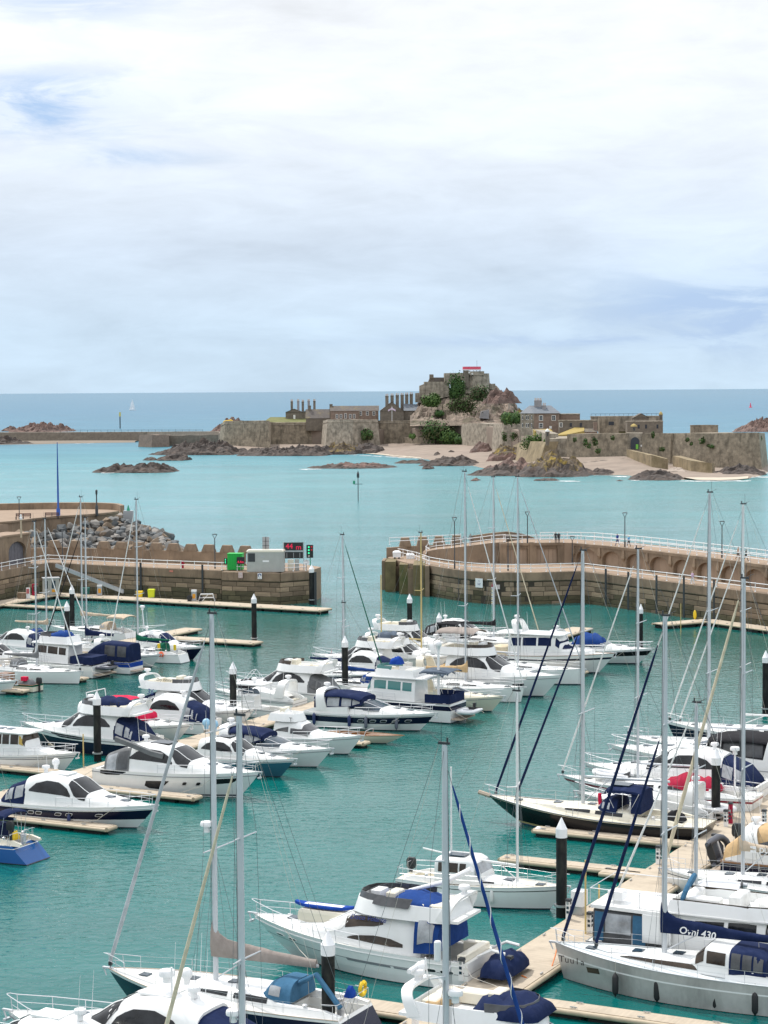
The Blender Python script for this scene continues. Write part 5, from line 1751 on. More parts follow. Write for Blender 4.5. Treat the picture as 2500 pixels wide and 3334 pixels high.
def guard_rail(root, H, x0, x1, h=.62, ins=.10, mid=True, pulpit=True, r=.021, n=None, m=None):
 """stainless rails and stanchions along both sides, meeting round the bow"""
 m = m or CHROME
 n = n or max(4, int((x1 - x0) / 1.25))
 b = MB()
 sides = {}
 for sd in (1, -1):
  pts = []
  for i in range(n + 1):
   x = lerp(x0, x1, i / n)
   y = max(H.hb(x) - ins, .02)
   g = 1 + (.22 if pulpit else 0) * max(0, (x - x0) / (x1 - x0) - .6)
   pts.append((V((x, sd * y, H.dz(x))), h * g))
  sides[sd] = pts
  for p, hh in pts:
   b.tube([p - V((0, 0, .05)), p + V((.06, sd * .05, hh))], r, 4)
  b.tube([p + V((.06, sd * .05, hh)) for p, hh in pts], r * 1.15, 4)
  if mid:
   b.tube([p + V((.03, sd * .025, hh * .52)) for p, hh in pts], r * .75, 4)
 if pulpit:
  a, c = sides[1][-1], sides[-1][-1]
  tip = V((min(x1 + .45, H.L + .25), 0, H.dz(H.L) + a[1] + .02))
  b.tube([a[0] + V((.06, .05, a[1])), tip + V((-.1, a[0].y * .6, 0)), tip, tip + V((-.1, c[0].y * .6, 0)), c[0] + V((.06, -.05, c[1]))], r * 1.15, 4)
 tag(b.obj('guard_rail', m, root), kind='stuff')
def radar_dome(root, x, y, z, r=.3, name='radar_dome', parent=None, text=None):
 o = MB().lathe([(r * .5, -.28), (r * .5, 0), (r, .02), (r * 1.03, r * .45), (r * .9, r * .75), (r * .4, r * .85), (0, r * .87)], (x, y, z), 14).obj(name, PLW, parent or root, 40)
 return o
def dome_ball(root, x, y, z, r=.28, m=None):
 MB().lathe([(r * .5, -.35), (r * .6, -.1), (r * .95, 0), (r, r * .5), (r * .8, r * 1.1), (r * .4, r * 1.4), (0, r * 1.5)], (x, y, z), 14).obj('satellite_dome', m or PLW, root, 50)
def aerial(root, x, y, z, h=2.4, lean=.15):
 MB().tube([(x, y, z), (x - lean, y, z + h)], [.02, .008], 4).obj('aerial', PLW, root)
def arch(root, x, w, z0, h, rake=-.6, m=None, sec=(.42, .16), dome=True, name='radar_arch', top=None):
 """box-section arch across the boat"""
 m = m or GEL
 pts = []
 for a in [i / 12 for i in range(13)]:
  th = pi * a
  y = w * (abs(cos(th)) ** .45) * (1 if cos(th) >= 0 else -1)
  z = h * sin(th) ** .55 if 0 < a < 1 else 0
  pts.append((V((x + rake * (z / h), y, z0 + z)), th))
 rings = []
 for p, th in pts:
  n = V((0, cos(th), sin(th)))
  c = sec[0] * (1.25 - .35 * (p.z - z0) / h)
  rings.append([p + V((c, 0, 0)) + n * sec[1] / 2, p + V((c, 0, 0)) - n * sec[1] / 2, p - V((c, 0, 0)) - n * sec[1] / 2, p - V((c, 0, 0)) + n * sec[1] / 2])
 MB().loft(rings, True, True, True).obj(name, m, root, 30)
 if dome:
  radar_dome(root, x + rake, 0, z0 + h + .26, .3)
def bimini(root, x0, x1, w, z, camber=.22, m=None, name='bimini', legs=None, droop=.12, thick=.035):
 """stretched awning on hoops"""
 m = m or FAB['navy']
 rings = []
 for i in range(9):
  u = i / 8
  x = lerp(x0, x1, u)
  e = sin(pi * u) ** .6
  sag = droop * (1 - e) + .02 * cos(u * 6 * pi)
  top = [V((x, w * c, z + camber * (1 - abs(c) ** 2.2) - sag - (.12 if abs(c) > .97 else 0))) for c in (-1, -.96, -.7, -.35, 0, .35, .7, .96, 1)]
  rings.append(top + [p - V((0, 0, thick)) for p in top[::-1]])
 MB().loft(rings, True, True, True).obj(name, m, root, 50)
 if legs:
  b = MB()
  for u in (.05, .5, .95):
   for sd in (1, -1):
    b.tube([(lerp(x0, x1, u), sd * w, z - .1), (lerp(lerp(x0, x1, u), (x0 + x1) / 2, .6), sd * w * 1.02, legs)], .018, 4)
  tag(b.obj('awning_frame', CHROME, root), kind='stuff')
def tub(root, keys, z0, h, m, name='flybridge', floor=.1, wall=.09, flare=0.0):
 """open tub: keys [(x, half width)] outline from aft to forward"""
 out = [V((x, w, 0)) for x, w in keys] + [V((x, -w, 0)) for x, w in keys[::-1]]
 c = V((sum(p.x for p in out) / len(out), 0, 0))
 def ring(s_, z):
  r = []
  for p in out:
   q = c + (p - c) * s_ if not isinstance(s_, tuple) else p
   r.append(q + V((0, 0, z)))
  return r
 def inset(d, z):
  r = []
  for p in out:
   v = p - c
   l = max(v.length, .01)
   r.append(c + v * ((l - d) / l) + V((0, 0, z)))
  return r
 R = [inset(-.20, z0 - .12), inset(-.10, z0 + h * .25), inset(.02, z0 + h * .85), inset(.06, z0 + h), inset(wall + .06, z0 + h), inset(wall + .1, z0 + floor)]
 n = len(out)
 b = MB().loft(R, True, False, False)
 o = len(b.v) - n
 b.f.append(tuple(o + i for i in range(n)))
 b.mi.append(0)
 return b.obj(name, m, root, 40)
def band_screen(root, keys, z0, h, m, name='wind_deflector', lean=.12):
 """low tinted screen following an open outline"""
 pts = [V((x, w, z0)) for x, w in keys] + [V((x, -w, z0)) for x, w in keys[::-1]]
 c = V((keys[0][0] - 1, 0, z0))
 rings = []
 for p in pts:
  d = (p - c)
  d.z = 0
  d.normalize()
  rings.append([p, p + V((0, 0, h)) - d * lean, p + V((0, 0, h)) - d * (lean + .02), p - d * .02])
 MB().loft(rings, True, True, True).obj(name, m, root, 40)
def seats(root, lst, m=None):
 for x0, x1, y0, y1, z0, z1 in lst:
  b = MB()
  r = .06
  b.loft([[(x0, y0, z0), (x1, y0, z0), (x1, y1, z0), (x0, y1, z0)], [(x0, y0, z1 - r), (x1, y0, z1 - r), (x1, y1, z1 - r), (x0, y1, z1 - r)], [(x0 + r, y0 + r, z1), (x1 - r, y0 + r, z1), (x1 - r, y1 - r, z1), (x0 + r, y1 - r, z1)]], True, False, True)
  b.obj('seat', m or GELC, root)
def heap(root, x0, x1, w, z, h, m, name='canvas_cover', seed=1, n=10, parent=None):
 """loosely tied canvas over something: uneven hump"""
 rng = random.Random(seed)
 rings = []
 for i in range(n + 1):
  u = i / n
  e = sin(pi * u) ** .45 if 0 < u < 1 else 0
  hh = h * (.12 + .88 * e * rng.uniform(.75, 1.08))
  ww = w * (.7 + .3 * e)
  rings.append([V((lerp(x0, x1, u) + rng.uniform(-.03, .03), ww * cos(pi * j / 9), z + hh * sin(pi * j / 9) ** .7 * (1 + .12 * rng.uniform(-1, 1)))) for j in range(10)])
 return MB().loft(rings, False, True, True).obj(name, m, parent or root, 55)
def portlights(root, H, xs, frac, w, h, m=None, sides=(1, -1), name='portlight', frame=None, rounded=True):
 """oval or oblong hull windows, framed and proud of the hull side"""
 for sd in sides:
  for x in xs:
   L_ = H.L
   t = H.tx(x)
   z = H.sh(t) * frac
   p = H.pt(t, z, sd)
   a = (H.pt(min(t + .02, 1), z, sd) - H.pt(max(t - .02, 0), z, sd)).normalized()
   u = (H.pt(t, z + .1, sd) - H.pt(t, z - .1, sd)).normalized()
   nn = a.cross(u).normalized()
   if nn.y * sd < 0:
    nn = -nn
   k = 12
   def ov(s_, off):
    r = []
    for j in range(k):
     an = 2 * pi * j / k
     cx, cy = cos(an), sin(an)
     e = .55 if rounded else .25
     cx, cy = math.copysign(abs(cx) ** e, cx), math.copysign(abs(cy) ** e, cy)
     r.append(p + a * cx * (w / 2 + s_) + u * cy * (h / 2 + s_) + nn * off)
    return r
   par = root
   if frame is not None:
    f = MB().loft([ov(.045, .004), ov(.035, .03), ov(0, .03)], True, False, False)
    par = f.obj(name, frame, root)
   g = MB()
   g.add(ov(.0, .014 if frame is None else .012), [tuple(range(k)) if sd < 0 else tuple(range(k))])
   g.obj('pane' if frame is not None else name, m or GLASS, par)
def hull_patch(root, H, pts, m, name='hull_window', sides=(1, -1), off=.012):
 """dark window let into the hull side: pts [(x, low fraction, high fraction)]"""
 for sd in sides:
  rings = []
  xs = []
  for a, c in zip(pts, pts[1:]):
   k = max(1, int((c[0] - a[0]) / .4))
   xs += [tuple(lerp(p, q, i / k) for p, q in zip(a, c)) for i in range(k)]
  xs.append(pts[-1])
  for x, lo, hi in xs:
   t = H.tx(x)
   rings.append([H.pt(t, H.sh(t) * lo, sd) + V((0, sd * off, 0)), H.pt(t, H.sh(t) * hi, sd) + V((0, sd * off, 0))])
  MB().loft(rings if sd < 0 else rings[::-1]).obj(name, m, root)
def hull_text(root, H, body, m, x, frac, size, sd, shear=0.0, bold=0.0, off=.02):
 """painted name: each letter lies on the curved hull side"""
 for i, c in enumerate(body):
  t = H.tx(x - sd * i * size * .58)
  z = H.sh(t) * frac
  p = H.pt(t, z, sd)
  a = (H.pt(min(t + .01, 1), z, sd) - H.pt(max(t - .01, 0), z, sd)).normalized()
  u = (H.pt(t, z + .1, sd) - H.pt(t, z - .1, sd)).normalized()
  xd = -a if sd > 0 else a
  lettering(c, m, root, p + xd.cross(u) * off, xd, u, size, shear, bold)
# ---------------------------------------------------------------- fenders (each hangs on its line: a thing of its own)
def fender(label, p, m, l=.75, r=.13, group='fenders hanging from the boats', line=1.0):
 t = thing('fender', label, 'fender', p, 0, group)
 MB().lathe([(.02, -l / 2 - .1), (.05, -l / 2 - .04), (r * .75, -l / 2 + .03), (r, -l / 2 + .14), (r, l / 2 - .14), (r * .75, l / 2 - .03), (.05, l / 2 + .04), (.03, l / 2 + .1)], n=10).obj('body', m, t, 50)
 MB().tube([(0, 0, l / 2 + .05), (0, .02, l / 2 + line)], .012, 4).obj('line', ROPE, t)
 return t
FEN = {'navy': mat('fender_navy', (.02, .035, .12), .5), 'black': mat('fender_black', (.02, .02, .022), .55), 'white': mat('fender_white', (.72, .72, .70), .5), 'grey': mat('fender_grey', (.12, .13, .17), .5)}
def hang(root, H, x, sd, label, m='navy', z=.55, l=.7, r=.13, group=None):
 t = H.tx(x)
 p = H.pt(t, z, sd) + V((0, sd * (r + .06), 0))
 q = V(root.location) + Matrix.Rotation(root.rotation_euler.z, 3, 'Z') @ p
 return fender(label, q, FEN[m], l, r, group, max(.2, H.sh(t) - z - l / 2 + .1))
# ---------------------------------------------------------------- motor boats
def motor(label, bow=None, h=DR, L=12.0, stern=None, B=None, style='coupe', bands=None, cat='motor yacht', name='motor_yacht', deckm=None, fs=1.15, fb=1.75, glass=None, side=True, cw=1.0, canvas='navy', ch=1.0, rail=True, railm=None, platform=True, supm=None, fly=None, rake=None, group=None, hullkw=None, cockpit=True, shift=0.0, vin=None, screen=None, swin=True):
 """one builder for the cruisers; sizes given for a 12 m boat and scaled"""
 s = L / 12.0
 B = B or L * .31
 t = boat(label, cat, bow, h, L, stern, name, group)
 kw = dict(rake=rake if rake is not None else L * .13, tw=.9, mx=.40, p=2.3, flare=.42)
 kw.update(hullkw or {})
 H = Hull(L, B, fs * s ** .5, fb * s ** .5, **kw)
 H.root = t
 bands = bands or [(.06, GEL), (.70, GEL), (1.0, GEL)]
 supm = supm or GEL
 glass = glass or GLASS
 vin = vin or VINYL
 cp = (0.25 * s, 3.2 * s, B * .36, .75) if cockpit else None
 H.build(t, bands, deckm or DECKM, .09, cp, rail=railm if railm is not None else STRG, railf=.86 if style != 'trawler' else .99, railr=.03)
 S = None
 X = lambda f: f * L
 if platform:
  b = MB().prism([(-.95 * s, -B * .40), (-.1, -B * .44), (-.1, B * .44), (-.95 * s, B * .40)], .34, .46).obj('swim_platform', TEAKP if style != 'fisher' else GEL, t)
 if style in ('coupe', 'fly'):
  w = B / 2
  K = [(.20, .80, 1.80), (.27, .84, 2.02), (.36, .845, 2.08), (.46, .84, 1.92), (.52, .82, 1.62), (.585, .80, 1.08), (.64, .77, .72), (.72, .66, .52), (.82, .46, .32), (.92, .2, .12), (.955, .06, .02)]
  keys = [(X(f + shift), min(ww * w * cw, max(H.hb(X(f + shift)) - .22, .04)), H.dz(X(f + shift)) - .12, hh * s ** .7 * ch) for f, ww, hh in K]
  S = Sup(keys, .42, .55, .16)
  S.mesh('deckhouse', supm, t)
  sh = shift
  if swin:
   S.patch('side_window', glass, t, [(X(.235 + sh), .50, .56), (X(.28 + sh), .46, .74), (X(.35 + sh), .43, .82), (X(.43 + sh), .42, .82), (X(.488 + sh), .42, .70), (X(.515 + sh), .42, .50)])
  S.patch('windscreen', screen or glass, t, [(X(.492 + sh), .84, 1), (X(.515 + sh), .70, 1), (X(.535 + sh), .54, 1), (X(.57 + sh), .46, 1), (X(.607 + sh), .50, 1)], wrap=True, off=.022)
  mul = MB()
  for yy in (-.33, .33):
   pts = []
   for u in range(5):
    x = lerp(X(.49 + sh), X(.61 + sh), u / 4)
    q = lerp(.80, .74, u / 4)
    pts.append(S.P(x, q, 1 if yy > 0 else -1) + V((.02, 0, .035)))
   mul.tube(pts, .035, 4)
  tag(mul.obj('windscreen_mullion', supm, t), kind='stuff')
  for xx in (.70, .80):
   p = S.P(X(xx + sh), 1)
   MB().box(-.3 * s, .3 * s, -.27 * s, .27 * s, -.02, .05, Matrix.Translation(p)).obj('deck_hatch', GLASSB, t)
  if canvas:
   kk = [(X(.035), .80 * w, fs * s ** .5 * .55, .9 * s ** .7), (X(.09), .84 * w, fs * s ** .5 * .8, 1.35 * s ** .7 * ch), (X(.215 + sh), .80 * w * cw, H.dz(X(.2)) - .1, 1.74 * s ** .7 * ch)]
   C = Sup(kk, .42, .55, .14)
   C.mesh('cockpit_canopy', FAB[canvas], t)
   C.patch('canopy_window', vin, t, [(X(.075), .35, .8), (X(.125), .3, .82)])
   C.patch('canopy_window', vin, t, [(X(.14), .3, .82), (X(.195 + sh), .34, .8)])
  roofz = S.P(X(.34 + sh), 1).z
  if style == 'coupe':
   MB().box(X(.33 + sh), X(.45 + sh), -.55 * s, .55 * s, roofz - .06, roofz + .03).obj('sunroof', GLASS if fly == 'glassroof' else supm, t)
   radar_dome(t, X(.27 + sh), 0, roofz + .2, .27 * s ** .5)
   aerial(t, X(.25 + sh), .5, roofz, 2.0)
   aerial(t, X(.25 + sh), -.5, roofz, 2.0)
  if style == 'fly':
   w2 = w * .74
   kf = [(X(.10), w2 * .92), (X(.16), w2), (X(.33), w2), (X(.43), w2 * .9), (X(.49), w2 * .62), (X(.51), w2 * .2)]
   tub(t, kf, roofz - .12, .58 * s ** .5, supm)
   band_screen(t, [(X(.36), w2 * .95), (X(.43), w2 * .86), (X(.485), w2 * .58), (X(.50), w2 * .2)], roofz + .44 * s ** .5, .34, GLASSBR if fly == 'brown' else VINYLD)
   zz = roofz + .05
   seats(t, [(X(.13), X(.18), -w2 * .75, w2 * .75, zz, zz + .5), (X(.33), X(.37), -w2 * .1, w2 * .6, zz, zz + .85), (X(.20), X(.30), w2 * .4, w2 * .8, zz, zz + .5)])
   MB().box(X(.40), X(.44), -w2 * .1, w2 * .5, zz, zz + .8).obj('helm_console', supm, t)
   if fly not in (None, 'brown', 'plain'):
    heap(t, X(.15), X(.42), w2 * .82, roofz + .35, .75, FAB[fly], seed=int(L * 10))
   arch(t, X(.12), w2 * 1.0, roofz - .15, 1.05 * s ** .5, -.6, supm, sec=(.26, .12))
   # the overhang over the cockpit
   MB().prism([(X(.055), -w2 * .9), (X(.30), -w2 * 1.05), (X(.30), w2 * 1.05), (X(.055), w2 * .9)], roofz - .22, roofz - .08).obj('overhang', supm, t)
 elif style == 'express':
  w = B / 2
  K = [(.36, .82, .70), (.44, .83, 1.02), (.485, .82, 1.12), (.52, .80, 1.0), (.60, .76, .62), (.72, .62, .45), (.82, .42, .28), (.92, .18, .12), (.95, .06, .03)]
  keys = [(X(f), min(ww * w, max(H.hb(X(f)) - .2, .04)), H.dz(X(f)) - .12, hh * s ** .7 * ch) for f, ww, hh in K]
  S = Sup(keys, .42, .6, .14)
  S.mesh('deckhouse', supm, t)
  S.patch('windscreen', GLASSB if glass is GLASS else glass, t, [(X(.49), .40, 1), (X(.53), .36, 1), (X(.57), .4, 1), (X(.61), .5, 1)], wrap=True, off=.03)
  S.patch('side_window', GLASSB if glass is GLASS else glass, t, [(X(.385), .62, .70), (X(.44), .5, .93), (X(.495), .42, .94)], off=.03)
  fr_ = MB()
  for sd in (1, -1):
   fr_.tube([S.P(X(x), S.q(u), sd) + V((0, 0, .05)) for x, u in ((.37, .72), (.43, .97), (.488, 1.0))], .035, 4)
   fr_.tube([S.P(X(x), .70, sd) + V((.02, 0, .04)) for x in (.488, .53, .57, .61)], .03, 4)
  tag(fr_.obj('windscreen_frame', CHROME, t), kind='stuff')
  for xx in (.70, .80):
   p = S.P(X(xx), 1)
   MB().box(-.28 * s, .28 * s, -.25 * s, .25 * s, -.02, .05, Matrix.Translation(p)).obj('deck_hatch', GLASSB, t)
  zc = H.dz(X(.2)) - .7
  seats(t, [(X(.06), X(.12), -w * .7, w * .7, zc, zc + .65), (X(.30), X(.34), -w * .1, w * .6, zc, zc + 1.0), (X(.15), X(.26), w * .4, w * .72, zc, zc + .6)])
  # coamings round the cockpit
  for sd in (1, -1):
   MB().loft([[(X(f), sd * (H.hb(X(f)) - .12), H.dz(X(f)) - .1), (X(f), sd * (H.hb(X(f)) - .18), H.dz(X(f)) + hh), (X(f), sd * (H.hb(X(f)) - .42), H.dz(X(f)) + hh), (X(f), sd * (H.hb(X(f)) - .45), H.dz(X(f)) - .3)] for f, hh in ((.02, .1), (.10, .42), (.22, .5), (.38, .62))], True, True, True).obj('cockpit_coaming', supm, t, 40)
  if canvas:
   zt = H.dz(X(.3)) + 1.55 * s ** .6
   bimini(t, X(.10), X(.47), w * .80, zt, .28, FAB[canvas], droop=.3)
   kk = [(X(.10), .80 * w, H.dz(X(.1)) + .3, zt - H.dz(X(.1)) - .45), (X(.2), .80 * w, H.dz(X(.2)) + .4, zt - H.dz(X(.2)) - .4), (X(.36), .78 * w, H.dz(X(.3)) + .5, zt - H.dz(X(.3)) - .5), (X(.475), .74 * w, H.dz(X(.47)) + .75, zt - H.dz(X(.47)) - .82)]
   C = Sup(kk, .3, .7, .05)
   C.mesh('canopy_side', FAB[canvas], t)
   for a, c in ((.115, .19), (.205, .30), (.32, .395)):
    C.patch('canopy_window', vin, t, [(X(a), .15, .8), (X(c), .12, .82)])
   C.patch('canopy_window', vin, t, [(X(.405), .15, .82), (X(.462), .25, .80)])
  arch(t, X(.17), w * .86, H.dz(X(.15)) + .2, 1.75 * s ** .6 * ch, -.35, supm)
  aerial(t, X(.14), w * .6, H.dz(X(.15)) + 1.7, 1.8)
 elif style == 'trawler':
  w = B / 2
  K = [(.20, .74, 2.0), (.21, .76, 2.05), (.50, .76, 2.1), (.56, .74, 1.95), (.60, .71, 1.05), (.61, .70, .62), (.74, .55, .5), (.80, .42, .42), (.82, .3, .05)]
  keys = [(X(f + shift), min(ww * w * cw, max(H.hb(X(f + shift)) - .22, .04)), H.dz(X(f + shift)) - .12, hh * s ** .6 * ch) for f, ww, hh in K]
  S = Sup(keys, .25, .35, .08)
  S.mesh('deckhouse', supm, t)
  for a, c in ((.225, .30), (.315, .42), (.435, .535)):
   S.patch('side_window', glass, t, [(X(a + shift), .48, .84), (X(c + shift), .48, .84)], off=.02, nq=2)
  S.patch('windscreen', glass, t, [(X(.566 + shift), .55, .93), (X(.594 + shift), .62, .98)], wrap=True, off=.03)
  roofz = S.P(X(.35 + shift), 1).z
  MB().loft([[(X(f + shift), -w * ww, roofz - .03), (X(f + shift), -w * ww, roofz + .05), (X(f + shift), 0, roofz + .12), (X(f + shift), w * ww, roofz + .05), (X(f + shift), w * ww, roofz - .03)] for f, ww in ((.10, .70), (.14, .80), (.5, .80), (.6, .72), (.62, .5))], True, True, True).obj('roof', supm, t, 40)
  if fly:
   w2 = w * .66
   kf = [(X(.22 + shift), w2), (X(.46 + shift), w2), (X(.53 + shift), w2 * .85), (X(.56 + shift), w2 * .3)]
   tub(t, kf, roofz + .1, .65, supm, flare=.05)
   band_screen(t, [(X(.40 + shift), w2 * .98), (X(.47 + shift), w2 * .93), (X(.53 + shift), w2 * .8), (X(.55 + shift), w2 * .3)], roofz + .7, .32, glass if fly == 'glass' else VINYLD)
   seats(t, [(X(.26 + shift), X(.31 + shift), -w2 * .7, w2 * .7, roofz + .15, roofz + .7), (X(.38 + shift), X(.42 + shift), 0, w2 * .6, roofz + .15, roofz + .95)])
  aerial(t, X(.3 + shift), .4, roofz, 2.2)
 elif style == 'wheelhouse':
  w = B / 2
  K = [(.22, .72, 1.95), (.235, .74, 2.0), (.52, .72, 2.0), (.575, .66, 1.92), (.60, .62, 1.15), (.61, .6, .55), (.74, .48, .4), (.80, .3, .05)]
  keys = [(X(f + shift), min(ww * w, max(H.hb(X(f + shift)) - .25, .04)), H.dz(X(f + shift)) - .12, hh * s ** .5 * ch) for f, ww, hh in K]
  S = Sup(keys, .2, .3, .05)
  S.mesh('wheelhouse', supm, t)
  for a, c in ((.245, .315), (.325, .395), (.405, .465), (.478, .545)):
   S.patch('side_window', glass, t, [(X(a + shift), .50, .90), (X(c + shift), .50, .90)], off=.02, nq=2)
  S.patch('windscreen', glass, t, [(X(.578 + shift), .6, .95), (X(.596 + shift), .62, .98)], wrap=True, off=.03)
  roofz = S.P(X(.35 + shift), 1).z
  MB().loft([[(X(f + shift), -w * ww, roofz - .02), (X(f + shift), -w * ww, roofz + .05), (X(f + shift), 0, roofz + .13), (X(f + shift), w * ww, roofz + .05), (X(f + shift), w * ww, roofz - .02)] for f, ww in ((.19, .70), (.21, .78), (.56, .76), (.625, .66), (.635, .5))], True, True, True).obj('roof', supm, t, 40)
  for k_ in (.3, .38):
   MB().box(X(k_), X(k_) + .5, -.3, .3, roofz + .08, roofz + .16).obj('deck_hatch', GLASSB, t)
 elif style == 'fisher':
  w = B / 2
  K = [(.24, .78, 1.75), (.30, .80, 1.95), (.42, .80, 1.8), (.48, .78, 1.45), (.565, .74, .72), (.62, .70, .5), (.78, .5, .32), (.92, .18, .1), (.95, .06, .02)]
  keys = [(X(f), min(ww * w, max(H.hb(X(f)) - .22, .04)), H.dz(X(f)) - .12, hh * s ** .7 * ch) for f, ww, hh in K]
  S = Sup(keys, .42, .55, .2)
  S.mesh('deckhouse', supm, t)
  S.patch('windscreen', VINYLD, t, [(X(.40), .30, .56), (X(.46), .30, .60), (X(.5), .3, .72), (X(.56), .34, .9)], off=.02)
  S.patch('windscreen', VINYLD, t, [(X(.50), .6, 1), (X(.57), .5, 1)], wrap=True, off=.022)
  S.patch('side_window', VINYLD, t, [(X(.26), .4, .46), (X(.38), .36, .62)], off=.02)
  roofz = S.P(X(.33), 1).z
  w2 = w * .66
  tub(t, [(X(.20), w2), (X(.34), w2), (X(.42), w2 * .85), (X(.45), w2 * .3)], roofz - .12, .5, supm)
  seats(t, [(X(.27), X(.31), -w2 * .5, w2 * .5, roofz, roofz + .8)])
 if rail:
  guard_rail(t, H, X(.44), X(.965), .62 * s ** .4, .09)
 ml = MB()
 for sd in (1, -1):
  a = V((.3, sd * B * .42, H.fs))
  ml.tube([a, a + V((-.7, sd * .5, -.5)), V((-1.7, sd * B * .5, .6))], .018, 3)
  p = H.pt(.8, H.sh(.8), sd)
  ml.tube([p, p + V((-1.2, sd * .5, -.9)), V((p.x - 2.6, sd * (B / 2 + .5), .5))], .018, 3)
 tag(ml.obj('mooring_line', ROPE, t), kind='stuff')
 # anchor and bow roller
 MB().box(H.L - .35, H.L + .22, -.07, .07, H.sh(1) - .06, H.sh(1) + .02).tube([(H.L + .18, 0, H.sh(1) - .02), (H.L + .02, 0, H.sh(1) - .42)], .045, 5).box(H.L - .08, H.L + .08, -.2, .2, H.sh(1) - .5, H.sh(1) - .4).obj('anchor', CHROME, t)
 for sd in (1, -1):
  for xx in (.05, .5, .86):
   MB().tube([(X(xx) - .14, sd * (H.hb(X(xx)) - .1), H.dz(X(xx)) + .05), (X(xx) + .14, sd * (H.hb(X(xx)) - .1), H.dz(X(xx)) + .05)], .03, 5).obj('cleat', CHROME, t)
 return t, H, S
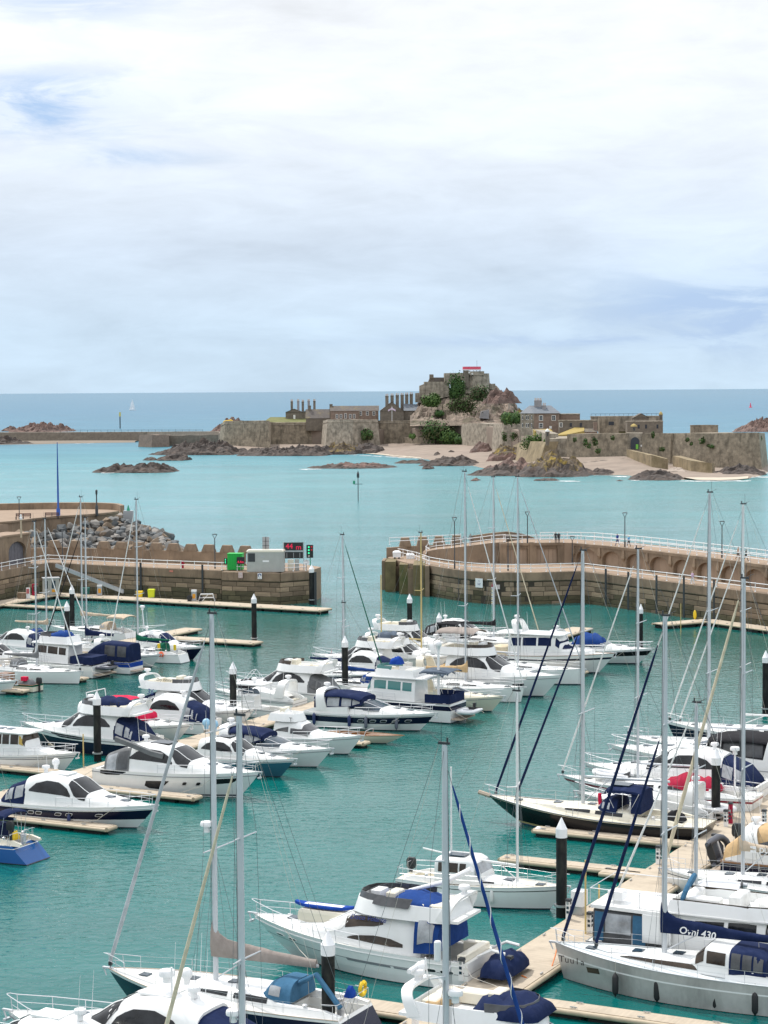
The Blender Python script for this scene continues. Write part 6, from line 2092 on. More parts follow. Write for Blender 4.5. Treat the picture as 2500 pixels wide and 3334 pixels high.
# ---------------------------------------------------------------- sailing boats
def axis_hit(root, px, py):
 """the place on the boat's centre line (x, z) seen at a photo pixel"""
 o = V(root.location)
 a = root.rotation_euler.z
 h = V((cos(a), sin(a), 0))
 d = ray(px, py)
 # o + h s = d u   (plan view)
 det = h.x * (-d.y) + d.x * h.y
 s = (-(o.x) * (-d.y) - d.x * (o.y)) / det
 q = o + h * s
 u = q.y / d.y if abs(d.y) > 1e-6 else q.x / d.x
 return s, HC + d.z * u
def sail(label, bow=None, h=DL, L=11.0, stern=None, B=None, bands=None, mast=None, mast_x=None, mast_h=None, boom=4.2, cover='navy', furl=('white',), furl_top=(.97,), furl_x=(.99,), furl_r=.055, spray='navy', bimi=None, deckm=None, name='sailing_yacht', cat='sailing yacht', fs=1.0, fb=1.3,
  st=.35, tw=.62, rake=None, mastm=None, spread=2, windows=True, glass=None, radar=False, wheel=True, group=None, hullkw=None, railm=None, cov_h=.55, boomm=None, boom_up=1.5, trunk=1.0, mast_r=.095, centre=False, supm=None, shrouds=True, cockpit=True, pushpit=True, spread_f=(.36, .68)):
 s = L / 11.0
 B = B or L * .31
 t = boat(label, cat, bow, h, L, stern, name, group)
 kw = dict(rake=rake if rake is not None else L * .08, st=st, tw=tw, mx=.45, p=1.9, flare=.22)
 kw.update(hullkw or {})
 H = Hull(L, B, fs * s ** .5, fb * s ** .5, **kw)
 H.root = t
 bands = bands or [(.05, GEL), (.12, BOOT), (1.0, GEL)]
 X = lambda f: f * L
 supm = supm or GEL
 cp = (X(.06), X(.27), B * .24, .5) if (cockpit and not centre) else ((X(.26), X(.38), B * .2, .45) if centre else None)
 H.build(t, bands, deckm or DECKM, .05, cp, rail=railm or ALU, railf=1.0, railr=.022)
 w = B / 2
 # coachroof
 K = [(.285, .60, .52), (.31, .62, .56), (.45, .62, .52), (.58, .55, .40), (.68, .42, .26), (.76, .28, .10), (.785, .16, .02)]
 keys = [(X(f), min(ww * w, max(H.hb(X(f)) - .3, .05)), H.dz(X(f)) - .06, hh * s ** .5 * trunk) for f, ww, hh in K]
 S = Sup(keys, .32, .6, .12)
 S.mesh('coachroof', supm, t)
 if windows:
  g = glass or GLASS
  S.patch('side_window', g, t, [(X(.33), .34, .70), (X(.40), .34, .74), (X(.455), .36, .72)], off=.012, nq=2)
  S.patch('side_window', g, t, [(X(.48), .38, .74), (X(.60), .42, .66)], off=.012, nq=2)
 for f in (.50, .66):
  p = S.P(X(f), 1)
  MB().box(-.26, .26, -.26, .26, -.02, .05, Matrix.Translation(p)).obj('deck_hatch', GLASSB, t)
 p = H.dz(X(.86))
 MB().box(X(.85) - .24, X(.85) + .24, -.24, .24, p - .02, p + .05).obj('deck_hatch', GLASSB, t)
 # companionway, winches, coamings
 for sd in (1, -1):
  MB().loft([[(X(f), sd * (B * .26), H.dz(X(f)) - .05), (X(f), sd * B * .27, H.dz(X(f)) + hh), (X(f), sd * B * .33, H.dz(X(f)) + hh), (X(f), sd * B * .36, H.dz(X(f)) - .05)] for f, hh in ((.06, .1), (.12, .26), (.29, .3))], True, True, True).obj('cockpit_coaming', supm, t, 40)
  MB().lathe([(.11, 0), (.09, .1), (.12, .2), (.05, .24)], (X(.19), sd * B * .30, H.dz(X(.2)) + .22), 10).obj('winch', CHROME, t, 40)
 if wheel:
  wx = X(.10)
  ring = [(wx + .1 * sin(2 * pi * i / 16) * 0, .42 * cos(2 * pi * i / 16), H.dz(wx) + .42 + .42 * sin(2 * pi * i / 16)) for i in range(17)]
  b = MB().tube(ring, .022, 4)
  for k_ in range(3):
   a = pi * k_ / 3
   b.tube([(wx, .42 * cos(a), H.dz(wx) + .42 + .42 * sin(a)), (wx, -.42 * cos(a), H.dz(wx) + .42 - .42 * sin(a))], .012, 4)
  b.box(wx + .06, wx + .3, -.14, .14, H.dz(wx) - .5, H.dz(wx) + .5)
  tag(b.obj('steering_wheel', CHROME, t), kind='stuff')
 if spray:
  k0, k1 = X(.25), X(.355)
  if centre:
   k0, k1 = X(.36), X(.45)
  zb = H.dz(k1) + .3 * s
  C = Sup([(k0, .56 * w, zb - .15, .95), (lerp(k0, k1, .5), .57 * w, zb - .1, .92), (lerp(k0, k1, .8), .54 * w, zb, .65), (k1, .46 * w, zb + .1, .1)], .5, .7, .1)
  C.mesh('sprayhood', FAB[spray], t)
  C.patch('sprayhood_window', VINYL, t, [(lerp(k0, k1, .35), .25, .7), (lerp(k0, k1, .75), .25, .78)])
  C.patch('sprayhood_window', VINYL, t, [(lerp(k0, k1, .70), .72, 1), (lerp(k0, k1, .93), .5, 1)], wrap=True)
 if bimi:
  bimini(t, X(.03), X(.235), w * .72, H.dz(X(.1)) + 1.95, .2, FAB[bimi], legs=H.dz(X(.1)))
 # pulpit, stanchions, pushpit
 n = max(5, int(L * .62 / 1.7))
 b = MB()
 for sd in (1, -1):
  xs = [lerp(X(.02) + st, X(.90), i / n) for i in range(n + 1)]
  pts = [V((x, sd * max(H.hb(x) - .07, .05), H.dz(x))) for x in xs]
  for p in pts:
   b.tube([p, p + V((0, 0, .62))], .014, 4)
  for z in (.34, .62):
   b.tube([p + V((0, 0, z)) for p in pts], .008, 3)
  pf = [V((x, sd * max(H.hb(x) - .07, .04), H.dz(x))) for x in (X(.90), X(.95), X(.99))]
  b.tube([pf[0] + V((0, 0, .62)), pf[1] + V((0, 0, .68)), pf[2] + V((.15, 0, .70)), V((L + .25, 0, H.sh(1) + .70))], .018, 4)
  b.tube([pf[0] + V((0, 0, .34)), pf[1] + V((0, 0, .36)), pf[2] + V((.1, 0, .38))], .014, 4)
  for p in pf[1:]:
   b.tube([p, p + V((.08, 0, .69))], .016, 4)
  if pushpit:
   q = V((st + .1, sd * (H.hb(st) - .08), H.fs))
   b.tube([V((X(.12), sd * (H.hb(X(.12)) - .07), H.dz(X(.12)) + .66)), q + V((0, 0, .68)), V((st + .05, sd * .35, H.fs + .68))], .018, 4)
   b.tube([q, q + V((0, 0, .68))], .016, 4)
   b.tube([V((st + .05, sd * .35, H.fs)), V((st + .05, sd * .35, H.fs + .68))], .016, 4)
 tag(b.obj('guard_rail', CHROME, t), kind='stuff')
 MB().box(L - .3, L + .3, -.08, .08, H.sh(1) - .06, H.sh(1) + .03).tube([(L + .28, 0, H.sh(1)), (L + .1, 0, H.sh(1) - .4)], .04, 5).obj('anchor', CHROME, t)
 # rig
 if mast:
  mx_, mz = axis_hit(t, *mast)
 else:
  mx_, mz = X(mast_x or .57), mast_h or L * 1.35
 mm = mastm or ALU
 step = S.P(mx_, 1).z if X(.29) < mx_ < X(.78) else H.dz(mx_)
 step = min(step, H.dz(mx_) + .6)
 r = mast_r
 mb = MB()
 mb.tube([(mx_, 0, step - .05), (mx_, 0, mz * .7), (mx_, 0, mz)], [r, r, r * .82], 10, flat=.72)
 mo = mb.obj('mast', mm, t, 50)
 mb = MB().box(mx_ - .28, mx_ + .22, -.05, .05, mz, mz + .1)
 mb.tube([(mx_ - .15, 0, mz), (mx_ - .15, 0, mz + .9)], .012, 4).tube([(mx_ + .12, 0, mz + .1), (mx_ + .12, 0, mz + .28)], .04, 6)
 mb.tube([(mx_ - .2, .05, mz + .1), (mx_ - .6, .1, mz + .3)], .014, 4)
 tag(mb.obj('masthead_gear', M_DARK, mo), kind='stuff')
 sp = []
 if spread:
  fr_ = spread_f if spread == 2 else ((.5,) if spread == 1 else (.27, .52, .76))
  for f in fr_:
   z = lerp(step, mz, f)
   wl = w * (.62 if f < .6 else .48)
   sp.append((z, wl))
   b = MB()
   for sd in (1, -1):
    b.tube([(mx_, sd * r * .7, z), (mx_ - .25, sd * wl, z + .12)], [.045, .03], 5, flat=1.0)
   b.obj('spreaders', mm, mo)
 if shrouds:
  b = MB()
  for sd in (1, -1):
   cx, cy = mx_ - .1, sd * (H.hb(mx_) - .1)
   ch_ = V((cx, cy, H.dz(mx_)))
   pts = [ch_] + [V((mx_ - .25, sd * wl, z + .12)) for z, wl in sp] + [V((mx_, sd * .05, mz - .1))]
   b.tube(pts, .011, 3)
   if sp:
    b.tube([V((cx - .4, cy, H.dz(mx_))), V((mx_, sd * .06, sp[0][0]))], .011, 3)
    b.tube([V((cx + .5, cy * .97, H.dz(mx_ + .5))), V((mx_, sd * .06, sp[0][0]))], .009, 3)
  b.tube([V((st + .05, 0, H.fs)), V((mx_ - .25, 0, mz))], .011, 3)
  for k_ in range(3):
   b.tube([V((mx_ + .15 + .08 * k_, .06 - .06 * k_, step + .2)), V((mx_ + .12, .03, mz - .2 - .5 * k_))], .008, 3)
  tag(b.obj('rigging', WIRE, mo), kind='stuff')
 for k_, c in enumerate(furl or ()):
  ft, fx = furl_top[k_], furl_x[k_]
  a = V((X(fx), 0, H.dz(X(fx)) + .35))
  c2 = V((mx_ + r, 0, lerp(step, mz, ft)))
  d = c2 - a
  m = FAB[c] if c in FAB else ALU
  MB().tube([a, a + d * .12, a + d * .45, a + d * .9, a + d * .955], [furl_r * 1.05, furl_r * 1.25, furl_r * 1.05, furl_r * .75, furl_r * .35], 8).obj('furled_sail', m, mo, 60)
  MB().lathe([(.09, -.22), (.11, -.2), (.11, -.05), (.04, -.02)], tuple(a), 8).tube([a - V((0, 0, .35)), a], .015, 4).tube([a + d * .95, c2], .012, 3).obj('furler', M_DARK, mo)
 if boom:
  bz = step + boom_up * .62
  be = V((mx_ - boom, 0, bz + .12))
  bo = MB().tube([(mx_ - r, 0, bz), be], .085, 8, flat=.8).obj('boom', boomm or mm, t, 50)
  if cover:
   rings = []
   nb = 14
   rg = random.Random(int(L * 100))
   for i in range(nb + 1):
    u = i / nb
    x = lerp(mx_ + .17, mx_ - boom + .1, u)
    hh = lerp(cov_h, max(.2, cov_h * .38), min(1, u * 1.1) ** .8) * (1 + .05 * rg.uniform(-1, 1))
    if u < .08:
     hh = cov_h * (1.6 - u * 7.5)
    ww = (.20 - .07 * u) * (1 + .12 * rg.uniform(-1, 1))
    z0 = bz + .12 * u - .1
    rings.append([V((x, ww * .55, z0)), V((x, ww, z0 + hh * .3)), V((x, ww * .8, z0 + hh * .72)), V((x, .02, z0 + hh)), V((x, -.02, z0 + hh)), V((x, -ww * .8, z0 + hh * .72)), V((x, -ww, z0 + hh * .3)), V((x, -ww * .55, z0))])
   c = MB().loft(rings, True, True, True).obj('sail_cover', FAB[cover], t, 60)
  MB().tube([(mx_ - r, 0, step + .15), (mx_ - boom * .32, 0, bz)], .035, 5).obj('boom_vang', mm, t)
  MB().tube([be + V((.6, 0, 0)), (be.x + .5, 0, H.dz(be.x + .5) + .2)], .015, 3).tube([be, V((mx_ - .25, 0, mz))], .008, 3).obj('mainsheet', ROPE, t)
 if radar:
  z = lerp(step, mz, radar if radar is not True else .38)
  MB().box(mx_ + .05, mx_ + .5, -.05, .05, z - .16, z - .1).obj('radar_bracket', mm, mo)
  radar_dome(t, mx_ + .42, 0, z, .3, parent=mo)
 H.mx, H.mz, H.step = mx_, mz, step
 return t, H, S
def rib(label, p, rz=0.0, L=3.0, m=None, tilt=0.0, pitch=0.0, z=0.0, cat='inflatable dinghy', engine=True, floor=None, roll=0.0):
 """inflatable dinghy: horseshoe tube, floor, thwart, transom, outboard"""
 t = thing('inflatable_dinghy', label, cat, V(p), rz)
 t.rotation_euler = (roll, pitch, rz)
 m = m or HYPW
 w, r = .62 * L / 3, .2 * L / 3
 pts = [(-L / 2, w, .22)] + [(x * L, w, .22) for x in (-.2, 0, .2)] + [(.36 * L, w * .8, .28), (.46 * L, w * .4, .34), (.49 * L, 0, .36), (.46 * L, -w * .4, .34), (.36 * L, -w * .8, .28)] + [(x * L, -w, .22) for x in (.2, 0, -.2)] + [(-L / 2, -w, .22)]
 MB().tube(pts, [r * .55] + [r] * 11 + [r * .55], 10).obj('tube', m, t, 60)
 MB().add([(-L * .42, -w, .12), (L * .3, -w * .8, .12), (L * .42, 0, .16), (L * .3, w * .8, .12), (-L * .42, w, .12), (-L * .4, 0, -.08), (L * .3, 0, -.02)], [(0, 1, 2, 3, 4), (5, 1, 0), (5, 6, 1), (6, 2, 1), (5, 4, 3), (5, 3, 6), (6, 3, 2), (0, 4, 5)]).obj('floor', floor or HYP, t)
 MB().box(-L * .42, -L * .39, -w, w, 0, .42).obj('transom', M_BLACK, t)
 MB().box(-.1, .12, -w, w, .32, .37).obj('thwart', HYP, t)
 b = MB()
 for sd in (1, -1):
  b.tube([(x * L, sd * (w + r * .98), .22) for x in (-.45, -.2, 0, .2)] + [(.36 * L, sd * (w * .8 + r), .28)], .02, 4)
 b.obj('rubbing_strake', STRG, t)
 if engine:
  MB().loft([[(-L * .43 + x, y, z_) for x, y in ((.1, -.12), (.1, .12), (-.25, .1), (-.25, -.1))] for z_ in (.45, .62, .8)], True, True, True).box(-L * .43 - .15, -L * .43 - .02, -.06, .06, -.2, .45).obj('outboard', M_BLACK, t)
 return t
def outboard(root, x, y, z, m=None, s=1.0):
 MB().loft([[(x + a * s, y + b_ * s, z + z_ * s) for a, b_ in ((.2 * k, -.18 * k), (.2 * k, .18 * k), (-.3 * k, .15 * k), (-.3 * k, -.15 * k))] for z_, k in ((.1, .8), (.25, 1), (.6, 1), (.75, .75))], True, True, True).box(x - .16 * s, x + .02 * s, y - .06, y + .06, z - .9 * s, z + .15 * s).obj('outboard', m or M_BLACK, root, 40)
def flag(root, x, y, z, h=1.1, m=None, lean=-.25):
 p = V((x + lean, y, z + h))
 MB().tube([(x, y, z), p], .015, 4).obj('flag_staff', CHROME, root)
 MB().loft([[(p.x - u * .05 - .03, y + .03 * sin(u * 5) + u * .25, p.z - .02 - u * .35), (p.x - u * .05 + .07, y + .03 * sin(u * 5 + 1) + u * .22, p.z - .48 - u * .3)] for u in (0, .25, .5, .75, 1.0)]).obj('ensign', m or FAB['red'], root)
def at_boat(root, p):
 return V(root.location) + Matrix.Rotation(root.rotation_euler.z, 3, 'Z') @ V(p)
# ================================================================ THE FLEET
NAVYBAND = [(.05, BOOT), (.40, GEL), (.79, NAVY), (.82, GEL), (1.0, GEL)]
WHITE = [(.05, BOOT), (.60, GEL), (1.0, GEL)]
WSTR = [(.06, BOOT), (.78, GEL), (.84, NAVY), (1.0, GEL)]
def stern_for(px, py, z, h, dist):
 """transom place for a boat whose point `dist` metres forward of the transom is seen at a pixel, at height z"""
 p = flat(G(px, py, z)) - flat(h) * dist
 return p
# ---------- middle basin, left side
t, H, S = motor('white and navy hardtop sports yacht with small hull windows beside the nearest left pontoon', (508, 2622, 1.75), DR, 12.6, bands=NAVYBAND, canvas='navy', fs=1.25, fb=1.75, railm=CHROME)
portlights(t, H, [3.6, 4.3, 6.0, 6.9, 9.2], .62, .46, .2, GLASS, (-1,), frame=CHROME)
dome_ball(t, 3.6, .9, S.P(3.6, .8).z + .5)
hang(t, H, 7.2, -1, 'single navy fender on the navy and white sports yacht', 'navy', group=None)
t, H, S = motor('large white sports yacht with two round portholes and a dark wedge hull window', (845, 2518, 1.95), DR, 13.6, bands=[(.06, GEL), (.12, BOOT), (.6, GEL), (1.0, GEL)], canvas=None, fs=1.5, fb=1.95, glass=GLASS, fly='glassroof', ch=.94)
hull_patch(t, H, [(5.2, .40, .62), (5.7, .30, .64), (6.7, .28, .66), (7.2, .62, .67)], GLASS, sides=(-1,))
hull_patch(t, H, [(10.6, .60, .76), (11.0, .56, .78), (12.2, .60, .79), (12.5, .76, .80)], GLASS, sides=(-1,))
hull_patch(t, H, [(.8, .80, .96), (1.4, .76, .97), (2.6, .80, .97), (3.2, .94, .97)], GLASS, sides=(-1,))
portlights(t, H, [8.6, 9.7], .58, .3, .3, GLASS, (-1,), frame=CHROME)
C = Sup([(1.0, 1.8, 1.2, 1.5), (2.3, 1.85, 1.25, 1.95), (3.2, 1.8, 1.3, 2.1)], .4, .6, .1)
C.mesh('cockpit_canopy', FAB['grey'], t)
C.patch('canopy_window', VINYL, t, [(1.2, .2, .85), (2.1, .2, .86)])
C.patch('canopy_window', VINYLD, t, [(2.25, .2, .86), (3.1, .2, .86)])
for sd in (1, -1):
 MB().loft([[(x, sd * 1.75, z), (x, sd * 1.75, z + .35), (x, sd * 1.5, z + .38), (x, sd * 1.5, z)] for x, z in ((2.0, 3.75), (3.6, 3.35), (5.2, 2.9), (6.2, 2.75))], True, True, True).obj('roof_wing', FAB['grey'], t)
t, H, S = motor('white cabin boat with dark window band and yellow blinds beside the left pontoon', (252, 2452, 1.6), DR, 10.8, style='wheelhouse', cat='cabin cruiser', name='cabin_cruiser', bands=[(.06, BOOT), (.72, GEL), (.78, STRG), (1.0, GEL)], canvas=None, glass=GLASSBR, ch=1.0)
S.patch('yellow_blind', mat('blind_yellow', (.55, .38, .10), .8), t, [(5.95, .52, .88), (6.3, .52, .88)], sides=(-1,), off=.03, nq=2)
hang(t, H, 3.2, -1, 'black fender on the cabin boat with yellow blinds', 'black')
t, H, S = motor('navy hulled flybridge yacht with white topsides, bow to the left beyond the black pile', (72, 2352, 1.85), DL, 13.2, style='fly', bands=[(.05, ANTI), (.70, NAVY), (1.0, GEL)], canvas='navy', fly='navy', fs=1.35, fb=1.85)
hull_patch(t, H, [(5.4, .80, .92), (6.2, .76, .95), (8.2, .77, .95), (9.0, .90, .95)], GLASS, sides=(1,))
lettering('Just T', INKB, t, (2.6, 1.55, 4.35), (-1, 0, 0), (0, 0, 1), .42, .3)
t, H, S = motor('white cruiser under a red awning and red windscreen cover behind the navy flybridge', (622, 2362, 1.6), DR, 12.0, style='express', bands=WHITE, canvas=None)
bimini(t, 3.6, 6.3, 1.45, 3.5, .2, FAB['pink'], legs=1.9)
heap(t, 6.6, 8.0, 1.25, 1.9, 1.0, FAB['pink'], 'windscreen_cover', 3)
MB().tube([(2.6, 1.4, 1.4), (2.2, 1.4, 4.0), (2.2, -1.4, 4.0), (2.6, -1.4, 1.4)], .05, 6).obj('radar_mast', PLW, t)
t, H, S = motor('white hardtop cruiser with a tall navy glazed cockpit tent', None, DL, 11.2, stern=(692, 2386), bands=WHITE, canvas='navy', ch=1.05)
t, H, S = motor('white flybridge boat with a raised radar arch and the number 36 on its side', (818, 2310, 1.8), DR, 12.2, style='fly', bands=WHITE, canvas='navy', fly='plain', ch=1.06)
t.location = V(t.location) + SP * 0.6 + DR * 0
lettering('36', INK, t, (2.2, -1.68, 2.9), (1, 0, 0), (0, 0, 1), .75, .3)
lettering('Dry White', INKB, t, (3.6, -1.52, 4.05), (1, 0, 0), (0, 0, 1), .36, .3)
t, H, S = motor('teal hulled boat with a white coachroof, skylight and pale blue domes', (960, 2464, 1.7), DR, 10.2, bands=[(.05, BOOT), (.80, TEALH), (.83, GEL), (1.0, GEL)], canvas=None, style='coupe', fly='glassroof', fs=1.35, fb=1.7, ch=.92, deckm=TEAKP, glass=GLASS)
for x, y in ((1.6, .9), (2.6, .5)):
 dome_ball(t, x, y, 3.5, .33, mat('dome_pale_blue', (.30, .52, .68), .4))
hull_patch(t, H, [(6.2, .28, .42), (6.6, .26, .44), (7.4, .27, .45), (7.5, .36, .45)], GLASS, sides=(-1,))
t, H, S = motor('white express cruiser with a navy bimini beside the teal hulled boat', (1080, 2434, 1.7), DR, 10.8, style='express', bands=WHITE, canvas='navy')
t, H, S = motor('white sport fishing boat with a grey wraparound windscreen', (1178, 2392, 1.75), DR, 10.2, style='fisher', cat='fishing boat', name='fishing_boat', bands=WHITE, canvas=None, fs=1.2, fb=1.85)
heap(t, 2.4, 3.6, 1.0, 2.5, .9, FAB['white'], 'helm_cover', 5)
lettering('T', INKB, t, (4.2, -1.25, 2.75), (1, 0, 0), (0, 0, 1), .5)
# wooden launch
t = boat('low cream launch with varnished foredeck and long pointed bow', 'launch', (1316, 2394, .85), DR, 7.6, name='launch')
H = Hull(7.6, 2.0, .65, .85, rake=1.8, tw=.8, mx=.4, p=1.7, flare=.3)
H.build(t, [(.08, BOOT), (1.0, GELC)], VARN, .05, (1.2, 4.2, .7, .4), rail=VARN)
seats(t, [(1.3, 1.8, -.6, .6, .25, .6), (2.8, 3.2, -.6, .6, .25, .55)], VARN)
MB().tube([(4.2, .8, .75), (4.3, .7, 1.1), (4.35, 0, 1.15), (4.3, -.7, 1.1), (4.2, -.8, .75)], .03, 5).obj('windscreen_frame', CHROME, t)
t, H, S = motor('navy banded express cruiser with oval portholes, navy bimini and three fenders', (1418, 2322, 1.7), DR, 12.6, style='express', bands=[(.05, BOOT), (.42, GEL), (.80, NAVY), (.83, GEL), (1.0, GEL)], canvas='navy', fs=1.25, fb=1.7, glass=GLASSB)
portlights(t, H, [6.4, 7.6, 8.6, 9.7, 10.8], .60, .5, .24, GLASS, (-1,), frame=CHROME)
for x, m in ((1.6, 'navy'), (5.4, 'navy'), (7.1, 'grey'), (10.0, 'grey')):
 hang(t, H, x, -1, 'long fender hanging against the navy band of the cruiser with oval portholes', m, .75, .95, .15, 'fenders of the navy banded cruiser')
t, H, S = motor('white trawler yacht showing its lettered transom, with navy rail cloths aft', None, DL, 12.4, stern=(1492, 2348), style='trawler', cat='trawler yacht', name='trawler_yacht', bands=[(.05, BOOT), (.66, GEL), (.90, NAVY), (1.0, GEL)], glass=GLASSG, fly='glass', canvas=None, fs=1.7, fb=2.0, shift=.10, cw=1.02, rail=True)
lettering('Tenacity', INK, t, (-.05, 0, .95), (0, -1, 0), (0, 0, 1), .48, .2, .004)
heap(t, 5.6, 6.8, .55, 4.9, .8, FAB['royal'], 'helm_cover', 7)
for sd in (1, -1):
 MB().box(.15, 2.6, sd * 1.62 - .02, sd * 1.62 + .02, 1.75, 2.55).obj('rail_cloth', FAB['navy'], t)
MB().box(.12, .16, -1.6, 1.6, 1.75, 2.55).obj('rail_cloth', FAB['navy'], t)
bimini(t, .3, 3.2, 1.5, 4.6, .15, FAB['slate'], legs=2.2)
MB().tube([(1.6, .8, 2.0), (1.6, .8, 6.6)], .12, 8).obj('radar_mast', PLW, t)
dome_ball(t, 1.6, .8, 6.9, .32)
rib('white inflatable dinghy with outboard hung across the stern of the trawler yacht', at_boat(t, (-1.0, 0, .75)), t.rotation_euler.z + pi / 2, 3.1, HYPW)
# ---------- behind: bow-left row on the far side of the same walkway
t, H, S = motor('white flybridge yacht with a big grey cockpit tent, bow to the left', (736, 2206, 1.85), DL, 12.6, style='fly', bands=WHITE, canvas='grey', fly='brown', vin=VINYLD)
flag(t, 1.5, -1.0, 4.2)
t, H, S = motor('white low sports cruiser with a sweeping wing arch in front of the grey tented flybridge', (694, 2238, 1.6), DL, 9.6, style='express', bands=[(.05, BOOT), (.7, GEL), (.76, STRG), (1.0, GEL)], canvas=None, glass=GLASS)
heap(t, 5.0, 6.6, 1.1, 1.9, .8, FAB['black'], 'windscreen_cover', 9)
heap(t, 1.2, 4.2, 1.15, 1.2, .55, FAB['white'], 'cockpit_cover', 8)
t, H, S = motor('small white console boat with a hardtop and a rigged tower', None, DL, 8.2, stern=(930, 2338), style='open', cat='fishing boat', name='fishing_boat', bands=WHITE, canvas=None, fs=1.0, fb=1.5)
MB().box(3.0, 4.4, -.6, .6, .6, 1.9).obj('console', GEL, t)
MB().prism([(1.9, -1.1), (4.7, -1.2), (5.1, 0), (4.7, 1.2), (1.9, 1.1)], 2.95, 3.07).obj('hardtop', GEL, t)
b = MB()
for x in (2.1, 4.5):
 for y in (-1, 1):
  b.tube([(x, y * .8, .9), (x, y * 1.0, 2.95)], .03, 5)
  b.tube([(x, y * .5, 3.0), (3.3, y * .35, 4.3)], .025, 4)
b.tube([(3.3, -.35, 4.3), (3.3, .35, 4.3)], .025, 4)
tag(b.obj('tower_frame', CHROME, t), kind='stuff')
radar_dome(t, 3.3, 0, 3.35, .26)
t, H, S = sail('navy hulled sloop with a navy sprayhood, seen between the flybridge and a black pile', (1250, 2192, 1.4), DR, 10.4, bands=[(.06, BOOT), (.88, NAVY), (1.0, GEL)], mast=(1115, 1742), boom=4.0, cover='navy', furl=('green',), spray='navy', cov_h=.4, fb=1.45)
t, H, S = motor('white flybridge cruiser with an arched side window right of the tall black pile', None, DL, 11.2, stern=(1322, 2196), style='fly', bands=WHITE, canvas=None, fly='plain')
t, H, S = motor('cream sports boat with a tall swept radar arch and sand cushions', (1512, 2222, 1.5), DR, 9.6, style='express', bands=[(.05, BOOT), (1.0, GELC)], supm=GELC, canvas=None, ch=.9)
t.location = V(t.location) + SP * 8.1 + DR * 0
heap(t, 3.0, 4.3, 1.1, 1.2, .8, FAB['sand'], 'cushion_pile', 12)
t, H, S = motor('cream sports cruiser with a slate awning behind the trawler yacht', (1640, 2268, 1.5), DR, 9.8, style='express', bands=[(.06, BOOT), (1.0, GELC)], supm=GELC, canvas=None, deckm=DECKM)
bimini(t, 1.3, 4.2, 1.35, 3.5, .22, FAB['slate'], legs=1.6, droop=.25)
t, H, S = sail('white plumb-bowed sloop with a sand coloured sail cover', (1706, 2238, 1.45), DR, 11.6, bands=[(.05, GEL), (.9, GEL), (1.0, GEL)], mast=(1513, 1536), boom=4.4, cover='sand', furl=('white',), spray=None, rake=.35, cov_h=.75, radar=False, fb=1.45, fs=1.15)
t, H, S = motor('large white motor yacht with a taupe awning over its flybridge and grey glass', (1826, 2206, 2.0), DR, 14.6, style='fly', bands=[(.05, BOOT), (.6, GEL), (1.0, GEL)], canvas=None, fly='brown', fs=1.6, fb=2.05)
hull_patch(t, H, [(8.2, .42, .56), (9.4, .43, .57)], GLASS, sides=(-1,))
hull_patch(t, H, [(10.6, .52, .64), (11.7, .54, .66)], GLASS, sides=(-1,))
bimini(t, 1.8, 6.0, 1.6, 6.1, .3, FAB['taupe'], legs=4.4)
t, H, S = sail('long white sloop with a plumb bow beside the trawler with covered windows', (1900, 2182, 1.5), DR, 13.2, bands=[(.05, BOOT), (1.0, GEL)], mast=(1685, 1553), boom=4.6, cover=None, furl=('lgrey',), spray='grey', rake=.3, fs=1.2, fb=1.5)
t, H, S = motor('white trawler with navy sheeted windows, navy sheer band and a tall radar arch', (2002, 2134, 2.0), DR, 14.8, style='trawler', cat='trawler yacht', name='trawler_yacht', bands=[(.06, BOOT), (.70, GEL), (.80, NAVY), (1.0, GEL)], glass=FAB['navy'], fly=None, canvas=None, fs=1.45, fb=2.05, shift=.02, railm=VARN)
arch(t, 4.3, 1.25, 3.6, 1.7, -.7, dome=True, sec=(.3, .14))
heap(t, 8.6, 10.0, 1.3, 2.0, .9, FAB['navy'], 'windscreen_cover', 15)
seats(t, [(1.0, 3.0, -1.2, 1.2, 1.6, 2.4)], FAB['cream'])
t, H, S = motor('white cruiser with a navy cockpit cover and dark sheer band behind the radar arch trawler', (2126, 2108, 1.9), DR, 13.2, style='express', bands=[(.06, BOOT), (.55, GEL), (.84, NBLK), (1.0, GEL)], canvas=None)
heap(t, 4.0, 7.6, 1.5, 1.9, 1.35, FAB['blue'], 'cockpit_cover', 17)
t, H, S = sail('white sloop with a long black boom cover at the far end of the walkway', (1764, 2086, 1.5), DR, 13.0, bands=[(.05, BOOT), (1.0, GEL)], mast=(1606, 1554), boom=5.2, cover='black', furl=('cream',), spray='black', cov_h=.5, boom_up=2.3, bimi='black')
t, H, S = sail('ketch with yellow wooden masts and booms', (1512, 2122, 1.4), DR, 12.2, bands=[(.06, BOOT), (1.0, GEL)], mast=(1370, 1735), boom=4.2, cover=None, mastm=WOODM, furl=(), spray=None, spread=1)
x_, z_ = axis_hit(t, 1240, 1872)
MB().tube([(x_, 0, 1.0), (x_, 0, z_)], .075, 8).obj('mizzen_mast', WOODM, t)
MB().tube([(x_, 0, 2.6), (x_ - 2.4, 0, 2.5)], .06, 6).obj('mizzen_boom', WOODM, t)
t, H, S = motor('white motor yacht with smoked cabin glass behind the yellow-masted ketch', (1500, 2092, 1.7), DR, 11.2, bands=WHITE, canvas=None, style='fly', fly='plain', supm=GEL)
t, H, S = motor('white flybridge boat with lilac covers left of the yellow mainmast', (1398, 2152, 1.6), DR, 10.0, style='fly', bands=WHITE, canvas=None, fly='slate')
t.location = V(t.location) + SP * 4.8 + DR * 0
t, H, S = motor('white sports boat with a grey hardtop below the small black pile', (1640, 2066, 1.6), DR, 11.0, style='coupe', bands=WHITE, canvas='black')
t.location = V(t.location) + SP * 1.1 + DR * 0
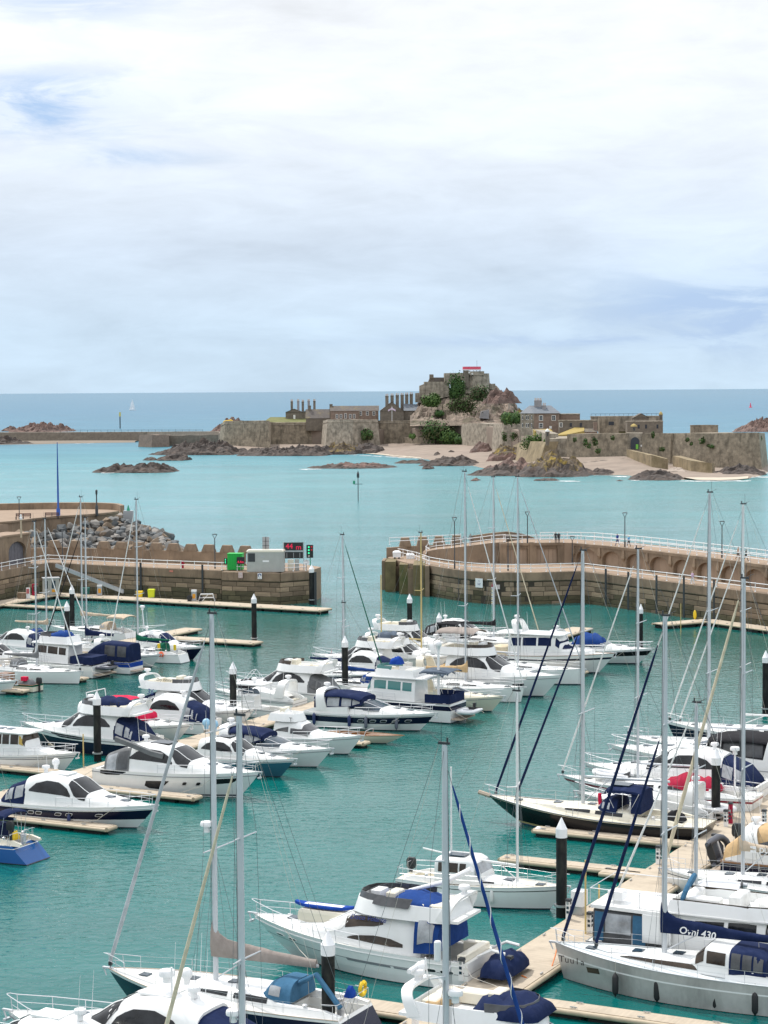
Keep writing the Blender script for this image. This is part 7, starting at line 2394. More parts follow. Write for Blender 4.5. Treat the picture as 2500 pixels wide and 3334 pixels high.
# ---------- far row on the left
t, H, S = sail('white sloop with a plumb bow and grey boom cover in the far left row', (264, 2187, 1.3), DR, 11.2, bands=[(.05, BOOT), (.10, GEL), (1.0, GEL)], mast=(112, 1699), boom=4.2, cover='grey', furl=('white',), spray='grey', rake=.3, fs=1.1, fb=1.35)
hang(t, H, 6.6, -1, 'black fender amidships on the plumb-bowed white sloop', 'black', .6, .8, .14)
t, H, S = motor('white trawler with brown cabin windows and blue flybridge canvas, stern to the right', None, DL, 11.8, stern=(330, 2204), style='trawler', cat='trawler yacht', name='trawler_yacht', bands=[(.06, BOOT), (1.0, GEL)], glass=GLASSBR, fly='on', canvas=None, shift=.08, fs=1.35, fb=1.9)
heap(t, 3.8, 6.2, 1.1, 4.0, .7, FAB['blue'], 'flybridge_cover', 21)
MB().box(.2, 3.0, -1.4, 1.4, 1.4, 2.2).obj('aft_cover', FAB['navy'], t)
rib('black folded inflatable on the stern of the brown-windowed trawler', at_boat(t, (-.6, 0, .8)), t.rotation_euler.z + pi / 2, 2.7, HYPD)
t, H, S = sail('ketch-like sloop with a navy furled mainsail behind the brown-windowed trawler', None, DL, 8.6, stern=(346, 2135), bands=[(.06, BOOT), (1.0, GEL)], mast=(277, 1687), boom=3.8, cover='navy', furl=('black',), spray=None, cov_h=.8)
t, H, S = motor('white and blue boat under a square navy cockpit tent', None, DL, 9.2, stern=(444, 2192), style='open', cat='cabin cruiser', name='cabin_cruiser', bands=[(.06, BOOT), (.58, GEL), (.98, FAB['royal']), (1.0, GEL)], canvas=None, fs=1.45, fb=1.6)
C = Sup([(.2, 1.25, 1.35, 1.85), (3.6, 1.3, 1.4, 1.9), (4.6, 1.2, 1.45, 1.4), (5.6, 1.0, 1.5, .7)], .25, .4, .08)
C.mesh('cockpit_tent', FAB['navy'], t)
C.patch('tent_window', VINYLD, t, [(.5, .25, .85), (1.6, .25, .85)])
C.patch('tent_window', VINYLD, t, [(1.9, .25, .85), (3.2, .25, .85)])
hang(t, H, 2.2, 1, 'black fender on the boat with the square navy tent', 'black', .6)
t, H, S = motor('small white cuddy cruiser with green glass, bow towards the fairway', (522, 2131, 1.45), DR, 8.8, style='express', bands=WHITE, canvas=None, glass=GLASSG, ch=1.1)
t, H, S = sail('white sloop with a green lettered sail cover and green sprayhood', None, DL, 10.2, stern=(604, 2158), bands=[(.06, BOOT), (1.0, GEL)], mast=(443, 1627), boom=4.3, cover='green', furl=('white',), spray='green', cov_h=.55)
lettering('SERENITY', INKW, t, (H.mx - 2.3, .17, H.step + 1.35), (-1, 0, 0), (0, 0, 1), .42, 0, .006)
o = MB().ell((0, 0, 0), .3, .3, .34, 10, 8).obj('mooring_buoy', ORNG)
o.location = at_boat(t, (2.2, 1.55, 1.0))
tag(o, 'round orange buoy on the side of the sloop with the green sail cover', 'buoy')
for i, x in enumerate((.5, 2.6)):
 MB().tube([(x, 1.35, 1.55), (x, 1.38, 2.15)], .16, 8).obj('danbuoy', YELW, t)
t, H, S = motor('navy hulled cabin cruiser with a white cabin and navy windscreen cover', (660, 2104, 1.6), DR, 10.2, style='coupe', bands=[(.06, ANTI), (.82, NAVY), (1.0, GEL)], canvas=None, glass=FAB['navy'], ch=1.1)
MB().tube([(2.4, 0, 3.2), (2.2, 0, 5.4)], .06, 6).obj('radar_mast', PLW, t)
radar_dome(t, 2.2, 0, 5.6, .3)
MB().tube([(1.0, -1.2, 3.3), (4.5, -1.2, 3.6), (4.5, 1.2, 3.6), (1.0, 1.2, 3.3)], .03, 4).obj('roof_rail', CHROME, t)
t, H, S = sail('white sloop with beige canopies and boom cover nearest the fuel pontoon', None, DL, 12.2, stern=(432, 2088), bands=[(.06, BOOT), (1.0, GEL)], mast=(262, 1619), boom=4.6, cover='beige', furl=('white',), spray='beige', bimi='beige', boom_up=2.2)
t, H, S = sail('white sloop with a furled beige mainsail at the back of the far row', (302, 2078, 1.4), DR, 11.2, bands=[(.06, BOOT), (1.0, GEL)], mast=(146, 1690), boom=4.6, cover='beige', furl=('white',), spray='blue', cov_h=.5, boom_up=2.0)
t, H, S = motor('white hardtop boat with a navy cockpit curtain among the far row', None, DL, 10.2, stern=(156, 2136), bands=WHITE, canvas='navy')
t, H, S = motor('small white cruiser with a raked windscreen at the left edge', (112, 2136, 1.5), DR, 9.2, style='coupe', bands=WHITE, canvas=None)
t, H, S = motor('white motorboat bow at the left edge in front of the plumb-bowed sloop', (54, 2220, 1.3), DR, 8.4, style='express', bands=WHITE, canvas=None)
t = boat('old green and brown workboat cluttered with gear and a red fuel can', 'workboat', None, DL, 6.4, (124, 2252), 'workboat')
H = Hull(6.4, 2.2, .75, 1.0, rake=.8, tw=.8)
H.build(t, [(.1, BOOT), (.75, GELC), (1.0, FAB['green'])], VARN, .08, (.3, 4.2, .8, .4), rail=VARN)
heap(t, .4, 2.4, .7, .5, .8, FAB['grey'], 'gear_heap', 31)
MB().box(1.0, 1.6, .2, .7, 1.1, 1.5).obj('fuel_can', FAB['pink'], t)
MB().box(3.4, 4.6, -.7, .7, .7, 1.7).obj('cuddy', VARN, t)
outboard(t, -.1, 0, .7)
t, H, S = sail('blue hulled sloop with a stepped blue transom at the left edge', None, DL, 10.6, stern=(128, 2806), bands=[(.06, BOOT), (.80, BLUEH), (.83, GEL), (.97, BLUEH), (1.0, GEL)], mast_h=14.5, boom=4.2, cover='navy', furl=('white',), spray='navy', bimi=None, st=1.3, tw=.80, fs=1.2, supm=GELC)
for i, z in enumerate((.45, .75, 1.0)):
 MB().box(.18 + z * .9, .55 + z * .9, -.5, .5, z - .03, z + .03).obj('stern_step', TEAKP, t)
heap(t, 1.7, 2.1, .35, 1.3, .55, YELW, 'lifebuoy_bag', 33)
bimini(t, 1.8, 2.8, 1.2, 3.0, .2, FAB['navy'], legs=1.3)
outboard(t, 1.6, .9, 2.0, s=.9)
# ---------- right walkway, boats lying bow to the left
t, H, S = motor('big white flybridge yacht with a blue flybridge cover, bow rail and blue paddleboard', (819, 2979, 1.95), DL, 13.6, style='fly', bands=[(.03, BOOT), (.56, GEL), (.585, STRG), (1.0, GEL)], canvas=None, fly=None, glass=GLASSBR, fs=1.35, fb=1.98, ch=.9, hullkw=dict(flare=.5, rake=2.6), railm=GEL, screen=FAB['white'], swin=False)
S.patch('side_window', GLASSBR, t, [(4.9, .66, .72), (5.4, .60, .80), (6.6, .56, .86), (7.1, .55, .88)], sides=(1, -1))
S.patch('lower_window', GLASSBR, t, [(3.7, .20, .28), (4.4, .17, .36), (5.4, .18, .38), (6.6, .22, .32), (6.9, .24, .27)], sides=(1, -1))
DV = t
roof = S.P(.34 * 13.6, 1).z
heap(t, 1.9, 5.6, 1.4, roof + .32, .48, FAB['blue'], 'flybridge_cover', 41)
band_screen(t, [(3.4, 1.72), (5.0, 1.66), (6.2, 1.2), (6.5, .4)], roof + .34, .46, VINYLD, 'flybridge_screen', .3)
lettering('Disco Volante', INK, t, (5.7, 1.66, 3.06), (-1, 0, 0), (0, -.3, 1), .36, .3, .004)
hull_patch(t, H, [(4.6, .50, .56), (7.4, .50, .57)], STRG, 'hull_vent', (1,))
hull_patch(t, H, [(3.3, .50, .55), (4.4, .50, .56)], STRG, 'hull_vent', (1,))
portlights(t, H, [11.0, 12.0], .68, .55, .17, GLASS, (1,), frame=GEL, rounded=True)
portlights(t, H, [1.2, 2.2], .62, .7, .16, GLASS, (1,), frame=GEL)
C = Sup([(1.7, 1.95, 1.75, 1.3), (2.3, 1.95, 1.7, 1.95), (3.0, 1.95, 1.65, 2.0)], .3, .45, .1)
C.mesh('cockpit_curtain', FAB['blue'], t)
C.patch('curtain_window', VINYL, t, [(1.95, .35, .86), (2.8, .22, .86)], off=.02)
# cockpit seats, aft platform and davit
seats(t, [(.3, .75, -1.5, 1.5, 1.0, 1.75), (.75, 1.6, -1.6, -1.1, 1.0, 1.7)])
seats(t, [(8.7, 9.9, -.8, .8, 2.0, 2.2)], GELC)
pb = thing('paddleboard', 'blue paddleboard lying on the foredeck of the big flybridge yacht', 'paddleboard', at_boat(t, (9.0, .25, 2.95)), t.rotation_euler.z + .02)
rings = []
for i in range(13):
 u = i / 12
 w_ = .40 * max(.05, sin(pi * (u * .96 + .02))) ** .45
 z0 = .10 * (2 * u - 1) ** 4
 rings.append([(-1.7 + 3.4 * u, y * w_, z0 + z) for y, z in ((-1, .03), (-.9, .12), (.9, .12), (1, .03), (.9, -.03), (-.9, -.03))])
MB().loft(rings, True, True, True).obj('board', FAB['royal'], pb, 40)
MB().box(-1.2, 1.1, -.2, .2, .122, .14).obj('deck_pad', PLW, pb)
ld = thing('life_raft', 'flat white raft case under the blue paddleboard', 'raft', at_boat(t, (8.9, .2, 2.2)), t.rotation_euler.z)
MB().loft([[(-1.4 * k, -.6 * k, z), (1.4 * k, -.6 * k, z), (1.4 * k, .6 * k, z), (-1.4 * k, .6 * k, z)] for k, z in ((.92, 0), (1, .12), (1, .5), (.92, .66))], True, True, True).obj('case', GELC, ld)
tn = thing('covered_dinghy', 'dinghy under a navy cover hung at the stern of the big flybridge yacht', 'dinghy', at_boat(t, (-1.25, .1, .95)), t.rotation_euler.z + pi / 2)
heap(tn, -1.75, 1.75, .85, -.1, .95, FAB['navy'], 'cover', 43, n=12)
MB().loft([[(x, w * .85, z - .2) for w, z in ((-1, 0), (-.6, -.25), (.6, -.25), (1, 0))] for x, z in ((-1.6, .1), (0, .1), (1.6, .1))], False).obj('bottom', HYPD, tn)
MB().tube([(-.1, -.9, 1.6), (-.9, -.9, 2.0), (-1.6, -.9, 1.9)], .08, 6).tube([(-.1, .9, 1.6), (-.9, .9, 2.0), (-1.6, .9, 1.9)], .08, 6).obj('davit', GEL, t)
# white boom crane on the flybridge
MB().tube([(4.6, -.9, roof + .6), (2.4, -.6, roof + 1.35), (.8, -.4, roof + 2.2)], [.09, .12, .16], 8).obj('crane_arm', PLW, t)
# motor sailer behind it
t, H, S = sail('white motor sailer with a wheelhouse and two masts beside the thick black pile', (1842, 2890, 1.4), DR, 10.4, bands=[(.06, BOOT), (.80, GEL), (.84, NBLK), (1.0, GEL)], mast=(1683, 2251), boom=3.6, cover=None, furl=(), spray=None, mastm=ALUW, spread=1, st=.05, tw=.75, rake=1.0, trunk=.9, fs=1.15, fb=1.55, wheel=False, cat='motor sailer', name='motor_sailer', mast_r=.085, deckm=GELC)
K = [(2.6, 1.25, 1.2, 1.35), (2.7, 1.28, 1.2, 1.45), (4.7, 1.2, 1.2, 1.5), (5.1, 1.1, 1.2, 1.35), (5.5, 1.0, 1.25, .5)]
W = Sup(K, .22, .35, .06)
W.mesh('wheelhouse', GEL, t)
for a, c in ((2.85, 3.4), (3.5, 4.1), (4.2, 4.6)):
 W.patch('side_window', GLASSBR, t, [(a, .45, .82), (c, .45, .82)], nq=2)
W.patch('windscreen', VINYL, t, [(5.13, .5, .95), (5.42, .5, .95)], wrap=True, off=.03)
MB().box(3.2, 4.3, -.7, .1, 2.72, 2.78).obj('solar_panel', GLASSB, t)
x_, z_ = axis_hit(t, 1468, 2497)
MB().tube([(x_, 0, 1.0), (x_, 0, z_)], .06, 8).obj('mizzen_mast', ALUW, t)
MB().tube([(x_, 0, 2.6), (x_ - 2.0, .3, 2.75)], .05, 6).obj('mizzen_boom', ALUW, t)
outboard(t, .1, .9, 1.2, s=1.0)
hang(t, H, 6.6, -1, 'white fender on the side of the white motor sailer', 'white', .75, .7)
# black hulled cutter
t, H, S = sail('long black hulled cutter with a cream deck, navy bimini and two navy furled sails', (1588, 2590, 1.75), DL, 15.6, bands=[(.05, mat('boot_blue', (.02, .12, .3), .5)), (.14, mat('boot_cream', (.6, .5, .22), .5)), (.92, NBLK), (.95, mat('rail_cream', (.6, .55, .42), .5)), (1.0, NBLK)], mast=(1897, 1793), boom=6.2, cover=None, boomm=ALU, furl=('navy', 'navy'), furl_top=(.985, .70), furl_x=(.96, .86), furl_r=.078, spray='navy', bimi=None, deckm=GELC, supm=GELC, rake=2.6, st=-.5, tw=.6, fs=1.05, fb=1.55, centre=True, mast_r=.13, cov_h=.6, boom_up=3.0, wheel=True, hullkw=dict(dip=.1))
C = Sup([(3.9, 1.25, 1.7, 1.45), (4.3, 1.3, 1.7, 1.5), (4.6, 1.3, 1.7, 1.5)], .3, .5, .06)
C.mesh('cockpit_curtain', FAB['navy'], t)
bimini(t, 3.9, 6.5, 1.25, 3.15, .2, FAB['navy'], legs=1.7)
MB().box(5.0, 6.3, -.55, .55, 3.37, 3.42).obj('solar_panel', GLASSB, t)
MB().tube([(7.2, 0, .9), (7.3, 0, 2.6)], .14, 8).obj('mast_boot', FAB['pink'], t)
heap(t, 1.2, 2.8, .9, 1.0, 1.0, FAB['black'], 'stern_tent', 44)
b = MB().tube([(15.4, 0, 1.75), (16.3, 0, 1.95)], .16, 6).obj('bowsprit', TEAKP, t)
for i, x in enumerate((3.2, 4.6, 5.6)):
 hang(t, H, x, 1, 'dark fender low on the side of the black hulled cutter', 'black', .5, .6, .13, 'fenders of the black hulled cutter')
o = MB().ell((0, 0, 0), .24, .24, .26, 10, 8).obj('ball_fender', PLW)
o.location = G(1753, 2702, .4)
tag(o, 'white ball fender at the tip of the finger by the black cutter', 'fender')
t, H, S = sail('white yacht with a crimson stripe and a crimson canvas over its cockpit', (1826, 2532, 1.5), DL, 14.6, bands=[(.06, REDS), (.78, GEL), (.88, REDS), (1.0, GEL)], mast=(2077, 1788), boom=4.6, cover=None, furl=('white',), spray=None, rake=2.4, st=-.3, tw=.6, fs=1.2, fb=1.5, trunk=.9, boom_up=1.9, wheel=False)
heap(t, 2.4, 6.6, 1.35, 1.5, 1.15, FAB['red'], 'cockpit_cover', 46, n=12)
MB().tube([(1.6, -.6, 1.2), (1.6, -.6, 4.2)], .07, 6).obj('radar_mast', PLW, t)
radar_dome(t, 1.6, -.6, 4.4, .34)
rib('white rolled inflatable stowed on the foredeck of the crimson striped yacht', at_boat(t, (10.6, 0, 1.85)), t.rotation_euler.z, 2.8, HYPW, engine=False)
t, H, S = motor('white sports yacht with curved side windows and a navy cockpit canopy behind the crimson yacht', (1886, 2496, 1.75), DL, 14.0, bands=[(.06, BOOT), (.70, GEL), (.73, STRG), (1.0, GEL)], canvas='navy', fs=1.4, fb=1.8, ch=1.0)
t.location = V(t.location) + SP * 0.9 + DR * 0
t, H, S = motor('big white cruiser with black canvas and dark windscreen at the right edge', (1986, 2440, 2.0), DL, 16.0, style='express', bands=[(.06, BOOT), (.6, GEL), (1.0, GEL)], canvas='black', fs=1.7, fb=2.1, glass=GLASS, vin=VINYLD)
hull_patch(t, H, [(4.0, .45, .58), (5.4, .45, .58)], GLASS, sides=(1,))
t, H, S = sail('white yacht with a very tall mast beyond the white cruisers at the right', (2040, 2405, 1.5), DL, 16.0, bands=[(.06, BOOT), (1.0, GEL)], mast=(2310, 1604), boom=5.0, cover=None, furl=('white',), spray=None, fs=1.2, fb=1.5, mast_r=.13, spread=3)
t, H, S = sail('navy hulled yacht with a white rail, furthest in the right row', (2172, 2363, 1.7), DL, 16.0, bands=[(.06, BOOT), (.88, NAVY), (1.0, GEL)], mast=(2419, 1642), boom=6.0, cover=None, furl=('white', 'white'), furl_top=(.97, .80), furl_x=(.985, .93), spray=None, fs=1.3, fb=1.75, mast_r=.12, rake=1.0, spread=3, mastm=ALUW)
rib('white inflatable lying by the walkway behind the crimson yacht', G(2450, 2578, .4), 2.4, 3.2, HYPW, engine=False)
rib('pale grey inflatable on stern davits beside the black pile', G(2325, 2640, .9), t.rotation_euler.z + pi / 2 + 1.1, 3.4, HYPW)
# ---------- right walkway, boats on its right side
t, H, S = sail('bare grey aluminium yacht with black fenders, bow over the walkway', (1806, 3076, 1.68), DL, 13.3, bands=[(.66, GREYH), (.71, GEL), (1.0, GREYH)], mast=(2165, 2006), boom=5.4, cover='navy', furl=('navy', 'navy'), furl_top=(.955, .66), furl_x=(.965, .83), furl_r=.082, spray=None, rake=.5, st=.2, tw=.78, fs=1.35, fb=1.68, mast_r=.14, cov_h=.95, boom_up=1.75, trunk=1.0, windows=False, hullkw=dict(flare=.12, p=2.1, mx=.42), deckm=mat('deck_pale_blue', (.66, .71, .72), .6, var=.04, scale=2), spread=2)
TU, THU = t, H
S.patch('side_window', GLASSBR, t, [(4.6, .30, .66), (6.4, .30, .70), (9.0, .34, .72), (9.5, .40, .62)], off=.012)
K = [(2.5, 1.35, 1.5, 1.25), (3.4, 1.4, 1.5, 1.35), (4.9, 1.35, 1.55, 1.35), (5.5, 1.2, 1.6, .75), (5.9, 1.1, 1.65, .35)]
W = Sup(K, .3, .5, .08)
W.mesh('doghouse', GEL, t)
W.patch('windscreen', GLASSBR, t, [(5.0, .5, 1), (5.45, .45, 1)], wrap=True, off=.03)
W.patch('side_window', GLASSBR, t, [(3.9, .42, .84), (4.85, .42, .84)], off=.02)
C = Sup([(1.9, 1.3, 1.5, 1.1), (2.3, 1.36, 1.5, 1.32), (3.7, 1.42, 1.5, 1.40)], .3, .45, .06)
C.mesh('cockpit_curtain', FAB['navy'], t)
for a, c in ((2.05, 2.5), (2.6, 3.05), (3.15, 3.6)):
 C.patch('curtain_window', VINYLD, t, [(a, .35, .88), (c, .35, .88)], off=.02)
for sd in (1, -1):
 MB().loft([[(x - .18, sd * y, z), (x + .18, sd * y, z), (x + .18, sd * (y - .1), z), (x - .18, sd * (y - .1), z)] for x, y, z in ((1.0, 1.7, 1.3), (.5, 1.65, 2.6), (.3, 1.5, 3.3))], True, True, True).obj('stern_arch', GEL, t)
MB().box(-.2, .8, -1.5, 1.5, 3.28, 3.4).obj('solar_panel', GLASSB, t)
hull_text(t, H, 'Tuula', INKB, 12.3, .84, .48, 1)
hull_patch(t, H, [(10.4, .56, .72), (11.05, .56, .72)], GLASSBR, sides=(1,))
hull_patch(t, H, [(2.9, .62, .80), (4.0, .62, .80)], GLASSBR, sides=(1,))
lettering('Ovni 430', INKW, t, (H.mx - 1.75, .185, H.step + 1.20), (-1, 0, -.06), (0, 0, 1), .50, .15, .008)
for i, x in enumerate((9.6, 7.4, 4.4, 2.4)):
 lab = ('first', 'second', 'third', 'last')[i]
 hang(t, H, x, 1, '%s long black fender from the bow of the grey aluminium yacht' % lab, 'black', .62, 1.0, .16, 'black fenders of the grey aluminium yacht')
lb = thing('horseshoe_buoy', 'white horseshoe lifebuoy hung on the side of the grey aluminium yacht', 'lifebuoy', at_boat(t, (6.4, H.hb(6.4) + .12, 1.12)), t.rotation_euler.z)
MB().tube([(.28 * cos(a), 0, .3 * sin(a)) for a in [radians(110 + 320 * i / 14) for i in range(15)]], .1, 8).obj('ring', PLW, lb, 60)
# trawler yacht behind it
t, H, S = motor('tall white trawler yacht with a brown-screened flybridge behind the grey aluminium yacht', None, DR, 14.6, stern=(1952, 3118), style='trawler', cat='trawler yacht', name='trawler_yacht', bands=WHITE, glass=GLASS, fly=None, canvas=None, fs=1.3, fb=2.0, shift=.08, cw=1.05, ch=.78)
roof = S.P(.45 * 14.6, 1).z
w2 = 1.62
tub(t, [(4.4, w2), (8.6, w2), (9.8, w2 * .85), (10.5, w2 * .3)], roof + .08, .55, GEL)
band_screen(t, [(4.6, w2 * 1.0), (8.6, w2 * .99), (9.8, w2 * .84), (10.4, w2 * .3)], roof + .35, .34, GLASSBR)
seats(t, [(4.8, 6.9, -1.2, -.5, roof + .2, roof + .75), (4.8, 5.4, -.5, 1.2, roof + .2, roof + .75), (7.3, 7.9, -.9, .9, roof + .2, roof + .95)], FAB['white'])
heap(t, 8.3, 9.5, .8, roof + .3, .55, FAB['white'], 'helm_cover', 52)
MB().prism([(.2, -1.85), (4.4, -2.0), (4.4, 2.0), (.2, 1.85)], roof - .2, roof - .02).obj('aft_roof', GEL, t)
MB().prism([(3.1, -.2), (4.6, -.2), (4.6, 0), (3.1, 0)], 1.7, roof - .2, Matrix.Translation((0, -1.86, 0))).obj('wing_panel', GEL, t)
bm_ = [(4.3 + .5 * sin(a) + .35 * i / 6, 1.5 * cos(a), roof + .45 + 1.1 * sin(a)) for i, a in enumerate([pi * i / 12 for i in range(13)])]
MB().tube(bm_, .13, 8).obj('folded_bimini', FAB['steel'], t)
C = Sup([(.3, 1.8, 1.4, roof - 1.62), (1.6, 1.84, 1.4, roof - 1.62), (3.9, 1.84, 1.4, roof - 1.62)], .15, .25, .02)
C.mesh('aft_enclosure', VINYLD, t)
C.patch('curtain_window', VINYL, t, [(1.0, .3, .88), (2.4, .3, .88)], off=.02)
C.patch('curtain', FAB['steel'], t, [(.4, .05, .9), (.9, .05, .9)], sides=(-1,))
C.patch('curtain', FAB['steel'], t, [(2.5, .05, .9), (3.2, .05, .9)], sides=(-1,))
MB().box(.9, 1.7, -1.2, -.4, roof + .15, roof + .6).obj('liferaft', PLW, t)
MB().tube([(x, -1.9, roof + z) for x, z in ((.2, .1), (.2, .85), (4.2, .85))], .025, 4).tube([(x, 1.9, roof + z) for x, z in ((.2, .1), (.2, .85), (4.2, .85))], .025, 4).tube([(.2, -1.9, roof + .85), (.2, 1.9, roof + .85)], .025, 4).tube([(1.5, -1.9, roof), (1.5, -1.9, roof + .85)], .02, 4).tube([(2.9, -1.9, roof), (2.9, -1.9, roof + .85)], .02, 4).obj('roof_rail', CHROME, t)
# sloop with the lettered grey sail cover
t, H, S = sail('white sloop with a grey lettered sail cover at the right edge', (2158, 2822, 1.45), DL, 12.2, bands=[(.06, BOOT), (.82, GEL), (.86, NAVY), (1.0, GEL)], mast=(2422, 1884), boom=4.8, cover='beige', furl=('cream',), furl_top=(.97,), furl_r=.10, spray='beige', mast_r=.12, cov_h=.55, boom_up=2.4, rake=.5)
lettering('DUFOUR', INKW, t, (H.mx - 1.85, .185, H.step + 1.55), (-1, 0, 0), (0, 0, 1), .40, 0, .01)
MB().box(H.mx - .85, H.mx - .5, .165, .185, H.step + 1.38, H.step + 1.75).obj('emblem', INKW, t)
p = stern_for(2264, 2995, .9, DL, 6.4)
t, H, S = sail('dark hulled sloop with a short mast between the trawler yacht and the lettered sloop', None, DL, 11.2, stern=(1250, 2000), bands=[(.06, BOOT), (.86, NAVY), (1.0, GEL)], mast_x=.57, mast_h=12.9, boom=4.2, cover='white', furl=('white',), spray='black', mast_r=.11)
t.location = p
rib('pale grey inflatable turned over beside the mast of the dark hulled sloop', G(2338, 2882, 1.5), t.rotation_euler.z + .1, 3.1, HYP, engine=False, roll=pi - .25)
flag(t, .3, .2, 1.3, 1.5)
t, H, S = motor('navy hulled boat with a beige camping canopy and an oval window', None, DR, 12.2, stern=(2372, 2852), style='express', bands=[(.06, BOOT), (.9, NAVY), (1.0, VARN)], canvas=None, fs=1.35, fb=1.7)
C = Sup([(.1, 1.5, 1.2, .9), (1.6, 1.6, 1.3, 2.0), (4.4, 1.6, 1.4, 2.5), (6.6, 1.4, 1.6, 1.6)], .5, .8, .1)
C.mesh('camper_canopy', FAB['sand'], t)
C.patch('canopy_window', VINYLD, t, [(1.9, .36, .42), (2.3, .28, .56), (3.0, .26, .62), (3.7, .30, .60), (4.0, .42, .5)], off=.03)
rib('dark grey inflatable standing on its side at the stern of the beige canopy boat', at_boat(t, (-.9, 0, 1.5)), t.rotation_euler.z + pi / 2, 3.2, HYPD, engine=False, floor=HYPD, roll=1.25)
t, H, S = motor('small white runabout with an outboard behind the beige canopy', None, DR, 6.0, stern=(2408, 2785), style='open', cat='runabout', name='runabout', bands=WHITE, canvas=None, fs=.8, fb=1.0, rail=False, platform=False)
outboard(t, -.1, 0, 1.1, s=1.3)
# ---------- nearest boats along the lower edge
t, H, S = sail('navy hulled sloop with a taupe sail cover and blue sprayhood near the lower edge', (352, 3168, 1.5), DL, 14.6, bands=[(.05, REDS), (.90, NAVY), (1.0, GEL)], mast=(689, 1999), boom=5.6, cover='taupe', furl=('lgrey',), furl_top=(.97,), furl_r=.09, spray='steel', rake=1.6, st=.9, tw=.72, fs=1.25, fb=1.55, mast_r=.14, cov_h=1.05, boom_up=2.0, railm=TEAKP, radar=.42)
MB().tube([(1.0, 1.2, 1.9), (2.4, .9, 3.2), (4.0, .2, 2.3)], .13, 8).obj('rolled_bimini', FAB['steel'], t)
hull_text(t, H, 'Grum', INKP, 3.3, .66, .42, 1, 0, .014)
hull_text(t, H, 'r', INKP, 1.75, .66, .42, 1, 0, .014)
portlights(t, H, [4.6, 9.4], .62, .55, .2, GLASS, (1,), frame=CHROME)
heap(t, .9, 1.35, .28, 2.1, .5, FAB['royal'], 'outboard_cover', 61)
lb = thing('lifebuoy', 'yellow horseshoe lifebuoy on the stern rail of the navy sloop', 'lifebuoy', at_boat(t, (1.0, -1.1, 2.2)), t.rotation_euler.z)
MB().tube([(.05, .26 * cos(a), .3 * sin(a)) for a in [radians(110 + 320 * i / 14) for i in range(15)]], .1, 8).obj('ring', YELW, lb, 60)
t, H, S = motor('white hardtop yacht with radar domes, its bow cut by the lower left corner', (22, 3302, 1.75), DL, 13.8, bands=WHITE, canvas='navy', fs=1.4, fb=1.85, ch=1.08, glass=GLASS)
roof = S.P(.30 * 13.8, 1).z
MB().tube([(4.6, .4, roof), (4.6, .4, roof + 1.3)], .05, 6).obj('radar_mast', PLW, t)
radar_dome(t, 5.1, 0, roof + .75, .36)
dome_ball(t, 4.4, -.5, roof + .7, .26)
aerial(t, 4.2, .9, roof, 2.6)
aerial(t, 4.0, -.9, roof, 2.6)
pp = stern_for(255, 3308, 3.3, DL, 3.6) - SP * .3
t, H, S = motor('white hardtop cruiser whose roof just shows at the lower left edge', None, DL, 12.2, B=3.0, stern=(500, 3300), bands=WHITE, canvas='navy', ch=1.05)
t.location = pp
p = stern_for(792, 3610, .9, DL, 6.95)
t, H, S = sail('yacht cut by the lower edge carrying the tall white mast left of centre', None, DL, 11.4, stern=(500, 3300), bands=WHITE, mast_x=.61, mast_h=17.0, boom=4.6, cover='white', furl=('cream',), furl_top=(.88,), furl_r=.08, spray='blue', mast_r=.15, radar=.21)
t.location = p
p = stern_for(1450, 3640, .9, DR, 6.0)
t, H, S = sail('yacht cut by the lower edge carrying the pale mast in front of the flybridge yacht', None, DR, 10.6, stern=(500, 3300), bands=WHITE, mast_x=.57, mast_h=16.0, boom=4.2, cover='navy', furl=('blue',), furl_top=(.93,), furl_r=.08, spray='navy', mast_r=.14, radar=.31)
t.location = p
# white spiral on its furled sail
a = V((.99 * 10.6, 0, H.dz(.99 * 10.6) + .35))
c = V((H.mx + .14, 0, lerp(H.step, H.mz, .93)))
pts = []
d = (c - a).normalized()
e1 = d.orthogonal().normalized()
e2 = d.cross(e1)
for i in range(150):
 u = .06 + .84 * i / 149
 r_ = lerp(.105, .07, u)
 an = u * 62
 pts.append(a.lerp(c, u) + e1 * cos(an) * r_ + e2 * sin(an) * r_)
MB().tube(pts, .022, 4).obj('sail_edge', FAB['white'], t)
MB().lathe([(.13, 0), (.15, .05), (.15, .75), (.12, .8)], (H.mx - .35, 0, lerp(H.step, H.mz, .40)), 10).obj('radar_reflector', PLW, t)
t, H, S = motor('white flybridge boat with a hoop arch and navy console cover, cut by the lower edge', None, DR, 13.2, stern=(1296, 3528), style='fly', bands=WHITE, canvas=None, fly='plain', fs=1.5, fb=1.9)
roof = S.P(.34 * 13.2, 1).z
heap(t, 3.9, 7.0, 1.45, roof + .2, .8, FAB['navy'], 'console_cover', 66, n=12)
MB().tube([(1.3, .3, roof + 1.0), (1.2, .3, roof + 1.9)], .04, 5).tube([(.9, -.7, roof + 1.5), (.9, .7, roof + 1.55)], .11, 8).obj('radar_bar', PLW, t)
dome_ball(t, 1.0, .2, roof + 1.35, .25)
seats(t, [(1.9, 2.5, -1.2, 1.2, roof + .05, roof + .5)], FAB['sand'])
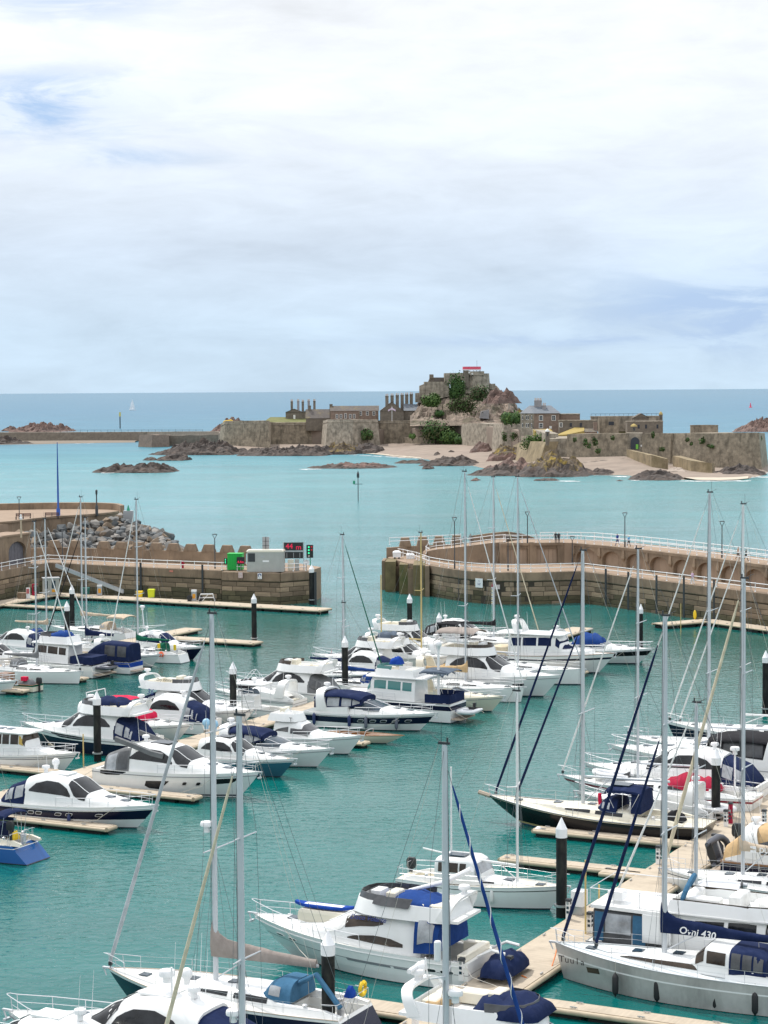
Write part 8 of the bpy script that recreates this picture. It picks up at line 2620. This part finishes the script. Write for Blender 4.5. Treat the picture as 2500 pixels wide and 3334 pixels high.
# ---------- things on the walkways
def pedestal(px, py, label, m=None, h=1.15):
 t = thing('power_pedestal', label, 'pedestal', G(px, py, .56), SP_A, 'power pedestals along the walkway')
 MB().box(-.14, .14, -.12, .12, 0, h - .14).obj('post', m or PLW, t)
 MB().loft([[(-.17, -.15, h - .14), (.17, -.15, h - .14), (.17, .15, h - .14), (-.17, .15, h - .14)], [(-.15, -.13, h), (.15, -.13, h), (.15, .13, h), (-.15, .13, h)]], True, True, True).obj('cap', M_DARK, t)
 for z in (.35, .6, .85):
  MB().box(-.17, -.135, -.07, .07, z, z + .14).obj('socket', M_STEEL if z > .8 else GLASSB, t)
  MB().box(-.07, .07, -.15, -.115, z, z + .14).obj('socket', GLASSB, t)
SP_A = atan2(SP.y, SP.x)
for x, y, lab in ((1503, 3192, 'white power pedestal beside the stern of the big flybridge yacht'), (1660, 3185, 'white power pedestal standing alone on the right edge of the walkway'), (1920, 3036, 'white power pedestal at the stern of the tall trawler yacht'),
    (1851, 2992, 'white power pedestal with a green hose next to the meter cabinet'), (2324, 2772, 'white power pedestal near the dark upturned inflatable'), (2487, 2690, 'white power pedestal at the right edge of the picture'),
    (2143, 2812, 'white power pedestal under the bow of the lettered sloop'), (1352, 3338, 'power pedestal cut by the lower edge'), (2363, 2690, 'white power pedestal beside the red one')):
 pedestal(x, y, lab)
pedestal(2378, 2682, 'red fire hose pedestal beside a white one', FAB['red'], 1.5)
cb = thing('meter_cabinet', 'white meter cabinet on a grey plinth by the thick black pile', 'cabinet', G(1886, 2975, .56), SP_A)
MB().box(-.32, .32, -.3, .3, 0, .5).obj('plinth', M_STEEL, cb)
MB().box(-.4, .4, -.36, .36, .5, 1.35).obj('cabinet', PLW, cb)
for x, y0, y1, lab in ((1906, 2800, 3040, 'thin yellow pole standing by the meter cabinet'), (1950, 2880, 3090, 'thin yellow pole at the stern of the tall trawler yacht'), (272, 2390, 2492, 'yellow pole on the finger by the cabin boat'), (2216, 1965, 2050, 'thin yellow pole at the tip of the bent pontoon')):
 p = G(x, y1, .55)
 o = MB().tube([(0, 0, -.6), (0, 0, D(x, y0, p.y).z - p.z)], .055, 6).obj('marker_pole', WOODM)
 o.location = p
 tag(o, lab, 'pole')
st_ = thing('boarding_step', 'grey boarding ladder lying on the walkway', 'ladder', G(2440, 2705, .9), .6)
for sd in (-1, 1):
 MB().box(-1.2, 1.2, sd * .25 - .04, sd * .25 + .04, -.05, .05).obj('rail', M_STEEL, st_)
for i in range(7):
 MB().box(-1.0 + i * .33, -.94 + i * .33, -.22, .22, -.03, .03).obj('rung', M_STEEL, st_)
hs = MB().tube([G(x, y, z) for x, y, z in ((1815, 3076, 1.2), (1808, 3110, .9), (1795, 3150, .5), (1770, 3185, .2), (1745, 3200, .15), (1728, 3190, .3), (1712, 3182, .58), (1698, 3176, .6))], .035, 6).obj('shore_cable', mat('cable_orange', (.7, .2, .04), .5))
tag(hs, 'orange shore power cable from the grey yacht to the walkway', 'cable')
# more boats that fill the rows
t, H, S = sail('white sloop with a blue sail cover behind the navy banded cruiser', None, DL, 10.4, stern=(1290, 2268), bands=WHITE, mast_x=.56, mast_h=9.0, boom=3.6, cover='blue', furl=(), spray='blue')
t, H, S = motor('white hardtop cruiser between the navy hulled sloop and the flybridge with the arched window', None, DL, 10.0, stern=(1300, 2240), bands=WHITE, canvas='navy')
t.location = W2 + SP * (186.7 - W2.dot(SP)) + DL * 1.9
t, H, S = motor('white express cruiser moored between the black cutter and the crimson yacht', None, DL, 10.2, stern=(1300, 2240), B=2.9, style='express', bands=WHITE, canvas=None)
t.location = W1 + SP * (132.9 - W1.dot(SP)) + DL * 2.2
# ================================================================ THINGS ON THE QUAYS
def upright(name, label, cat, px, yb, z, group=None, rz=0.0):
 return thing(name, label, cat, G(px, yb, z), rz, group)
def hpx(px, yt, t):
 """height above a thing's base of the photo row yt"""
 return D(px, yt, t.location.y).z - t.location.z
def lamp(px, yt, yb, z, label, kind='fork'):
 t = upright('street_lamp', label, 'lamp', px, yb, z, 'street lamps on the quays')
 h = hpx(px, yt, t)
 MB().lathe([(.11, 0), (.11, .9), (.075, .95), (.06, h - .6)], n=8).obj('post', M_DARK, t, 40)
 if kind == 'fork':
  MB().tube([(0, 0, h - .65), (-.28, 0, h - .1), (-.32, 0, h)], .04, 5).tube([(0, 0, h - .65), (.28, 0, h - .1), (.32, 0, h)], .04, 5).obj('bracket', M_DARK, t)
  MB().lathe([(.36, h - .02), (.36, h + .06), (.1, h + .1)], n=10).obj('lamp_head', M_DARK, t)
 else:
  MB().lathe([(.26, 0), (.26, 1.7), (.12, 1.9), (.1, h - .9)], n=10).obj('base_column', M_DARK, t, 40)
  MB().lathe([(.09, h - .9), (.17, h - .8), (.2, h - .15), (.05, h)], n=8).obj('lantern', M_DARK, t)
 return t
lamp(700, 1740, 1851, QZ, 'dark street lamp with a forked head behind the quay railing by the green bin')
lamp(63, 1618, 1690, TZ, 'dark street lamp on the terrace beside the first bench')
lamp(315, 1594, 1680, TZ, 'dark post lantern with a fat base at the end of the terrace', 'fat')
lamp(204, 1722, 1832, QZ, 'dark street lamp in front of the rock armour near the arched store')
lamp(1480, 1685, 1852, QZ, 'tall dark street lamp on the roundhead deck behind the first masts')
lamp(1654, 1749, 1858, QZ, 'dark street lamp on the roundhead in front of the panelled wall')
lamp(1863, 1747, 1838, QZ, 'dark street lamp at the start of the arcade')
lamp(1717, 1667, 1768, PZ, 'dark street lamp on the raised promenade left of the seated pair')
lamp(2034, 1670, 1782, PZ, 'dark street lamp on the promenade between the walkers in blue')
lamp(2350, 1698, 1816, PZ, 'dark street lamp on the promenade near the right edge')
bp = upright('blue_mast', 'tall bright blue tapering mast standing on the terrace', 'mast', 190, 1686, TZ)
h = hpx(187, 1440, bp)
MB().lathe([(.34, 0), (.34, 1.5), (.18, 1.7), (.15, h * .5), (.06, h)], n=10).obj('shaft', mat('blue_paint', (.012, .08, .36), .5), bp, 40)
pc = upright('camera_post', 'pale grey camera post with a white dome in front of the boulders', 'post', 69, 1750, 8.8)
h = hpx(69, 1675, pc)
MB().lathe([(.14, 0), (.12, h - .7)], n=8).obj('post', M_PBEAM, pc)
MB().lathe([(.2, h - .75), (.22, h - .45), (.1, h - .3), (.16, h - .15), (.1, h)], n=8).obj('camera_dome', PLW, pc)
def bench(px, y, z, label, w=3.2, rz=0.0):
 t = upright('bench', label, 'bench', px, y, z, rz=rz)
 m = mat('bench_wood', (.12, .05, .04), .6)
 for i in range(3):
  MB().box(-w / 2, w / 2, -.1 + i * .16, .03 + i * .16, .45, .5).obj('seat_slat', m, t)
 for i in range(3):
  MB().box(-w / 2, w / 2, .38, .43, .6 + i * .17, .72 + i * .17).obj('back_slat', m, t)
 for x in (-w / 2 + .1, 0, w / 2 - .1):
  MB().box(x - .05, x + .05, -.1, -.02, 0, .46).box(x - .05, x + .05, .36, .44, 0, 1.05).obj('leg', M_DARK, t)
bench(75, 1692, TZ, 'brown bench beside the first terrace lamp', 2.6)
bench(168, 1689, TZ, 'brown bench beside the blue mast', 2.4)
bench(1928, 1838, QZ, 'dark red bench under the first arch of the arcade', 2.0, -.9)
bench(2300, 1884, QZ, 'dark red bench beside the lilac notice board under the arcade', 2.6, -.95)
nb = upright('notice_board', 'tall lilac notice board standing under the arcade', 'board', 2334, 1884, QZ, rz=-.95)
MB().box(-.42, .42, -.05, .05, .1, 1.35).obj('frame', M_DARK, nb)
MB().box(-.36, .36, -.07, -.052, .2, 1.28).obj('poster', mat('poster_lilac', (.42, .28, .5), .6), nb)
gb = upright('beacon_block', 'grey concrete beacon block with a small green cone on the rocks', 'beacon', 418, 1682, 8.3)
MB().box(-.85, .85, -.6, .6, -1.5, 1.05).obj('block', M_STEEL, gb)
MB().lathe([(.32, 1.05), (.06, 2.0), (0, 2.02)], n=10).obj('cone', M_GREEN, gb)
# end of the quay: bin, cabin, level sign, signals
yq = G(850, 1853, QZ)
gn = upright('green_container', 'bright green ribbed container on the quay end', 'container', 767, 1856, QZ, rz=-.12)
W_, h = 1.05, hpx(767, 1801, gn)
MGB = mat('green_paint', (.01, .42, .06), .5)
MB().box(-W_, W_, -.7, .9, .08, h - .1).box(-W_ - .05, W_ + .05, -.75, .95, h - .1, h).obj('body', MGB, gn)
for i in range(6):
 MB().box(-W_ + .1 + i * .36, -W_ + .24 + i * .36, -.76, -.702, .15, h - .12).obj('rib', MGB, gn)
LED = mat('led_red', (.02, .0, .0), .5, emit=((1.0, .02, .10), .8))
LEDD = mat('led_red_dim', (.25, .01, .02), .5, emit=((1.0, .02, .04), .35))
LEDG = mat('lamp_green', (.0, .05, .02), .4, emit=((.05, 1.0, .45), 1.2))
LEDW = mat('lamp_off', (.55, .55, .5), .3)
sg = upright('small_level_sign', 'small black level sign with red figures in front of the green container', 'sign', 784, 1858, QZ, rz=-.1)
MB().box(-.55, .55, -.1, .1, .95, 1.95).obj('panel', M_BLACK, sg)
MB().tube([(0, 0, 0), (0, 0, 1)], .05, 6).obj('post', M_STEEL, sg)
lettering('4.4m', LED, sg, (0, -.115, 1.25), (1, 0, 0), (0, 0, 1), .46, 0, .01)
sg = upright('small_signal', 'small black signal panel with three green lights left of the green container', 'signal', 739, 1857, QZ, rz=-.1)
MB().box(-.4, .4, -.08, .08, .9, 1.75).obj('panel', M_BLACK, sg)
MB().tube([(0, 0, 0), (0, 0, .95)], .05, 6).obj('post', M_STEEL, sg)
for i in range(3):
 MB().lathe([(.08, 0), (.08, .03)], (-.2, -.1, 1.1 + i * .24), 8, 'y').obj('lamp', LEDG, sg)
cbn = upright('control_cabin', 'pale grey control cabin with rounded corners on the quay end', 'cabin', 866, 1861, QZ, rz=-.06)
h = hpx(866, 1796, cbn)
w = 2.62
rr = [(x, y) for x, y in ((-w, -.8), (-w + .2, -1.0), (w - .2, -1.0), (w, -.8), (w, 1.0), (-w, 1.0))]
MGC = mat('cabin_grey', (.40, .41, .385), .6, var=.08, scale=1)
MB().prism(rr, .05, h).obj('wall', MGC, cbn)
MB().loft([[(x * k, y * k, z) for x, y in rr] for k, z in ((1.02, h), (1.03, h + .12), (.97, h + .3))], True, True, True).obj('roof', GELC, cbn)
MB().box(-w + .2, -w + 1.2, -1.04, -1.0, h - 1.35, h - .15).obj('vent_panel', M_DARK, cbn)
MB().box(-.35, .55, -1.03, -1.0, h - 1.4, h - 1.15).obj('name_plate', PLW, cbn)
MB().box(-.6, -.05, -1.03, -1.0, h - .75, h - .55).obj('vent_grille', M_STEEL, cbn)
MB().box(.6, .63, -1.012, -1.0, .1, h - .1).obj('door_edge', M_STEEL, cbn)
pl = upright('panel_post', 'grey framed panel on a post behind the control cabin', 'sign', 866, 1846, QZ)
z1, z0 = hpx(866, 1748, pl), hpx(866, 1790, pl)
MB().box(-.5, .5, -.05, .05, z0, z1).obj('panel', M_STEEL, pl)
for i in (1, 2):
 MB().box(-.5, .5, -.07, -.052, lerp(z0, z1, i / 3) - .03, lerp(z0, z1, i / 3) + .03).obj('bar', M_DARK, pl)
MB().tube([(0, -.1, 0), (0, -.1, z1 + .05)], .05, 6).obj('post', M_DARK, pl)
ls = upright('level_sign', 'big lit water level sign showing red figures on the quay end', 'sign', 956, 1857, QZ, rz=.04)
z = [hpx(956, y, ls) for y in (1818, 1797, 1792, 1766)]
w = 1.36
MB().box(-w, w, -.12, .12, z[2], z[3]).obj('upper_panel', M_BLACK, ls)
MB().box(-w, w, -.12, .12, z[0], z[1]).obj('lower_panel', M_BLACK, ls)
for x in (-w - .08, w + .08):
 MB().box(x - .06, x + .06, -.06, .1, 0, z[3] + .1).obj('post', M_STEEL, ls)
MB().box(-w, w, -.14, .14, z[1] + .03, z[2] - .03).obj('walk_board', M_STEEL, ls)
lettering('44', LED, ls, (-.60, -.135, lerp(z[2], z[3], .5)), (1, 0, 0), (0, 0, 1), 1.05)
lettering('m', LED, ls, (.72, -.135, lerp(z[2], z[3], .38)), (1, 0, 0), (0, 0, 1), 1.05)
for x in (-.95, .0, .9):
 MB().box(x - .03, x + .03, -.14, -.122, z[0] + .1, z[1] - .1).obj('divider', M_STEEL, ls)
ts = upright('traffic_signal', 'tall black signal head with three green lights at the end of the quay', 'signal', 1009, 1853, QZ)
z1, z0 = hpx(1009, 1774, ts), hpx(1009, 1816, ts)
MB().box(-.48, .48, -.1, .12, z0, z1).obj('backboard', M_BLACK, ts)
MB().tube([(.05, 0, 0), (.05, 0, z0)], .07, 6).obj('post', M_GREEN, ts)
for i, m in enumerate((LEDW, LEDG, LEDG, LEDG)):
 MB().lathe([(.13, 0), (.13, .04)], (-.14, -.15, lerp(z0, z1, .14 + .23 * i)), 10, 'y').obj('lamp', m, ts)
for i in (2, 3):
 MB().lathe([(.12, 0), (.12, .04)], (.26, -.15, lerp(z0, z1, .16 + .23 * i)), 10, 'y').obj('lamp', LEDD, ts)
for x0, x1, lab, m in ((-.85, 0, 'beige plant cabinet under the level sign', GELC), (.15, .75, 'grey plant cabinet under the level sign', MGC)):
 c = upright('plant_cabinet', lab, 'cabinet', 956, 1859, QZ)
 MB().box(x0, x1, .3, 1.1, 0, 1.6).obj('cabinet', m, c)
 MB().box(x0 + .06, x1 - .06, .28, .298, .1, 1.5).obj('door', m, c)
dsh = upright('satellite_dish', 'white dish on a stub post near the signal head', 'dish', 998, 1857, QZ)
MB().tube([(0, 0, 0), (0, 0, 1.0)], .06, 6).obj('post', M_STEEL, dsh)
MB().lathe([(.02, .12), (.3, .06), (.42, -.08), (.40, -.08), (.28, .03), (.02, .09)], (0, 0, 1.15), 14, 'y').obj('dish', PLW, dsh, 50)
pile(1015, 1838, 1968, 'tall black fender pile with white cone against the end of the stone quay', .36)
hb = MB().box(-.18, .18, -.2, .2, -2, 4.6).obj('fender_beam', M_DARK)
hb.location = G(1027, 1968, 0)
tag(hb, 'dark steel fender beam behind the tall black fender pile', 'beam')
def plate(px0, px1, y0, y1, line, label, m, z_of=None, text=None, tm=None, off=.3, cat='notice'):
 """a flat notice fixed to a quay face given by two ground points"""
 a, c = line
 d = (c - a).normalized()
 n = V((d.y, -d.x, 0))
 def hit(px, py):
  r = ray(px, py)
  k = ((a + n * off) - CAMP).dot(n) / r.dot(n)
  return CAMP + r * k
 p, q = hit(px0, y1), hit(px1, y0)
 w, h = (flat(q) - flat(p)).length, q.z - p.z
 t = thing('notice', label, cat, p, atan2(d.y, d.x))
 MB().box(0, w, -.03, .03, 0, h).obj('board', m, t)
 if text:
  for i, (s_, zf, sz) in enumerate(text):
   lettering(s_, tm or INK, t, (w / 2, -.042, h * zf), (1, 0, 0), (0, 0, 1), sz * h)
 return t, w, h
plate(776, 790, 1863, 1882, LBK, 'pale red-lettered notice on the quay end wall', mat('notice_pink', (.5, .36, .33), .6), text=[('DEAD', .8, .22), ('SLOW', .56, .22), ('NO WASH', .32, .17), ('3 kts', .12, .15)], tm=INKW)
t, w, h = plate(839, 852, 1866, 1885, LBK, 'white notice with a blue swirl emblem on the quay end wall', PLW)
MB().tube([(w / 2 + .2 * cos(a), -.04, h * .6 + .22 * sin(a)) for a in [radians(-40 + 300 * i / 14) for i in range(15)]], [.02 + .05 * sin(pi * i / 14) for i in range(15)], 6).obj('emblem', FAB['blue'], t)
MB().box(w * .2, w * .8, -.045, -.03, h * .14, h * .2).obj('caption_line', INKB, t)
t, w, h = plate(552, 563, 1857, 1862, LQ2[2:4], 'small pale red notice on the long quay wall', mat('notice_red', (.6, .2, .15), .6), off=.2)
t, w, h = plate(1548, 1571, 1884, 1912, (RQ[2], RQ[3]), 'large white notice board on the curved roundhead wall', PLW, text=[('12', .72, .2), ('ST HELIER', .45, .11), ('MARINA', .30, .11)], tm=INK)
t, w, h = plate(1600, 1606, 1902, 1968, (RQ[3], RQ[4]), 'white tide gauge board with a red top on the roundhead wall', PLW, cat='tide gauge')
MB().box(.0, w, -.05, -.031, h * .86, h).obj('red_top', FAB['red'], t)
for i in range(8):
 MB().box(.0, w * .55, -.045, -.031, h * (.08 + .095 * i), h * (.115 + .095 * i)).obj('graduation', INKB if i % 2 else YELW, t)
plate(1609, 1627, 1904, 1918, (RQ[3], RQ[4]), 'small pale notice right of the tide gauge', mat('notice_pale', (.6, .52, .5), .6))
# ladders and guide posts on the walls
for px, y0, y1 in ((1972, 1852, 1972), (2045, 1862, 1986), (2137, 1873, 1998), (2226, 1877, 2012), (2324, 1888, 2022)):
 t, w, h = plate(px - 3, px + 3, y0, y1, (RQ2[0], RQ2[-1]), 'dark steel guide post with a ladder on the straight quay wall', M_DARK, off=.35, cat='ladder')
 t['group'] = 'guide posts on the straight quay wall'
 t.name = 'guide_post'
 for i in range(12):
  MB().box(w + .1, w + .6, -.02, .02, h * i / 12 + .1, h * i / 12 + .14).obj('rung', M_DARK, t)
for px, y0, y1 in ((458, 1832, 1928), (659, 1838, 1930)):
 t, w, h = plate(px - 2.5, px + 2.5, y0, y1, LQ2[1:3] if px < 500 else LQ2[2:4], 'dark iron guide post on the long quay wall above the fuel pontoon', M_DARK, off=.35, cat='post')
 t['group'] = 'iron guide posts above the fuel pontoon'
 t.name = 'guide_post'
# fuel pontoon furniture
def crate(name, label, cat, px, yb, w, d, h, m, z=.62, rz=-.08, lid=None):
 t = upright(name, label, cat, px, yb, z, rz=rz)
 MB().loft([[(-w / 2 * k, -d / 2 * k, zz), (w / 2 * k, -d / 2 * k, zz), (w / 2 * k, d / 2 * k, zz), (-w / 2 * k, d / 2 * k, zz)] for k, zz in ((.86, 0), (1, h * .86))], True, True, True).obj('body', m, t)
 MB().loft([[(-w / 2 * k, -d / 2 * k, zz), (w / 2 * k, -d / 2 * k, zz), (w / 2 * k, d / 2 * k, zz), (-w / 2 * k, d / 2 * k, zz)] for k, zz in ((1.06, h * .865), (1.06, h * .92), (.9, h))], True, True, True).obj('lid', lid or m, t)
 return t
crate('grit_bin', 'yellow grit bin on the fuel pontoon', 'bin', 454, 1943, .95, .7, .85, YELW)
crate('wheelie_bin', 'lime yellow wheelie bin on the fuel pontoon', 'bin', 493, 1945, .95, .8, 1.2, mat('lime_plastic', (.62, .68, .02), .5))
crate('waste_bin', 'dark green bin beside the fuel pumps', 'bin', 278, 1934, 1.2, .8, .95, mat('bin_green', (.02, .16, .14), .5))
crate('concrete_block', 'grey concrete block at the left end of the fuel pontoon', 'block', 72, 1948, 1.3, .9, .85, M_CONC)
for px, yb, lab in ((325, 1938, 'grey fuel pump with an orange panel near the dark green bin'), (632, 1956, 'grey fuel pump with an orange panel between two hose reels')):
 t = upright('fuel_pump', lab, 'pump', px, yb, .62)
 MB().box(-.35, .35, -.25, .25, 0, 1.3).obj('body', M_STEEL, t)
 MB().box(-.36, .36, -.27, .27, 1.3, 1.55).obj('head', PLW, t)
 MB().box(-.2, .2, -.28, -.252, .35, 1.0).obj('panel', mat('pump_orange', (.75, .33, .02), .5), t)
for px in (617, 651):
 t = upright('hose_reel', 'black hose reel beside the right-hand fuel pump', 'hose reel', px, 1957, .62, 'hose reels of the fuel pump')
 MB().lathe([(.15, -.16), (.4, -.15), (.4, -.1), (.25, -.1), (.25, .1), (.4, .1), (.4, .15), (.15, .16)], (0, 0, .45), 14, 'y').obj('drum', M_BLACK, t)
 MB().box(-.3, .3, -.2, .2, 0, .08).obj('foot', M_BLACK, t)
t = upright('hose_rack', 'white tubular rack beside the hose reels', 'rack', 672, 1957, .62)
b = MB()
for y in (-.4, .4):
 b.tube([(-1.1, y, 0), (-.8, y, 1.0), (.9, y, 1.0), (1.2, y, 0)], .04, 5).tube([(-1.0, y, .5), (1.05, y, .5)], .03, 4).tube([(-.6, y, 0), (.3, y, 1.0)], .03, 4)
b.tube([(-.8, -.4, 1.0), (-.8, .4, 1.0)], .03, 4).tube([(.9, -.4, 1.0), (.9, .4, 1.0)], .03, 4)
b.obj('frame', M_WHITEP, t)
t = upright('fuel_kiosk', 'pale grey kiosk with two dark windows on the fuel pontoon corner', 'kiosk', 166, 1934, .62, rz=.25)
h = hpx(166, 1880, t)
MB().box(-1.15, 1.15, -.9, .9, 0, h - .12).obj('wall', MGC, t)
MB().box(-1.25, 1.25, -1.0, 1.0, h - .118, h).obj('roof', M_STEEL, t)
MB().box(-.95, -.5, -.93, -.902, .9, h - .4).obj('window', GLASS, t)
MB().box(.05, .6, -.93, -.902, .9, h - .4).obj('window', GLASSB, t)
MB().box(.05, .6, -.93, -.902, .35, .75).obj('sign_panel', MATS['pump_orange'], t)
t = upright('hose_stand', 'red hose stand beside the fuel kiosk', 'hose stand', 112, 1938, .62)
MB().box(-.3, .3, -.2, .2, 0, .5).box(-.3, -.15, -.2, .2, .5, 1.5).box(-.3, .45, -.2, .2, 1.5, 1.65).obj('frame', FAB['red'], t)
t = upright('vending_box', 'white box with a red front on the fuel pontoon', 'box', 92, 1948, .62)
MB().box(-.25, .25, -.25, .25, 0, 1.5).obj('body', PLW, t)
MB().box(-.2, .2, -.27, -.252, .7, 1.4).obj('front', mat('box_red', (.55, .12, .12), .5), t)
t = upright('fuel_lamp', 'thin grey lamp post on the fuel pontoon', 'lamp', 482, 1932, .62)
h = hpx(482, 1862, t)
MB().lathe([(.08, 0), (.06, h - .5)], n=6).obj('post', M_STEEL, t)
MB().lathe([(.12, h - .5), (.16, h - .1), (.06, h)], n=8).obj('lamp_head', PLW, t)
t = upright('hydrant', 'red hydrant behind the quay railing', 'hydrant', 595, 1849, QZ)
MB().lathe([(.16, 0), (.14, .8), (.2, .85), (.1, 1.0)], n=8).tube([(-.35, 0, .65), (.35, 0, .65)], .07, 6).obj('body', FAB['red'], t)
gw = thing('gangway', 'long grey gangway sloping from the quay corner down to the fuel pontoon', 'gangway', G(402, 1936, .65))
a, c = V((0, 0, .2)), G(182, 1846, 4.7) - V(gw.location)
MB().loft([[p + V((0, y, z)) for y, z in ((-.5, 0), (-.5, .5), (-.44, .5), (-.44, .08), (.44, .08), (.44, .5), (.5, .5), (.5, 0))] for p in (a, c)], True, True, True).obj('tray', M_STEEL, gw)
t = upright('wall_cabinet', 'grey electric cabinet fixed high on the left quay wall', 'cabinet', 26, 1935, .7)
MB().box(-.28, .28, -.6, -.3, 2.0, 3.5).obj('cabinet', M_STEEL, t)
MB().tube([(0, -.4, 0), (0, -.4, 2.0)], .05, 5).obj('conduit', M_STEEL, t)
yb_ = MB().ell((0, 0, .55), .22, .22, .62, 8, 8).obj('yellow_buoy', YELW)
yb_.location = G(2262, 2016, .6)
tag(yb_, 'upright yellow buoy standing on the bent pontoon by the arcade quay', 'buoy')
# ---------------------------------------------------------------- people
def person(label, px, yb, z, hgt, top, legs_, hair, face=0.0, walk=.25, skin=(.5, .33, .25), arm=.15, sit=False):
 """one continuous skinned body; clothes are told apart by height"""
 s = hgt / 1.75
 hip = .92 if not sit else .5
 k = 0 if not sit else 1
 J = {'pelvis': (0, 0, hip, .13), 'waist': (0, 0, hip + .18, .125), 'chest': (.02, 0, hip + .42, .15), 'neck': (.03, 0, hip + .56, .055), 'head': (.05, 0, hip + .68, .095), 'crown': (.05, 0, hip + .78, .07),
  'hl': (0, .1, hip - .05, .1), 'hr': (0, -.1, hip - .05, .1)}
 if sit:
  J.update({'kl': (.42, .11, .47, .07), 'kr': (.42, -.11, .47, .07), 'al': (.45, .11, .07, .045), 'ar': (.45, -.11, .07, .045), 'tl': (.6, .11, .04, .04), 'tr': (.6, -.11, .04, .04)})
 else:
  J.update({'kl': (walk * .6, .1, .48, .07), 'kr': (-walk * .3, -.1, .48, .07), 'al': (walk, .1, .08, .045), 'ar': (-walk * 1.2, -.1, .1, .045), 'tl': (walk + .17, .1, .04, .04), 'tr': (-walk * 1.2 + .16, -.1, .05, .04)})
 J.update({'sl': (.02, .19, hip + .47, .065), 'sr': (.02, -.19, hip + .47, .065), 'el': (-arm * .6, .25, hip + .2, .048), 'er': (arm, -.25, hip + .2, .048), 'wl': (-arm * .3, .25, hip - .05, .034), 'wr': (arm * 2.0, -.22, hip + .0, .034), 'fl': (-arm * .2, .25, hip - .14, .035), 'fr': (arm * 2.3, -.21, hip - .07, .035)})
 E = ['pelvis-waist', 'waist-chest', 'chest-neck', 'neck-head', 'head-crown', 'pelvis-hl', 'pelvis-hr', 'hl-kl', 'hr-kr', 'kl-al', 'kr-ar', 'al-tl', 'ar-tr', 'chest-sl', 'chest-sr', 'sl-el', 'sr-er', 'el-wl', 'er-wr', 'wl-fl', 'wr-fr']
 ks = list(J)
 me = bpy.data.meshes.new('person')
 me.from_pydata([(J[q][0] * s, J[q][1] * s, J[q][2] * s) for q in ks], [tuple(ks.index(w) for w in e.split('-')) for e in E], [])
 o = link('person', me)
 o.modifiers.new('skin', 'SKIN')
 for i, q in enumerate(ks):
  v = me.skin_vertices[0].data[i]
  v.radius = (J[q][3] * s, J[q][3] * s)
  v.use_root = q == 'pelvis'
 o.modifiers.new('sub', 'SUBSURF').levels = 1
 o.modifiers['sub'].render_levels = 1
 bpy.context.view_layer.update()
 m2 = bpy.data.meshes.new_from_object(o.evaluated_get(bpy.context.evaluated_depsgraph_get()))
 bpy.data.objects.remove(o)
 ms = [mat('skin_%d' % int(skin[0] * 100), skin, .6)] + [mat('cloth_%s' % '_'.join('%d' % int(v * 100) for v in c), c, .9) for c in (top, legs_, hair)]
 m2.materials.clear()
 for m in ms:
  m2.materials.append(m)
 for p in m2.polygons:
  c = p.center / s
  zz = c.z - hip
  if zz > .66 and (c.x < .08 or zz > .75):
   i = 3
  elif zz > .56:
   i = 0
  elif abs(c.y) > .2 and zz < .14:
   i = 0
  elif zz > .02 and c.z > .1:
   i = 1
  else:
   i = 2
  p.material_index = i
 m2.shade_smooth()
 ob = link('person', m2)
 ob.location = G(px, yb, z)
 ob.rotation_euler = (0, 0, face)
 tag(ob, label, 'person')
 return ob
person('walker in dark blue top and shorts beside the promenade lamp', 2010, 1777, PZ, 1.8, (.015, .035, .22), (.02, .03, .16), (.05, .04, .03), pi * .7)
person('walker in a light blue top and black shorts right of the promenade lamp', 2047, 1780, PZ, 1.62, (.10, .35, .62), (.02, .02, .025), (.6, .52, .4), pi * .7)
person('walker in lilac top and white trousers on the lower quay', 2254, 1902, QZ, 1.7, (.62, .45, .62), (.72, .72, .75), (.62, .58, .5), pi * .7)
person('bare-shouldered walker in tan near the right end of the promenade', 2402, 1822, PZ, 1.75, (.45, .28, .19), (.12, .1, .09), (.12, .07, .04), -.6)
person('walker in black right of the one in tan', 2428, 1826, PZ, 1.6, (.02, .03, .03), (.03, .04, .04), (.04, .03, .025), -.6)
person('person in black leaning at the promenade rail, left of a pair', 1809, 1768, PZ, 1.65, (.03, .03, .035), (.04, .04, .05), (.03, .025, .02), 1.2, walk=.05)
person('person in black leaning at the promenade rail, right of a pair', 1819, 1768, PZ, 1.6, (.025, .025, .03), (.03, .04, .06), (.02, .02, .02), 1.6, walk=.05)
person('person in grey standing at the sea parapet by the last merlon', 1513, 1776, 6.9, 1.7, (.26, .28, .31), (.06, .07, .09), (.05, .04, .03), 1.5, walk=.08)
person('person with a grey rucksack behind the mast at the sea parapet', 1531, 1774, 7.0, 1.7, (.2, .22, .22), (.05, .05, .06), (.08, .05, .03), 1.5, walk=.08)
